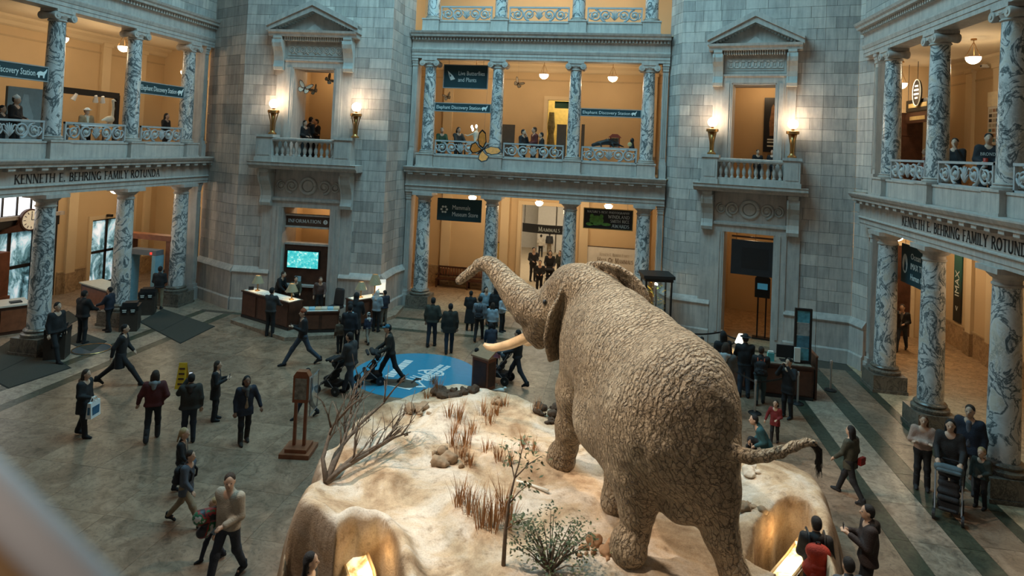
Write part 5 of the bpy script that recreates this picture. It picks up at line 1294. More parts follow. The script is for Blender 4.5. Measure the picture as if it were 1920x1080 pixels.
for i, (px_, py_) in enumerate(((886, 369), (1011, 379), (1141, 385))):
    pendant(FC, px_, py_, 2.2, 6.1, f'{W3[i]} of three bowl lamps under the far ground floor ceiling', 150, .2)
pendant(FL, 116, 71, 2.6, 12.0, 'bowl pendant beside the near column of the left second floor', 130)
pendant(FL, 232, 88, 2.6, 12.0, 'bowl pendant beside the middle column of the left second floor', 130)
pendant(FL, 0, 0, 2.6, 12.0, 'bowl pendant at the far end of the left second floor', 100, pos=(8.3, 10.6))
pendant(FL, 216, 355, 2.6, 6.1, 'bowl lamp peeking past the middle left ground floor column', 120, .2)
pendant(FL, 0, 0, 2.6, 6.1, 'bowl lamp hidden over the entrance doors', 120, .2, pos=(-2.5, 5.4))
pendant(FL, 0, 0, 2.6, 6.1, 'bowl lamp hidden over the metal detector', 120, .2, pos=(7.6, 5.4))
pendant(FR, 1825, 108, 2.6, 12.0, 'large bowl pendant hanging on a long stem in the right gallery', 130)
pendant(FR, 1690, 157, 2.6, 12.0, 'bowl pendant beside the far column of the right gallery', 110)
pendant(FR, 1684, 443, 2.4, 6.1, 'bowl lamp under the right ground floor ceiling by the far column', 130, .2)
pendant(FR, 0, 0, 2.4, 6.1, 'bowl lamp hidden above the right ground floor passage', 140, .2, pos=(-1.0, 5.4))
pendant(FR, 0, 0, 2.4, 6.1, 'bowl lamp hidden at the end of the right ground floor passage', 120, .2, pos=(-9.5, 5.4))
for x, lab in ((-3.4, 'left'), (0, 'middle'), (3.4, 'right')):
    pendant(FC, 0, 0, 2.4, 18.0, f'{lab} pendant of the far third floor above the frame', 170, pos=(x, 16.6))

def torch(F, px, py, label, v=-.58):
    x, z = F.px(px, py, v)
    t = thing('torch_lamp', label, 'lamp', F.w(x, v, 7.66), F.rz, 'brass torch lamps on balcony pedestals')
    MB().lathe([(.17, 0), (.17, .06), (.11, .1), (.09, .16)], 12).build('foot', M['brass'], t, smooth='auto')
    for i in range(4):
        a = PI/4 + PI/2*i; c_, s_ = math.cos(a), math.sin(a)
        MB().tube([(.08*c_, .08*s_, .12), (.10*c_, .10*s_, .5), (.20*c_, .20*s_, .92)], [.022, .02, .026], 6).build('leg', M['brass'], t)
    MB().lathe([(.05, .12), (.07, .5), (.12, .9)], 10).build('stem', M['brass'], t, smooth=True)
    MB().lathe([(.12, .88), (.24, .92), (.24, 1.02), (.16, 1.04)], 14).build('cup', M['brass'], t, smooth='auto')
    MB().lathe([(.06, 1.04), (.06, 1.12)], 10).build('collar', M['brass'], t)
    MB().ellipsoid((0, 0, 1.30), .19, 16, 12).build('globe', M['glow_torch'], t, smooth=True)
    light('torch_light', 'POINT', F.w(x, v-.06, 7.66+1.58), 30, (1.0, .76, .54), shadow_soft_size=.12)
torch(FPL, 512, 225, 'brass torch with lit globe on the left end of the left balcony')
torch(FPL, 667, 230, 'brass torch with lit globe on the right end of the left balcony')
torch(FPR, 1335, 262, 'brass torch with lit globe on the left end of the right balcony')
torch(FPR, 1486, 262, 'brass torch with lit globe on the right end of the right balcony')
light('third_floor_light', 'POINT', (0, 13, 16), 30, WARM, shadow_soft_size=.3)

# ================================================================== signs
def logo_elephant(mb, x, z, s, y=-.04):
    body = [(0, .25), (.12, .55), (.45, .68), (.75, .6), (.98, .75), (1.12, .95), (1.2, .92), (1.08, .55), (.95, .35), (.9, .0), (.75, .0), (.72, .25), (.4, .25), (.36, 0), (.2, 0), (.16, .28)]
    mb.ext_y([(x+a*s, z+b*s) for a, b in body], y-.004, y)
def rect_on(F, px0, py0, px1, py1, v):
    xa, za = F.px(px0, py0, v); xb, zb = F.px(px1, py1, v); _, zc = F.px(px0, py1, v); _, zd = F.px(px1, py0, v)
    return xa, xb, (zb+zc)/2, (za+zd)/2
def sign(F, r, v, label, face, frame=None, lines=(), tm=None, depth=.06, serif=None, name='hanging_sign', hang=None, cat='sign'):
    x0, x1, z0, z1 = r; W_, H_ = x1-x0, z1-z0
    t = thing(name, label, cat, F.w((x0+x1)/2, v, z0), F.rz)
    MB().box(-W_/2, W_/2, -depth/2, depth/2, 0, H_).build('board', face, t)
    if frame:
        q = .035
        for a in ((-W_/2-q, W_/2+q, -q, 0), (-W_/2-q, W_/2+q, H_, H_+q), (-W_/2-q, -W_/2, 0, H_), (W_/2, W_/2+q, 0, H_)):
            MB().box(a[0], a[1], -depth/2-.015, depth/2+.015, a[2], a[3]).build('frame_bar', frame, t)
    for ln in lines:
        s, fx, fz, hz = ln[:4]; wd = ln[4] if len(ln) > 4 else None
        me = sans_mesh(s, hz*H_, tm or M['sign_text']); o = link('lettering', me, t, (-W_/2+fx*W_, -depth/2-.005, fz*H_))
        if wd:
            xs = [v_.co.x for v_ in me.vertices]; o.scale = (wd*W_/(max(xs)-min(xs)), 1, 1)
    if hang:
        for s in (-1, 1): MB().tube([(s*W_*.4, 0, H_), (s*W_*.4, 0, hang-z0)], .008, 5).build('hanger', M['black'], t)
    return t, W_, H_
def serif_on(t, s, x, z, h, w, y, mat, small=None):
    mb, wd = serif_text(s, h, 0, .004, .08, small); o = mb.build('lettering', mat, t, (x, y, z)); o.scale = (w/wd, 1, 1); return o
tt, W_, H_ = sign(FC, rect_on(FC, 834, 123, 913, 165, .5), .5, 'dark teal sign reading Live Butterflies and Plants', M['sign_teal'], M['sign_frame'], [('Live Butterflies', .33, .56, .27, .60), ('and Plants', .33, .27, .27, .42)], hang=12.0)
MB().ext_y([(-W_*.42, H_*.75), (-W_*.30, H_*.55), (-W_*.24, H_*.38), (-W_*.34, H_*.32), (-W_*.38, H_*.5)], -.04, -.034).ext_y([(-W_*.38, H_*.62), (-W_*.33, H_*.52), (-W_*.36, H_*.46)], -.045, -.04, 1).build('butterfly_logo', [M['sign_text'], M['sign_teal']], tt)
for F, r, lab in ((FC, rect_on(FC, 822, 195, 915, 209, -.02), 'Elephant Discovery Station sign in the left bay of the far gallery'), (FC, rect_on(FC, 1096, 206, 1197, 218, -.02), 'Elephant Discovery Station sign in the right bay of the far gallery'),
                  (FL, rect_on(FL, 258, 158, 338, 175, -.02), 'Elephant Discovery Station sign between the two far columns of the left gallery'), (FL, rect_on(FL, -60, 120, 80, 150, -.02), 'Elephant Discovery Station sign cropped by the left frame edge')):
    x0, x1, z0, z1 = r
    if F is FL: z0, z1 = 9.08, 9.52
    if F is FL and x0 < 0: x0 = -5.016+.36; x1 = -1.779-.34
    c_ = min(CU, key=lambda q: abs(q-x0)), min(CU, key=lambda q: abs(q-x1)); x0, x1 = c_[0]+.31, c_[1]-.31
    tt, W_, H_ = sign(F, (x0, x1, z0, z1), -.02, lab, M['sign_teal'], M['sign_frame'], [('Elephant Discovery Station', .02, .28, .66, .80)])
    mb = MB(); logo_elephant(mb, W_*.34, H_*.18, H_*.75); mb.build('elephant_logo', M['sign_text'], tt)
tt, W_, H_ = sign(FC, rect_on(FC, 821, 373, 902, 415, .5), .5, 'dark teal sign reading Mammals Museum Store', M['sign_teal'], None, [('Mammals', .34, .52, .28, .40), ('Museum Store', .34, .22, .28, .58)], hang=6.1)
for i in range(6):
    a = 2*PI*i/6; MB().ext_y([(-W_*.34+.13*math.cos(a)+.06*math.cos(b_), H_*.5+.14*math.sin(a)+.055*math.sin(b_)) for b_ in [2*PI*j/6 for j in range(6)]], -.04, -.034).build('flower_logo', M['sign_text'], tt)
tt, W_, H_ = sign(FC, rect_on(FC, 1096, 393, 1185, 429, .5), .5, 'black banner with a green frog and the words Windland Smith Rice Awards', M['black'], plain('gilt_bar', (.4, .3, .12), .4, .6), hang=6.1, name='photo_banner')
for s, x, z, h, w_ in (("NATURE'S BEST PHOTOGRAPHY", .06, .80, .11, .88), ('WINDLAND', .50, .56, .16, .44), ('SMITH RICE', .55, .34, .15, .39), ('AWARDS', .58, .08, .17, .36)):
    serif_on(tt, s, -W_/2+x*W_, z*H_, h*H_, w_*W_, -.036, M['sign_text'])
fg = plain('frog_green', (.12, .30, .06), .5, var=.4, scale=9)
def blob(cx, cz, rx, rz_, n=14): return [(cx+rx*math.cos(2*PI*i/n), cz+rz_*math.sin(2*PI*i/n)) for i in range(n)]
MB().ext_y(blob(-W_*.24, H_*.40, W_*.15, H_*.26), -.038, -.032).ext_y(blob(-W_*.34, H_*.62, W_*.04, H_*.12), -.040, -.034).ext_y(blob(-W_*.14, H_*.62, W_*.04, H_*.12), -.040, -.034).ext_y(blob(-W_*.38, H_*.2, W_*.08, H_*.09), -.038, -.032).ext_y(blob(-W_*.04, H_*.22, W_*.10, H_*.08), -.038, -.032).build('frog_picture', fg, tt)
# far wall plaque
x0, x1, z0, z1 = rect_on(FC, 1101, 465, 1200, 512, 4.80)
tt, W_, H_ = sign(FC, (x0, x1, z0-.25, z1), 4.80, 'cream wall panel naming the hall of mammals', M['paper'], plain('dark_frame', (.09, .06, .04), .5), name='wall_panel')
serif_on(tt, 'KENNETH E. BEHRING FAMILY', -W_*.26, H_*.72, H_*.10, W_*.55, -.036, plain('faint_letter', (.5, .44, .34), .7), .75)
serif_on(tt, 'HALL OF MAMMALS', -W_*.30, H_*.50, H_*.16, W_*.66, -.036, plain('brown_letter', (.22, .15, .08), .7), .75)
x0, x1, z0, z1 = rect_on(FC, 931, 455, 940, 487, 4.80)
sign(FC, (x0, x1, z0, z1), 4.80, 'small yellow picture in dark frame beside the far door', plain('yellow_print', (.55, .38, .10), .6), M['wood'], name='framed_picture', cat='picture')
# niche of the information desk
x0, x1, z0, z1 = rect_on(FPL, 526, 405, 618, 424, .25)
tt, W_, H_ = sign(FPL, (x0, x1, z0, z1), .25, 'brown board reading INFORMATION above the screen', M['brown_sign'], None, name='information_board')
serif_on(tt, 'INFORMATION', -W_*.33, H_*.34, H_*.32, W_*.66, -.036, M['sign_text'])
for s in (-1, 1):
    MB().lathe([(.10, 0), (.10, .01)], 16).build('question_badge', M['sign_text'], tt, (s*W_*.42, -.032, H_*.5)).rotation_euler = (PI/2, 0, 0)
    link('lettering', sans_mesh('?', .17, M['brown_sign'], .002, 'CENTER'), tt, (s*W_*.42, -.047, H_*.5-.06))
MB().box(-W_/2, W_/2, -.12, .12, H_, H_+.07).build('top_shelf', M['trim'], tt); MB().box(-W_/2, W_/2, -.12, .12, -.07, 0).build('bottom_shelf', M['trim'], tt)
x0, x1, z0, z1 = rect_on(FPL, 526, 458, 618, 532, .35)
t = thing('screen_cabinet', 'dark wooden cabinet wall holding the television behind the desk', 'cabinet', FPL.w((x0+x1)/2, .35, 0.03), FPL.rz); W_ = x1-x0
MB().box(-W_/2, W_/2, -.1, .25, z0-.04, z1-.04).build('back_panel', M['wood'], t); MB().box(-W_/2-.02, W_/2+.02, -.14, .27, z1-.05, z1+.03).build('cornice', M['trim'], t)
MB().box(-W_/2, W_/2, -.28, .25, 0, z0-.10).build('base_cabinet', M['wood'], t); MB().box(-W_/2, W_/2, -.36, .25, z0-.10, z0-.02).build('stone_ledge', M['trim'], t)
tx0, tx1, tz0, tz1 = rect_on(FPL, 541, 471, 597, 502, .22)
m, nt, b = newmat('screen_teal'); n1 = noise(nt, coords(nt), 9, 5, .7); cc = ramp(nt, n1, [(.40, (.03, .42, .45)), (.56, (.10, .60, .58)), (.66, (.75, .95, .85))])
nt.links.new(cc, b.inputs['Base Color']); nt.links.new(cc, b.inputs['Emission Color']); b.inputs['Emission Strength'].default_value = .9; M['screen'] = m
t = thing('television', 'wall television showing a teal map above the information desk', 'television', FPL.w((tx0+tx1)/2, .19, tz0), FPL.rz); W_, H_ = tx1-tx0, tz1-tz0
MB().box(-W_/2-.05, W_/2+.05, -.04, .05, -.05, H_+.05).build('bezel', M['black'], t); MB().box(-W_/2, W_/2, -.046, -.035, 0, H_).build('screen', M['screen'], t)
x0, x1, z0, z1 = rect_on(FPL, 553, 518, 565, 527, .15)
tt = thing('desk_notice', 'small pale blue notice on the ledge below the television', 'notice', FPL.w((x0+x1)/2, .12, z0), FPL.rz)
MB().box(-.14, .14, -.01, .01, .0, .22).build('card', plain('notice_blue', (.35, .55, .62), .6), tt); MB().box(-.14, .14, 0, .1, 0, .015).build('stand', M['black'], tt)
# right pier screen
x0, x1, z0, z1 = rect_on(FPR, 1372, 452, 1461, 517, .1)
t = thing('overhead_screen', 'large black switched off screen hung in the right doorway', 'screen', FPR.w((x0+x1)/2, .1, z0), FPR.rz); W_, H_ = x1-x0, z1-z0
MB().box(-W_/2, W_/2, -.06, .1, 0, H_).build('housing', M['blackpl'], t); MB().box(-W_*.28, W_*.28, -.066, -.055, H_*.2, H_*.8).build('screen', M['black'], t)
MB().box(-W_/2, W_/2, -.03, .08, H_+.10, H_+.16).build('support_rail', M['wood'], t)
for s in (-.4, 0, .4): MB().tube([(s*W_, 0, H_), (s*W_, 0, H_+.3)], .015, 6).build('hanger', M['brass'], t)
# upper right pier banner with standing figure
x0, x1, z0, z1 = rect_on(FPR, 1436, 178, 1458, 285, 1.9)
tt, W_, H_ = sign(FPR, (x0-.1, x1+.1, z0, z1), 3.3, 'tall dark banner with a carved figure behind the right balcony', M['black'], None, name='tall_banner')
MB().ext_y([(a*W_, b_*H_) for a, b_ in ((-.16, .30), (.16, .30), (.2, .55), (.12, .72), (.10, .82), (.0, .88), (-.1, .82), (-.12, .72), (-.2, .55))], -.04, -.032).build('figure_picture', plain('bronze_print', (.22, .12, .06), .6, var=.4, scale=10), tt)
for q in (.22, .17, .10): MB().box(-W_*.28, W_*.28, -.04, -.033, H_*q, H_*(q+.025)).build('text_line', M['sign_text'], tt)
# right gallery signs
r = rect_on(FR, 1693, 452, 1740, 512, .55)
tt, W_, H_ = sign(FR, (r[0], r[0]+2.15, 3.62, 4.92), .55, 'dark green sign for Ocean Hall and IMAX Theater behind the right colonnade', M['sign_teal'], None, [('Ocean Hall', .33, .66, .22, .56), ('IMAX Theater', .33, .41, .22, .62), ('Human Origins', .33, .14, .22, .62)], hang=6.1)
MB().ext_y(blob(-W_*.36, H_*.5, W_*.09, H_*.25), -.04, -.034).ext_y([(-W_*.36, H_*.62), (-W_*.31, H_*.45), (-W_*.33, H_*.3), (-W_*.39, H_*.34)], -.046, -.038, 1).build('emblem', [M['sign_text'], M['sign_teal']], tt)
x0, _ = FR.px(1789, 540, 5.15); x1, _ = FR.px(1803, 540, 5.15)
m, nt, b = newmat('imax_banner'); sxz = nt.nodes.new('ShaderNodeSeparateXYZ'); nt.links.new(coords(nt, 'Generated'), sxz.inputs[0])
nt.links.new(ramp(nt, sxz.outputs[2], [(.30, (.008, .012, .012)), (.62, (.01, .10, .095)), (1, (.015, .16, .15))]), b.inputs['Base Color'])
xm = (x0+x1)/2; zt = FR.px(1795, 455, 5.15)[1]; zb = FR.px(1795, 604, 5.15)[1]
tt = thing('vertical_banner', 'tall narrow teal and black banner reading IMAX on the right gallery wall', 'banner', FR.w(xm, 5.15, zb), FR.rz)
MB().box(-.3, .3, -.02, .02, 0, min(zt, 5.9)-zb).build('cloth', m, tt)
for nm_, s, z_, sz in (('lettering', 'IMAX', 1.05, .46), ('arrow', '<', .45, .4)):
    me = sans_mesh(s, sz, M['sign_text']); me.transform(Matrix.Rotation(-PI/2, 4, 'Y')); link(nm_, me, tt, (.14, -.026, z_))
tt = thing('oval_sign', 'oval black sign with pale lettering upstairs beside the middle right column', 'sign', FR.w(FR.px(1720, 180, 3.2)[0], 3.2, FR.px(1720, 198, 3.2)[1]), FR.rz)
MB().ext_y(blob(0, .55, .36, .55, 22), -.04, .04).build('board', M['black'], tt); MB().tube([(.37*math.cos(2*PI*i/24), -.03, .55+.56*math.sin(2*PI*i/24)) for i in range(25)], .025, 6).build('rim', M['sign_text'], tt)
for i, (s, w_) in enumerate((('Gems', .3), ('Minerals', .42), ('Meteorites', .46), ('Hall', .26))): MB().box(-w_/2, w_/2, -.05, -.04, .80-.17*i, .87-.17*i).build('text_line', M['sign_text'], tt)
MB().tube([(0, 0, 1.1), (0, 0, 12.0-FR.px(1720, 198, 3.2)[1])], .012, 5).build('hanger', M['black'], tt)
x_, z_ = FR.px(1722, 208, 3.3)
tt = thing('direction_sign', 'dark sign board with two gold lettered lines below the oval sign', 'sign', FR.w(max(x_, -11.2), 3.3, z_-.5), FR.rz)
MB().box(-1.1, 1.1, -.04, .04, 0, .42).build('lower_board', M['brown_sign'], tt); MB().box(-1.1, 1.1, -.04, .04, .5, 1.0).build('upper_board', M['black'], tt)
MB().box(-.85, .85, -.05, -.04, .66, .84).box(-.7, .7, -.05, -.04, .12, .28).build('text_line', plain('gold_text', (.62, .48, .22), .5), tt); MB().box(-1.1, 1.1, .0, .06, .40, .52).build('rail', M['wood'], tt)
for s in (-1, 1): MB().tube([(s*1.0, 0, 1.0), (s*1.0, 0, 12.0-z_+.5)], .012, 5).build('hanger', M['black'], tt)
# display board with thumbnails
x_, z0_ = FR.px(1866, 270, 5.1); _, z1_ = FR.px(1866, 172, 5.1)
tt = thing('photo_board', 'cream display board with rows of small pictures on the right gallery wall', 'board', FR.w(x_+.35, 5.08, z0_), FR.rz); H_ = z1_-z0_
MB().box(-.8, .8, -.03, .03, 0, H_).build('board', M['paper'], tt); MB().box(-.8, .8, -.06, -.03, H_*.72, H_).build('header', plain('cream', (.80, .70, .48), .6), tt)
rr = random.Random(3)
for i in range(6):
    for j in range(7): MB().box(-.70+.24*i, -.53+.24*i, -.045, -.03, H_*(.04+.095*j), H_*(.10+.095*j)).build('picture', plain(('pic_a', 'pic_b', 'pic_c', 'pic_d')[(k_ := rr.randrange(4))], ((.05, .05, .05), (.35, .2, .12), (.08, .22, .25), (.5, .45, .35))[k_], .6), tt)

# ================================================================== doors, panelling and rooms beyond the galleries
def frame_round(F, v, x0, x1, z1, name, label, mat, w_=.2):
    r = struct(link(name, None, None, F.w((x0+x1)/2, v, 0), F.rz), label); h = (x1-x0)/2
    MB().box(-h-w_, -h, -.08, .05, 0, z1).build('jamb', mat, r); MB().box(h, h+w_, -.08, .05, 0, z1).build('jamb', mat, r); MB().box(-h-w_, h+w_, -.08, .05, z1, z1+w_).build('head', mat, r)
    return r
frame_round(FC, 4.85, -1.12, 1.35, 4.55, 'door_3', 'tan framed doorway to the mammal hall', M['plaster_lt'])
fr = frame_round(FC, 4.85, .02, 1.22, 10.15, 'door_4', 'tan framed doorway on the far second floor', M['plaster_lt'])
for o in fr.children:
    if o.name.startswith('jamb'): o.location.z = 6.5; o.scale.z = .36
# mammal hall
mb = MB().box(-3.5, -3.4, 15.7, 30, 0, 6.2).box(3.5, 3.6, 15.7, 30, 0, 6.2).box(-3.5, 3.6, 30, 30.1, 0, 6.2).box(-3.5, 3.6, 15.7, 30.1, 6.2, 6.3).box(-3.5, -1.1, 15.66, 15.7, 0, 6.2).box(1.36, 3.6, 15.66, 15.7, 0, 6.2).box(-3.5, 3.6, 15.66, 15.7, 4.6, 6.2)
struct(mb.build('wall_mammal_hall', M['paper']), 'bright walls of the mammal hall beyond the far door')
struct(MB().box(-3.5, 3.6, 15.45, 30, -.02, .004).build('floor', plain('hall_floor', (.62, .50, .34), .35)), 'pale floor of the mammal hall')
light('hall_light', 'AREA', (0, 21, 6.1), 300, (1.0, .86, .66), (0, 21, 0), shape='RECTANGLE', size=4, size_y=8)
t = thing('hall_sign', 'curved black band reading Mammals above the far doorway', 'sign', (.1, 18.6, FC.px(1017, 436, 8.0)[1]))
n = 14; pts = [(-1.9+3.8*i/n, -.55*math.sin(PI*i/n)) for i in range(n+1)]
mb = MB()
for a, c in zip(pts[:-1], pts[1:]): mb.add([(a[0], a[1], 0), (c[0], c[1], 0), (c[0], c[1], .5), (a[0], a[1], .5), (a[0], a[1]+.06, 0), (c[0], c[1]+.06, 0), (c[0], c[1]+.06, .5), (a[0], a[1]+.06, .5)], [(0, 1, 2, 3), (5, 4, 7, 6), (3, 2, 6, 7), (4, 5, 1, 0)])
mb.build('band', M['black'], t); serif_on(t, 'MAMMALS', -.62, .14, .24, 1.24, -.60, M['sign_text'], .78)
for s in (-1, 1): MB().tube([(s*1.5, 0, .5), (s*1.5, 0, 6.2-FC.px(1017, 436, 8.0)[1])], .02, 6).build('hanger', M['black'], t)
t = thing('diorama', 'green forest mural panel at the end of the mammal hall', 'mural', (-.3, 29.8, 3.6))
m, nt, b = newmat('forest_mural'); n1 = noise(nt, coords(nt), 1.6, 7, .75, 1.0); cc = ramp(nt, n1, [(.35, (.01, .025, .012)), (.48, (.06, .16, .06)), (.58, (.22, .36, .22)), (.7, (.55, .62, .5))]); nt.links.new(cc, b.inputs['Base Color'])
MB().box(-2.3, 2.0, 0, .1, 0, 2.5).build('mural', m, t); MB().box(-2.4, 2.1, -.05, .12, -.12, 0).build('sill', M['wood'], t)
for x, z_, lab in ((-1.2, 0, 'left'), (.2, 0, 'middle')):
    tt = thing('animal_silhouette', f'{lab} dark mounted animal in front of the forest mural', 'animal mount', (x, 28.6, 3.5))
    V, Q = sdf_mesh([cap((-.35, 0, .75), (.3, 0, .8), .24, .26, .1), cap((.35, 0, .9), (.55, 0, 1.3), .14, .11, .1), ell((.62, 0, 1.36), (.2, .11, .12), k=.08)] + [cap((x_, y_, .7), (x_, y_, .05), .09, .06, .06) for x_ in (-.38, .3) for y_ in (-.1, .1)], .045, .08)
    link('body', np_mesh('body', V, Q, M['wood_black']), tt); MB().box(-.7, .8, -.3, .3, -.1, .04).build('base', M['wood'], tt)
    MB().box(-.6, .7, -.2, .2, -3.5, -.1).build('pedestal', M['paper'], tt)
# upstairs far door: bright yellow room
mb = MB().box(-1.2, -1.1, 15.7, 20, Z1, 12).box(2.4, 2.5, 15.7, 20, Z1, 12).box(-1.2, 2.5, 19.9, 20, Z1, 12).box(-1.2, 2.5, 15.7, 20, 11.9, 12)
struct(mb.build('wall_far_upper_room', plain('yellow_room', (.75, .62, .28), .7)), 'bright yellow room behind the far second floor doorway')
struct(MB().box(-1.2, 2.5, 15.4, 20, Z1-.1, Z1).build('floor', M['floor_gal']), 'floor of the yellow room')
light('yellow_room_light', 'POINT', (.9, 18, 10.6), 120, (1.0, .84, .5), shadow_soft_size=.3)
t = thing('tall_exhibit', 'narrow carved pillar exhibit inside the yellow doorway', 'exhibit', (.05, 17.2, Z1))
MB().box(-.3, .3, -.3, .3, 0, .5).build('plinth', M['wood'], t); MB().lathe([(.24, .5), (.2, .9), (.25, 1.2), (.16, 1.9), (.22, 2.3), (.14, 3.1)], 12).build('pillar', plain('grey_carving', (.16, .16, .14), .7, var=.4, scale=9), t)
tt, W_, H_ = sign(FC, (.35, 1.2, 9.75, 10.12), 5.2, 'small dark green sign over the yellow doorway', plain('green_sign', (.02, .09, .05), .5), None, name='door_sign')
# gallery panelling: pilaster strips and wainscot
def strips(F, v, xs, z0, z1, side, lev):
    n_ = 0
    for x, w_ in xs:
        r = struct(MB().box(-w_/2, w_/2, -.14, 0, .9, z1-z0).build(f'trim_{side}_{lev}', M['plaster_lt'], None, F.w(x, v, z0), F.rz), f'tan pilaster strip on the {side} {lev} wall')
        MB().box(-w_/2-.05, w_/2+.05, -.19, 0, 0, .9).build('strip_base', M['mar_wain'], r); MB().box(-w_/2-.05, w_/2+.05, -.2, 0, z1-z0-.5, z1-z0-.3).build('strip_cap', M['plaster_lt'], r)
def wains(F, v, segs, side):
    for x0, x1 in segs:
        r = struct(MB().box(x0, x1, -.05, 0, 0, .95).build(f'baseboard_{side}', M['mar_wain'], None, F.w(0, v, 0), F.rz), f'brown marble wainscot of the {side} gallery')
        MB().box(x0, x1, -.08, 0, .95, 1.02).build('wainscot_cap', M['plaster_trim'], r)
strips(FC, 4.85, [(-5.2, .5), (-2.0, .45), (2.2, .45), (5.3, .5)], 0, 6.1, 'far', 'lower'); wains(FC, 4.85, [(-7, -1.35), (1.6, 7)], 'far')
strips(FC, 4.85, [(-5.4, .5), (5.4, .5)], Z1, 12.0, 'far', 'upper')
strips(FL, 5.7, [(5.2, .5), (8.95, .3), (9.9, .4)], 0, 6.1, 'left', 'lower'); wains(FL, 5.7, [(4.6, 6.15), (8.55, 10.7)], 'left')
strips(FL, 5.7, [(6.6, .5), (9.0, .4)], Z1, 12.0, 'left', 'upper')
strips(FR, 5.2, [(-10.2, .4), (-8.7, .5), (-6.6, .4), (-3.0, .5), (0, .5)], 0, 6.1, 'right', 'lower'); wains(FR, 5.2, [(-12.4, 10)], 'right')
strips(FR, 5.2, [(-10.6, .5), (-8.6, .5), (-5.4, .5)], Z1, 12.0, 'right', 'upper')
# doors on the end walls
def end_door(F, x, y, z, w_, h, label, n_, mat, sgn, lattice=False):
    r = struct(link(f'door_{n_}', None, None, F.w(x, y, z), F.rz), label)
    MB().box(min(0, sgn*.05), max(0, sgn*.05), -w_/2, w_/2, 0, h).build('door_leaf', mat, r)
    for a in ((-w_/2-.16, -w_/2, 0, h+.16), (w_/2, w_/2+.16, 0, h+.16), (-w_/2, w_/2, h, h+.16)): MB().box(min(0, sgn*.1), max(0, sgn*.1), a[0], a[1], a[2], a[3]).build('frame_bar', M['plaster_lt'], r)
    for k_ in range(3): MB().box(min(sgn*.05, sgn*.08), max(sgn*.05, sgn*.08), -w_*.38, w_*.38, h*(.06+.32*k_), h*(.30+.32*k_)).build('panel', mat, r)
    return r
end_door(FL, 10.69, 3.6, 0, 1.3, 3.6, 'dark lattice topped door on the end wall of the left ground floor', 5, M['wood_black'], -1)
end_door(FL, 10.69, 3.6, Z1, 1.3, 3.9, 'dark door on the end wall of the left second floor', 6, M['wood_black'], -1)
end_door(FR, -12.39, 2.9, 0, 1.8, 4.0, 'dark passage door at the end of the right ground floor', 7, M['wood'], 1)
end_door(FR, -12.39, 2.9, Z1, 2.4, 3.4, 'dark passage door at the end of the right second floor', 8, M['wood'], 1)

# ================================================================== entrance glass on the left
def glazing(name, F, v, x0, x1, z0, z1, nx, nz, label, pane, bar, bt=.07):
    r = struct(link(name, None, None, F.w((x0+x1)/2, v, z0), F.rz), label); W_, H_ = x1-x0, z1-z0
    for i in range(nx+1): MB().box(-W_/2+W_*i/nx-bt/2, -W_/2+W_*i/nx+bt/2, -.06, .06, 0, H_).build('mullion', bar, r)
    for j in range(nz+1): MB().box(-W_/2, W_/2, -.06, .06, H_*j/nz-bt/2, H_*j/nz+bt/2).build('transom_bar', bar, r)
    for i in range(nx):
        for j in range(nz): MB().box(-W_/2+W_*i/nx+bt/2, -W_/2+W_*(i+1)/nx-bt/2, -.01, .01, H_*j/nz+bt/2, H_*(j+1)/nz-bt/2).build('pane', pane, r)
    return r
glazing('window_3', FL, 5.75, -6.6, 4.45, 3.75, 5.75, 17, 1, 'bright tall paned window over the entrance doors', M['daylit'], M['black'])
glazing('door_9', FL, 5.75, -6.6, 4.45, .02, 3.2, 10, 2, 'glass entrance doors with dark frames', M['daylit_blue'], M['wood_black'], .14)
r = struct(MB().box(-6.6, 4.45, 5.55, 5.9, 3.2, 3.75).build('trim_20', M['wood_black'], None, FL.loc(), FL.rz), 'dark transom beam over the entrance doors')
MB().box(-6.7, 4.6, 5.45, 5.6, 3.62, 3.78).build('ledge', M['trim'], r)
glazing('door_10', FL, 5.75, 6.4, 8.3, .02, 3.15, 2, 2, 'blue tinted glass side door in the left gallery', M['daylit_blue'], M['wood_black'], .12)
frame_round(FL, 5.7, 6.4, 8.3, 3.15, 'door_11', 'tan stone frame of the glass side door', M['plaster_lt'])
x_, z_ = FL.px(55, 412, 5.4)
t = thing('wall_clock', 'round brass rimmed clock with white dial above the entrance doors', 'clock', FL.w(x_, 5.4, z_), FL.rz)
def disc(r, y0, y1, n=28):
    mb = MB().lathe([(r, 0), (r, y1-y0)], n); mb.v = [(a, y1-c, b_) for a, b_, c in mb.v]; return mb
disc(.47, -.08, .06).build('case', M['wood'], t); disc(.40, -.11, -.07).build('dial', plain('dial', (.85, .76, .58), .5, emit=.25), t)
for i in range(12):
    a = 2*PI*i/12; MB().obox((.32*math.sin(a), -.115, .32*math.cos(a)), (.014*math.cos(a), 0, -.014*math.sin(a)), (0, .005, 0), (.05*math.sin(a), 0, .05*math.cos(a))).build('hour_mark', M['black'], t)
for a, L_, nm_ in ((0.0, .26, 'minute_hand'), (PI/2, .2, 'hour_hand')): MB().obox((L_/2*math.sin(a), -.12, L_/2*math.cos(a)), (.014*math.cos(a), 0, -.014*math.sin(a)), (0, .004, 0), (L_/2*math.sin(a), 0, L_/2*math.cos(a))).build(nm_, M['black'], t)
MB().ext_y([(-1.3, -.45), (1.3, -.45), (1.1, -.3), (.55, -.15), (.45, .1), (-.45, .1), (-.55, -.15), (-1.1, -.3)], -.04, .06).build('scroll_bracket', M['wood'], t)
# ================================================================== furniture and loose things
def frame_from(pxa, pxb, z=0.0):
    a, b_ = at_z(*pxa, z), at_z(*pxb, z); return Frame(a[:2], b_[:2])
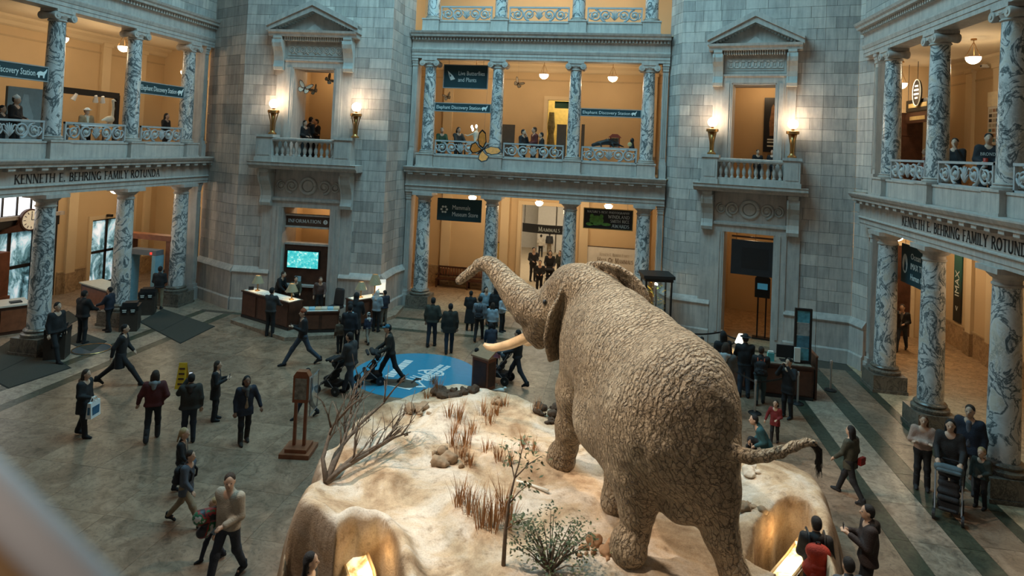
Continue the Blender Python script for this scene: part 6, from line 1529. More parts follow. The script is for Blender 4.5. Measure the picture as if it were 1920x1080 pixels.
# --- information desk: three counter units on a stone step
step_pts = [at_z(432, 606)[:2], at_z(533, 640)[:2], at_z(640, 634)[:2], at_z(742, 596)[:2], at_z(742, 596)[:2] + [-.2, 1.6], at_z(432, 606)[:2] + [.0, 1.6]]
t = struct(MB().ext_z([tuple(p) for p in step_pts], .0, .14).build('trim_21', M['floor_edge']), 'pale stone step under the information desk')
def counter(F, label, h, d, z=.14, top=M['paper'], name='desk_counter'):
    t = thing(name, label, 'desk', F.w(0, 0, z), F.rz); L = F.L
    MB().box(0, L, 0, d, 0, h-.05).build('carcass', M['wood'], t); MB().box(-.02, L+.02, -.06, d+.03, h-.05, h).build('rim', M['wood'], t)
    MB().box(.05, L-.05, .02, d-.04, h, h+.012).build('work_top', top, t)
    n = max(1, round(L/.9))
    for i in range(n): MB().box(L*(i+.08)/n, L*(i+.92)/n, -.025, 0, .14, h-.14).build('front_panel', plain('desk_panel', (.11, .042, .024), .4, var=.3, scale=4), t)
    MB().box(0, L, -.03, 0, 0, .1).build('kick_board', M['wood_black'], t)
    return t
FD1 = frame_from((452, 600), (540, 627)); FD2 = frame_from((564, 631), (634, 629)); FD3 = frame_from((660, 622), (720, 610))
counter(FD1, 'left wing of the dark wood information desk', 1.08, .6); counter(FD2, 'low middle unit of the dark wood information desk with brochures', .80, .6)
counter(FD3, 'right wing of the dark wood information desk', 1.08, .55)
m, nt, b = newmat('pleated_shade'); wv = nd(nt, 'ShaderNodeTexWave', Scale=14.0); tc = coords(nt); nt.links.new(tc, wv.inputs['Vector'])
nt.links.new(ramp(nt, wv.outputs['Fac'], [(.4, (.05, .03, .02)), (.6, (.75, .58, .34))]), b.inputs['Base Color']); M['shade'] = m
def table_lamp(X, label, h=.62, r=.24, shade=None, glow=10):
    t = thing('table_lamp', label, 'lamp', tuple(X), 0, 'table lamps on the desks')
    MB().lathe([(.10, 0), (.10, .02), (.03, .05), (.02, h*.3), (.035, h*.45), (.015, h*.6), (.012, h*.9)], 12).build('stem', M['brass'], t, smooth='auto')
    MB().lathe([(r, h*.52), (r*.42, h), (r*.40, h), (r*.97, h*.52)], 24, caps=False).build('lamp_shade', shade or M['shade'], t)
    MB().ellipsoid((0, 0, h*.62), .045, 8, 6).build('bulb', M['glow_torch'], t)
    if glow: light('lamp_light', 'POINT', (X[0], X[1], X[2]+h*.45), glow, (1.0, .76, .46), shadow_soft_size=.05)
def on_desk(F, x, y, z): return np.array(F.w(x, y, z))
def desk_px(px, py, z): return at_z(px, py, z)
ZT = .14+1.08+.012
table_lamp(np.array(FD1.w(.55, .3, ZT)), 'pleated shade lamp at the left end of the information desk')
table_lamp(np.array(FD1.w(FD1.L-.28, .3, ZT)), 'pleated shade lamp at the inner corner of the left desk wing')
table_lamp(np.array(FD3.w(.5, .28, ZT)), 'pleated shade lamp on the right desk wing')
table_lamp(np.array(FD3.w(FD3.L-.35, .28, ZT)), 'taller pleated shade lamp at the right end of the desk', .85, .27, glow=16)
def small(name, label, cat, X, rz, mb, mat, smooth=False): return tag(mb.build(name, mat, None, tuple(X), rz, smooth), label, cat)
x = np.array(FD3.w(FD3.L-.05, .3, ZT))
t = thing('white_display', 'white backlit card display beside the tall desk lamp', 'display', tuple(x), .4); MB().box(-.2, .2, -.015, .015, .06, .6).build('card', plain('white_card', (.9, .86, .76), .5, emit=.5), t); MB().box(-.14, .14, -.1, .1, 0, .06).build('foot', M['black'], t)
rr = random.Random(12)
for i in range(7):
    fx = FD1.w(.80+.255*i, .26+.06*rr.random(), ZT)
    small('paper_sheet', f'{("first", "second", "third", "fourth", "fifth", "sixth", "seventh", "eighth", "ninth")[i]} loose paper from the left end of the left desk wing', 'paper', fx, FD1.rz+rr.uniform(-.06, .06), MB().box(-.11, .11, -.15, .15, 0, .006+.01*rr.random()), M['paper'])
for i in range(6):
    fx = FD2.w(FD2.L*(i+.5)/6, .3, .14+.80+.012)
    small('brochure_stack', f'{("first", "second", "third", "fourth", "fifth", "sixth")[i]} brochure stack from the left on the low middle desk', 'brochures', fx, rr.uniform(-.04, .04)+FD2.rz, MB().box(-.11, .11, -.2, .2, 0, .05).box(-.10, .10, -.18, .18, .05, .06), plain(('br_a', 'br_b', 'br_c')[i % 3], ((.55, .5, .42), (.25, .45, .55), (.6, .45, .3))[i % 3], .5))
t = thing('office_chair', 'black high back office chair behind the information desk', 'chair', tuple(at_z(628, 598, .14)), -.2)
V, Q = sdf_mesh([cap((q*.16, .2, .58), (q*.15, .26, 1.15), .08, .07, .08) for q in (-1, -.35, .35, 1)], .03, .1); link('backrest', np_mesh('backrest', V, Q, M['blackpl']), t)
MB().box(-.25, .25, -.25, .22, .44, .54).build('seat', M['blackpl'], t); MB().tube([(0, 0, .06), (0, 0, .44)], .03, 8).build('post', M['black'], t)
for i in range(5): MB().tube([(0, 0, .08), (.28*math.cos(i*1.257), .28*math.sin(i*1.257), .05)], .02, 6).build('leg', M['black'], t)
t = thing('telephone_set', 'black telephone set at the left end of the desk', 'telephone', FD1.w(.2, .25, ZT), .5); MB().ext_x([(-.1, 0), (.1, 0), (.1, .09), (-.1, .04)], -.1, .1).build('body', M['blackpl'], t); MB().tube([(-.09, 0, .09), (-.09, .0, .11), (.09, 0, .11), (.09, 0, .09)], .02, 6).build('handset', M['black'], t)
# --- ticket desk on the right
FT = frame_from((1432, 742), (1524, 752))
counter(FT, 'dark wood ticket desk beside the right doorway', 1.05, .75, 0, M['floor_edge'], 'ticket_desk')
FT2 = Frame(FT.w(0, 0)[:2], (np.array(FT.w(0, 0)[:2]) + np.array([-1.0, 1.15])))
FT2 = Frame((np.array(FT.w(-.5, .25)[:2]) + np.array([-1.0, 1.0])), FT.w(-.5, .25)[:2])
counter(FT2, 'angled left wing of the dark wood ticket desk', 1.05, .6, 0, plain('tan_top', (.42, .28, .16), .5), 'ticket_desk')
table_lamp(np.array(FT2.w(.95, .3, 1.062)), 'white shaded lamp on the ticket desk', .62, .19, plain('white_shade', (.95, .88, .72), .6, emit=1.6), 14)
t = thing('desk_monitor', 'black monitor and printer on the ticket desk', 'monitor', FT.w(.75, .40, 1.062), FT.rz); MB().box(-.32, .32, -.02, .05, .1, .5).build('panel', M['blackpl'], t); MB().box(-.2, .2, -.12, .16, 0, .02).tube([(0, .05, .02), (0, .05, .2)], .03).build('stand', M['black'], t)
t = thing('teal_box', 'small teal leaflet box on the ticket desk', 'box', FT.w(.22, .25, 1.062), FT.rz); MB().box(-.1, .1, -.07, .07, 0, .26).build('body', plain('teal_card', (.1, .42, .42), .5), t); MB().box(-.08, .08, -.05, .05, .26, .31).build('leaflets', M['paper'], t)
P0 = at_z(1512, 748, 0)
t = thing('brochure_rack', 'tall dark framed rack with blue posters at the end of the ticket desk', 'rack', FT.w(FT.L-.28, .32, 1.062), FT.rz)
MB().box(-.26, -.2, -.05, .05, 0, 1.75).box(.2, .26, -.05, .05, 0, 1.75).box(-.2, .2, -.05, .05, 1.68, 1.75).box(-.2, .2, -.05, .05, 0, .08).build('frame', M['wood_black'], t)
for i, c_ in enumerate(((.10, .34, .42), (.08, .22, .30), (.35, .38, .38), (.10, .36, .46))): MB().box(-.19, .19, -.03, .03, .1+.4*i, .47+.4*i).build('poster', plain(f'poster_{i}', c_, .5, var=.4, scale=9), t)
MB().box(-.26, -.08, -.12, -.05, .05, .5).build('leaflet_pocket', M['paper'], t)
t = thing('desk_flap', 'dark wooden end panel of the ticket desk', 'panel', FT.w(FT.L+.08, .1, 0), FT.rz); MB().box(0, .06, 0, .9, 0, 1.35).build('panel', M['wood'], t); MB().box(-.01, .07, -.02, .92, 1.35, 1.39).build('cap', M['wood_mid'], t)
# passage sign on two posts
t = thing('sign_stand', 'black sign with blue screen on twin posts in the right passage', 'sign', FPR.w(3.45, 1.6, .03), FPR.rz)
for s in (-1, 1): MB().tube([(s*.16, 0, 0), (s*.16, 0, 1.9)], .03, 8).build('post', M['black'], t)
MB().box(-.3, .3, -.05, .05, 1.7, 2.5).ext_y([(-.3, 2.5), (.3, 2.5), (.2, 2.62), (-.2, 2.62)], -.05, .05).build('board', M['black'], t); MB().box(-.2, .2, -.056, -.05, 2.05, 2.3).build('screen', plain('blue_screen', (.05, .22, .32), .4, emit=.4), t); MB().box(-.35, .35, -.2, .2, 0, .04).build('base', M['black'], t)
sign(FPR, (3.3, 4.0, 2.6, 3.2), 6.44, 'green picture on the tan wall of the right passage', plain('leaf_print', (.10, .28, .06), .5, var=.5, scale=12), M['wood'], name='framed_picture', cat='picture')
# --- rope posts and belts
def post(px, py, label, h=.98, X=None):
    X = at_z(px, py) if X is None else X
    t = thing('barrier_post', label, 'barrier post', tuple(X), 0, 'steel belt barrier posts')
    MB().lathe([(.19, 0), (.19, .02), (.14, .05), (.04, .06)], 18).build('base', M['black'], t, smooth='auto'); MB().lathe([(.032, .05), (.032, h-.08)], 12).build('pole', M['steel'], t, smooth='auto')
    MB().lathe([(.042, h-.1), (.042, h), (.03, h+.02)], 12).build('belt_head', M['steel'], t, smooth='auto'); return X
pa = post(1415, 775, 'barrier post in front of the man with orange straps'); pb = post(1495, 757, 'barrier post beside the photographing person'); pc = post(1557, 732, 'lone barrier post by the right pier')
pd = post(0, 0, 'barrier post near the right doorway jamb', X=at_z(1384, 684)); pe = post(0, 0, 'barrier post behind the queue, right of the elephant back', X=at_z(1330, 716)); pf = post(0, 0, 'leftmost barrier post partly behind the elephant', X=at_z(1290, 672)); pg = post(0, 0, 'barrier post against the doorway reveal', X=at_z(1352, 668))
def belt(a, b_, label):
    a, b_ = np.array(a) + [0, 0, .92], np.array(b_) + [0, 0, .92]; n_ = 8; mb = MB(); pts = [a + (b_-a)*i/n_ - np.array([0, 0, .05*math.sin(PI*i/n_)]) for i in range(n_+1)]
    for p, q in zip(pts[:-1], pts[1:]): mb.bar(p, q, .012, .055)
    c = (a+b_)/2; mb.v = [tuple(np.array(v_)-[c[0], c[1], .9]) for v_ in mb.v]
    tag(mb.build('barrier_belt', M['blackpl'], None, (c[0], c[1], .9)), label, 'belt', 'black barrier belts')
belt(pa, pb, 'black belt strung between the two front barrier posts'); belt(pe, pd, 'black belt rising behind the queue to the doorway jamb'); belt(pg, pd, 'short black belt by the right doorway'); belt(pf, pg, 'black belt beside the display case, left of the queue'); belt(pa, pe, 'black belt along the queue behind the elephant')
# --- glass case with plants
x = at_z(1226, 640)
t = thing('display_case', 'tall glass case with dark frame holding a yellow flowering plant', 'display case', tuple(x), .15)
MB().box(-.55, .55, -.55, .55, 0, .7).build('base', M['wood_black'], t)
for sx_ in (-1, 1):
    for sy_ in (-1, 1): MB().box(sx_*.5-.035, sx_*.5+.035, sy_*.5-.035, sy_*.5+.035, .7, 2.5).build('corner_post', M['wood_black'], t)
MB().box(-.62, .62, -.62, .62, 2.62, 2.74).box(-.56, .56, -.56, .56, 2.5, 2.62).build('roof', M['wood_black'], t)
m, nt, b = newmat('case_glass'); b.inputs['Base Color'].default_value = (.85, .9, .88, 1); b.inputs['Roughness'].default_value = .02; b.inputs['Transmission Weight'].default_value = 1.0; b.inputs['IOR'].default_value = 1.1; b.inputs['Alpha'].default_value = .25; M['glass'] = m
for sx_ in (-1, 1): MB().box(sx_*.5-.005, sx_*.5+.005, -.46, .46, .7, 2.5).build('pane', M['glass'], t); MB().box(-.46, .46, sx_*.5-.005, sx_*.5+.005, .7, 2.5).build('pane', M['glass'], t)
pl = thing('potted_plant', 'yellow and green flowering plant inside the glass case', 'plant', tuple(x + [0, 0, .7]), 0); pl.scale = (1.15, 1.15, 1.45); lf = MB(); rr = random.Random(8)
for i in range(150):
    a = rr.uniform(0, 2*PI); r_ = rr.uniform(.05, .36); z_ = rr.uniform(.15, 1.15); d_ = np.array([math.cos(a), math.sin(a), rr.uniform(-.2, .6)]); c = np.array([r_*math.cos(a), r_*math.sin(a), z_]); s_ = np.cross(d_, [0, 0, 1]); s_ /= np.linalg.norm(s_)
    lf.add([c, c+d_*.06+s_*.025, c+d_*.13, c+d_*.06-s_*.025], [(0, 1, 2, 3)], i % 3 == 0)
lf.build('foliage', [plain('leaf_green', (.07, .14, .03), .6), plain('flower_yellow', (.6, .42, .05), .6)], pl); MB().tube([(0, 0, .1), (.02, 0, .6), (0, .03, 1.0)], .02, 6).build('stem', M['wood'], pl); MB().lathe([(.14, 0), (.2, .18), (.18, .18)], 14).build('pot', M['marble_base'], pl)
light('case_lamp', 'POINT', tuple(x + [0, 0, 2.3]), 14, (1.0, .8, .5), shadow_soft_size=.05)
# --- bench
x0, x1 = FC.px(818, 537, 4.3)[0], FC.px(938, 543, 4.3)[0]
t = thing('wooden_bench', 'long dark slatted wooden bench against the far gallery wall', 'bench', FC.w((x0+x1)/2, 4.3, 0), 0); L = (x1-x0)/2
MB().box(-L, L, -.28, .22, .40, .46).build('seat', M['wood'], t); MB().box(-L, L, .2, .26, .98, 1.06).build('top_rail', M['wood'], t); MB().box(-L, L, .2, .26, .55, .61).build('back_rail', M['wood'], t)
for i in range(24): MB().box(-L+2*L*(i+.3)/24, -L+2*L*(i+.7)/24, .215, .245, .61, .98).build('slat', M['wood_mid'], t)
for s in (-1, 0, 1):
    for y_ in (-.24, .2): MB().box(s*L*.97-.04, s*L*.97+.04, y_-.04, y_+.04, 0, .41 if y_ < 0 else 1.0).build('leg', M['wood'], t)
    if s: MB().box(s*L*.97-.04, s*L*.97+.04, -.28, .22, .64, .70).build('armrest', M['wood'], t)
# --- left entrance: check table, bins, metal detector, desk, mats
fm = frame_from((243, 566), (294, 572))
t = thing('metal_detector', 'walk through metal detector with pale blue posts', 'metal detector', fm.w(0, 0), fm.rz); L = fm.L
for s, x_ in ((0, .08), (1, L-.08)): MB().box(x_-.09, x_+.09, -.25, .25, 0, 2.15).box(x_-.12, x_+.12, -.3, .3, 0, .08).build('side_post', plain('pale_blue_plastic', (.22, .40, .47), .5), t)
MB().box(0, L, -.22, .22, 2.15, 2.38).build('header', M['grey'], t); MB().box(L-.3, L-.2, -.24, -.22, 2.2, 2.3).build('indicator', plain('red_lamp', (.8, .05, .03), .4, emit=1.0), t)
t = thing('portal_frame', 'red brown wooden surround enclosing the metal detector', 'frame', fm.w(0, .4), fm.rz)
for x_ in (-.45, L+.25): MB().box(x_-.14, x_+.14, -.2, .2, 0, 2.75).build('post', M['wood_mid'], t)
MB().box(-.6, L+.4, -.22, .22, 2.75, 2.98).build('header', M['wood_mid'], t)
ft = frame_from((150, 573), (200, 590))
t = thing('check_table', 'bag check table with pale curved top and dark front', 'table', ft.w(0, 0), ft.rz); L = ft.L
MB().box(0, L, 0, .8, 0, .95).build('body', M['wood'], t); MB().box(-.08, L+.08, -.06, .86, .95, 1.0).build('table_top', plain('cream_top', (.6, .58, .48), .4), t); MB().box(.1, L-.1, -.02, 0, .1, .85).build('front_panel', M['wood_mid'], t)
def bin_(X, rz, label, h=1.0):
    t = thing('waste_bin', label, 'bin', tuple(X), rz, 'dark brown bins at the entrance')
    MB().box(-.3, .3, -.3, .3, 0, h*.74).build('cabinet', plain('bin_brown', (.05, .038, .03), .5), t); MB().box(-.31, .31, -.31, .31, h*.74, h*.9).build('lid', M['black'], t); MB().box(-.22, .22, -.22, .22, h*.9, h).box(-.25, .25, -.25, -.1, h*.86, h*1.02).build('top_flap', M['blackpl'], t)
    for dx in (-.15, .13): MB().box(dx-.09, dx+.09, -.325, -.31, h*.64, h*.86).build('notice', M['black'], t); MB().box(dx-.07, dx+.07, -.33, -.325, h*.76, h*.79).box(dx-.06, dx+.06, -.33, -.325, h*.70, h*.73).build('notice_text', M['sign_text'], t)
bin_(at_z(243, 618), .5, 'front dark bin beside the middle left column', 1.05); bin_(at_z(262, 588) + [.25, .1, 0], .5, 'rear dark bin beside the middle left column', 1.05); bin_(at_z(106, 670), .5, 'dark bin beside the near left column', 1.1)
fe = frame_from((12, 628), (52, 622))
t = thing('entrance_desk', 'dark wood entrance desk with pale stone top at the left frame edge', 'desk', fe.w(0, 0), fe.rz)
MB().box(-2.0, .6, 0, 1.0, 0, 1.0).build('body', M['wood'], t); MB().box(-2.05, .66, -.06, 1.06, 1.0, 1.06).build('stone_top', plain('white_top', (.7, .68, .62), .3), t)
for i in range(3): MB().box(-1.9+.85*i, -1.15+.85*i, -.03, 0, .12, .88).build('panel', M['wood_mid'], t)
MB().box(.1, .45, .2, .5, 1.06, 1.1).build('folder', M['black'], t)
x = at_z(-6, 600); t = thing('wooden_post', 'red brown wooden screen post at the left frame edge', 'post', tuple(x), 0); MB().box(-.35, .2, -.3, .3, 0, .9).build('base', M['wood_mid'], t); MB().box(-.3, .15, -.25, .25, .9, 2.6).build('panel', M['wood_mid'], t)
M['mat'] = plain('grey_green_mat', (.045, .045, .036), .95, var=.15, scale=30); M['mat_edge'] = plain('mat_edge', (.02, .02, .018), .9)
def mat_(pxs, label, split=False):
    P = [at_z(*p)[:2] for p in pxs]; c = sum(P)/4; t = thing('floor_mat', label, 'mat', (c[0], c[1], .001), 0, 'entrance mats')
    if split:
        m1, m2 = (P[0]+P[3])/2, (P[1]+P[2])/2
        for q in ([P[0], P[1], m2, m1], [m1, m2, P[2], P[3]]):
            cc = sum(q)/4; MB().ext_z([tuple(cc+(p-cc)*.985-c) for p in q], 0, .014).build('mat_panel', M['mat'], t)
    else: MB().ext_z([tuple(p-c) for p in P], 0, .014).build('mat_panel', M['mat'], t)
    MB().ext_z([tuple((p-c)*1.02) for p in P], 0, .008).build('rubber_edge', M['mat_edge'], t)
mat_([(262, 604), (306, 580), (402, 612), (338, 644)], 'large grey green mat below the far left column', True)
mat_([(-60, 690), (30, 632), (132, 690), (16, 728)], 'large grey green mat at the left frame edge', True)
mat_([(92, 600), (128, 583), (150, 598), (112, 618)], 'small dark mat beside the near left column'); mat_([(120, 640), (150, 622), (200, 640), (170, 660)], 'teal grey mat at the feet of the heavy guard')
c = at_z(172, 655); t = thing('floor_seal', 'dark round bronze seal set in the entrance floor', 'seal', (c[0], c[1], .002), 0); MB().lathe([(.62, 0), (.62, .012)], 28).build('disc', plain('seal_bronze', (.06, .075, .08), .5), t); MB().tube([(.58*math.cos(2*PI*i/28), .58*math.sin(2*PI*i/28), .012) for i in range(29)], .02, 5).build('ring', M['brass'], t)
# --- wet floor sign, bags, phones
t = thing('caution_sign', 'folding yellow caution sign standing behind the puffer jacket man', 'sign', tuple(at_z(341, 726)), .3); yl = plain('caution_yellow', (.62, .36, .02), .5)
for s in (-1, 1): MB().add([(-.15, s*.16, 0), (.15, s*.16, 0), (.11, s*.01, .72), (-.11, s*.01, .72), (-.15, s*.16+.012, 0), (.15, s*.16+.012, 0), (.11, s*.01+.012, .72), (-.11, s*.01+.012, .72)], [(0, 1, 2, 3), (5, 4, 7, 6), (0, 4, 5, 1), (1, 5, 6, 2), (2, 6, 7, 3), (3, 7, 4, 0)]).build('panel', yl, t)
for q in range(4): MB().box(-.08, .08, -.155+.030*q, -.145+.030*q, .12+.14*q, .17+.14*q).build('marking', M['wood'], t)
def hand(label, s, d=.08):
    q = PEOPLE[label]; sh, e, w_ = q['A'][s]; dv = (w_-e)/np.linalg.norm(w_-e); return at_person(label, w_+dv*d)
lb = 'woman in black parka with fur hood carrying a white and blue bag'; x = hand(lb, 1)
t = thing('carrier_bag', 'white carrier bag with blue picture held by the woman in parka', 'bag', tuple(x + [0, 0, -.45]), PEOPLE[lb]['rz']); MB().ext_x([(-.07, 0), (.07, 0), (.04, .38), (-.04, .38)], -.17, .17).build('bag_body', M['white'], t); MB().box(-.12, .12, -.066, -.055, .07, .27).box(-.12, .12, .055, .066, .07, .27).box(.171, .175, -.03, .03, .1, .28).build('picture', plain('bag_blue', (.04, .14, .25), .5, var=.4), t)
for s in (-1, 1): MB().tube([(-.08, s*.04, .38), (-.05, s*.02, .48), (.05, s*.02, .48), (.08, s*.04, .38)], .01, 5).build('bag_handle', M['white'], t)
lb = 'man in cream sweater and jeans walking with a bundle under his arm'; x = at_person(lb, PEOPLE[lb]['up']((.30, .10, 1.0)))
V, Q = sdf_mesh([cap((-.05, -.16, .05), (.05, .16, .12), .11, .12, .06), cap((0, -.1, -.1), (.02, .12, -.14), .09, .1, .06), cap((.04, .0, -.25), (.03, .05, .1), .06, .08, .05)], .022, .05)
m, nt, b = newmat('bundle_cloth'); n1 = noise(nt, coords(nt), 5, 3); nt.links.new(ramp(nt, n1, [(.38, (.015, .015, .02)), (.46, (.25, .02, .02)), (.54, (.02, .14, .06)), (.62, (.5, .5, .48))], 'CONSTANT'), b.inputs['Base Color'])
tag(link('jacket_bundle', np_mesh('jacket_bundle', V, Q, m), None, tuple(x), PEOPLE[lb]['rz']), 'rolled green red and black jacket carried by the man in cream sweater', 'bundle')
def phone(lb, s, label):
    x = hand(lb, s, .10); t = thing('phone', label, 'phone', tuple(x), PEOPLE[lb]['rz']); MB().box(-.038, .038, -.006, .006, -.05, .09).build('body', M['black'], t); MB().box(-.034, .034, -.008, -.0055, -.04, .08).build('screen', plain('phone_screen', (.6, .7, .8), .3, emit=.8), t)
phone('man in dark puffer jacket seen from behind holding up a phone', -1, 'phone raised by the puffer jacket man'); phone('woman in black coat standing sideways reading her phone', 1, 'phone read by the woman in black coat'); phone('person in dark brown jacket looking down at a phone in the lower right', 1, 'phone held at the lower right'); phone('man in orange knit cap and black jacket walking left with a phone', -1, 'phone of the man in orange cap')
lb = 'person in black holding a camera to the face by the rope'; x = (hand(lb, 1, .03)+hand(lb, -1, .03))/2; t = thing('camera_body', 'dark camera held to the face beside the rope', 'camera', tuple(x), PEOPLE[lb]['rz']); MB().box(-.07, .07, -.03, .03, -.05, .05).build('body', M['black'], t); MB().lathe([(.035, 0), (.035, .08)], 12).build('lens', M['blackpl'], t).rotation_euler = (-PI/2, 0, 0)
lb = 'man in black coat carrying a bag in the right gallery'; x = hand(lb, 1, .08); t = thing('shoulder_bag', 'black bag in the hand of the man in the right gallery', 'bag', tuple(x + [0, 0, -.42]), PEOPLE[lb]['rz']); MB().ext_x([(-.06, 0), (.06, 0), (.05, .3), (-.05, .3)], -.18, .18).build('bag_body', M['blackpl'], t); MB().tube([(-.1, 0, .3), (0, 0, .44), (.1, 0, .3)], .012, 5).build('bag_handle', M['black'], t)
lb = 'woman in olive jacket with long black hair walking along the border strip'; x = at_person(lb, (.16, -.16, .86)); t = thing('red_purse', 'small red purse at the hip of the woman in olive', 'bag', tuple(x), PEOPLE[lb]['rz']); MB().ext_x([(-.04, 0), (.04, 0), (.03, .16), (-.03, .16)], -.1, .1).build('bag_body', plain('purse_red', (.28, .02, .02), .5), t); MB().box(-.1, .1, -.045, -.038, .08, .16).build('flap', plain('purse_red2', (.22, .015, .015), .5), t)
lb = 'man in dark lettered sweatshirt holding a red item on the right gallery'; x = hand(lb, 1, .1); small('red_cup', 'red item held by the man in lettered sweatshirt', 'cup', x + [0, 0, -.12], 0, MB().lathe([(.04, 0), (.06, .26), (.05, .26), (.035, .02)], 14), plain('red_item', (.45, .04, .02), .5), True)
q = PEOPLE[lb]; o = serif_text('BRONDS', .07, 0, .004)[0].build('chest_letters', M['sign_text'], q['body'], (0, 0, 0)); o.rotation_euler = (0, 0, PI); o.location = (.16, .125, 1.24)
# --- map stand and lectern
x = at_z(560, 848); t = thing('map_stand', 'red brown wooden map stand on a stepped base', 'stand', tuple(x), .15)
MB().box(-.36, .36, -.36, .36, 0, .10).box(-.26, .26, -.26, .26, .10, .18).build('stepped_base', M['wood_mid'], t)
for s in (-1, 1): MB().box(s*.12-.035, s*.12+.035, -.035, .035, .18, 1.25).build('post', M['wood_mid'], t)
MB().box(-.19, .19, -.10, .10, 1.22, 1.85).ext_y([(-.19, 1.85), (.19, 1.85), (.12, 1.96), (-.12, 1.96)], -.1, .1).build('display_box', M['wood_mid'], t); MB().box(-.14, .14, -.108, -.1, 1.3, 1.8).build('map_picture', plain('map_print', (.22, .20, .17), .5, var=.6, scale=9), t); MB().box(.192, .2, -.08, .08, 1.28, 1.82).build('side_picture', plain('map_print2', (.35, .33, .3), .4, var=.5, scale=9), t)
MB().box(.30, .305, -.28, .28, 1.0, 1.9).build('glass_wing', M['glass'], t); MB().tube([(.30, -.28, 1.0), (.30, -.28, 1.9), (.30, .28, 1.9), (.30, .28, 1.0), (.30, -.28, 1.0)], .012, 5).build('wing_frame', M['grey'], t)
x = at_z(906, 726); t = thing('lectern', 'red brown wooden lectern with sloping top behind the rock platform', 'lectern', tuple(x), -.5); MB().box(-.32, .32, -.2, .2, 0, .95).build('body', M['wood_mid'], t); MB().add([(-.36, -.24, .95), (.36, -.24, .95), (.36, .24, 1.18), (-.36, .24, 1.18), (-.36, -.24, 1.0), (.36, -.24, 1.0), (.36, .24, 1.23), (-.36, .24, 1.23)], [(0, 3, 2, 1), (4, 5, 6, 7), (0, 1, 5, 4), (1, 2, 6, 5), (2, 3, 7, 6), (3, 0, 4, 7)]).build('sloping_top', plain('lectern_top', (.40, .22, .12), .4), t); MB().box(.321, .33, -.16, .16, .1, .85).box(-.26, .26, -.21, -.2, .1, .85).build('side_panel', M['wood'], t)
# --- blue floor graphic
c = (at_z(690, 700)[:2] + at_z(877, 700)[:2])/2 + [-.1, -.25]; c = np.array([-2.45, 2.15])
t = thing('floor_graphic', 'round bright blue floor graphic with white lettering and a whale', 'floor graphic', (c[0], c[1], .001), 0)
MB().lathe([(2.05, 0), (2.05, .004)], 64).build('disc', plain('graphic_blue', (.03, .25, .40), .45, var=.05), t)
def floor_text(s, size, pxa, pxb, wd=None):
    a, b_ = at_z(*pxa)[:2], at_z(*pxb)[:2]; d_ = b_-a; me = sans_mesh(s, size, M['white'], .001); me.transform(Matrix.Rotation(-PI/2, 4, 'X')); xs = [v_.co.x for v_ in me.vertices]
    o = link('lettering', me, t, (a[0]-c[0], a[1]-c[1], .006), math.atan2(d_[1], d_[0])); o.scale = (np.linalg.norm(d_)/(max(xs)-min(xs)), 1, 1)
floor_text('Qrinu', 1.15, (806, 690), (748, 716))
for (p, q), w_ in ((((838, 686), (795, 712)), .16), (((825, 684), (787, 709)), .16), (((760, 675), (722, 705)), .30)):
    a_, b_ = at_z(*p)[:2]-c, at_z(*q)[:2]-c; d_ = (b_-a_)/np.linalg.norm(b_-a_); n2_ = np.array([-d_[1], d_[0]]); L_ = np.linalg.norm(b_-a_); x_ = 0.0; r3 = random.Random(int(p[0]))
    while x_ < L_:
        s_ = r3.uniform(.10, .24); MB().ext_z([tuple(a_+d_*x_), tuple(a_+d_*(x_+s_*.8)), tuple(a_+d_*(x_+s_*.8)+n2_*w_), tuple(a_+d_*x_+n2_*w_)], .006, .009).build('lettering', M['white'], t); x_ += s_
def floor_poly(nm, pxs, mat, z_): MB().ext_z([tuple(at_z(*p)[:2]-c) for p in pxs], z_, z_+.003).build(nm, mat, t)
floor_poly('whale_body', [(672, 712), (690, 706), (720, 711), (755, 711), (775, 714), (786, 722), (775, 727), (755, 729), (730, 724), (700, 719)], plain('whale_grey', (.075, .065, .05), .6), .006)
floor_poly('whale_belly', [(720, 722), (745, 727), (768, 732), (774, 728), (760, 728.5), (735, 724)], M['white'], .010); floor_poly('whale_tail', [(784, 717), (787, 716), (797, 725), (800, 727), (780, 727), (780, 725), (792, 724)], M['white'], .010); floor_poly('whale_fin', [(770, 718), (780, 709), (790, 710), (790, 713), (781, 713), (772, 720)], M['black'], .010)
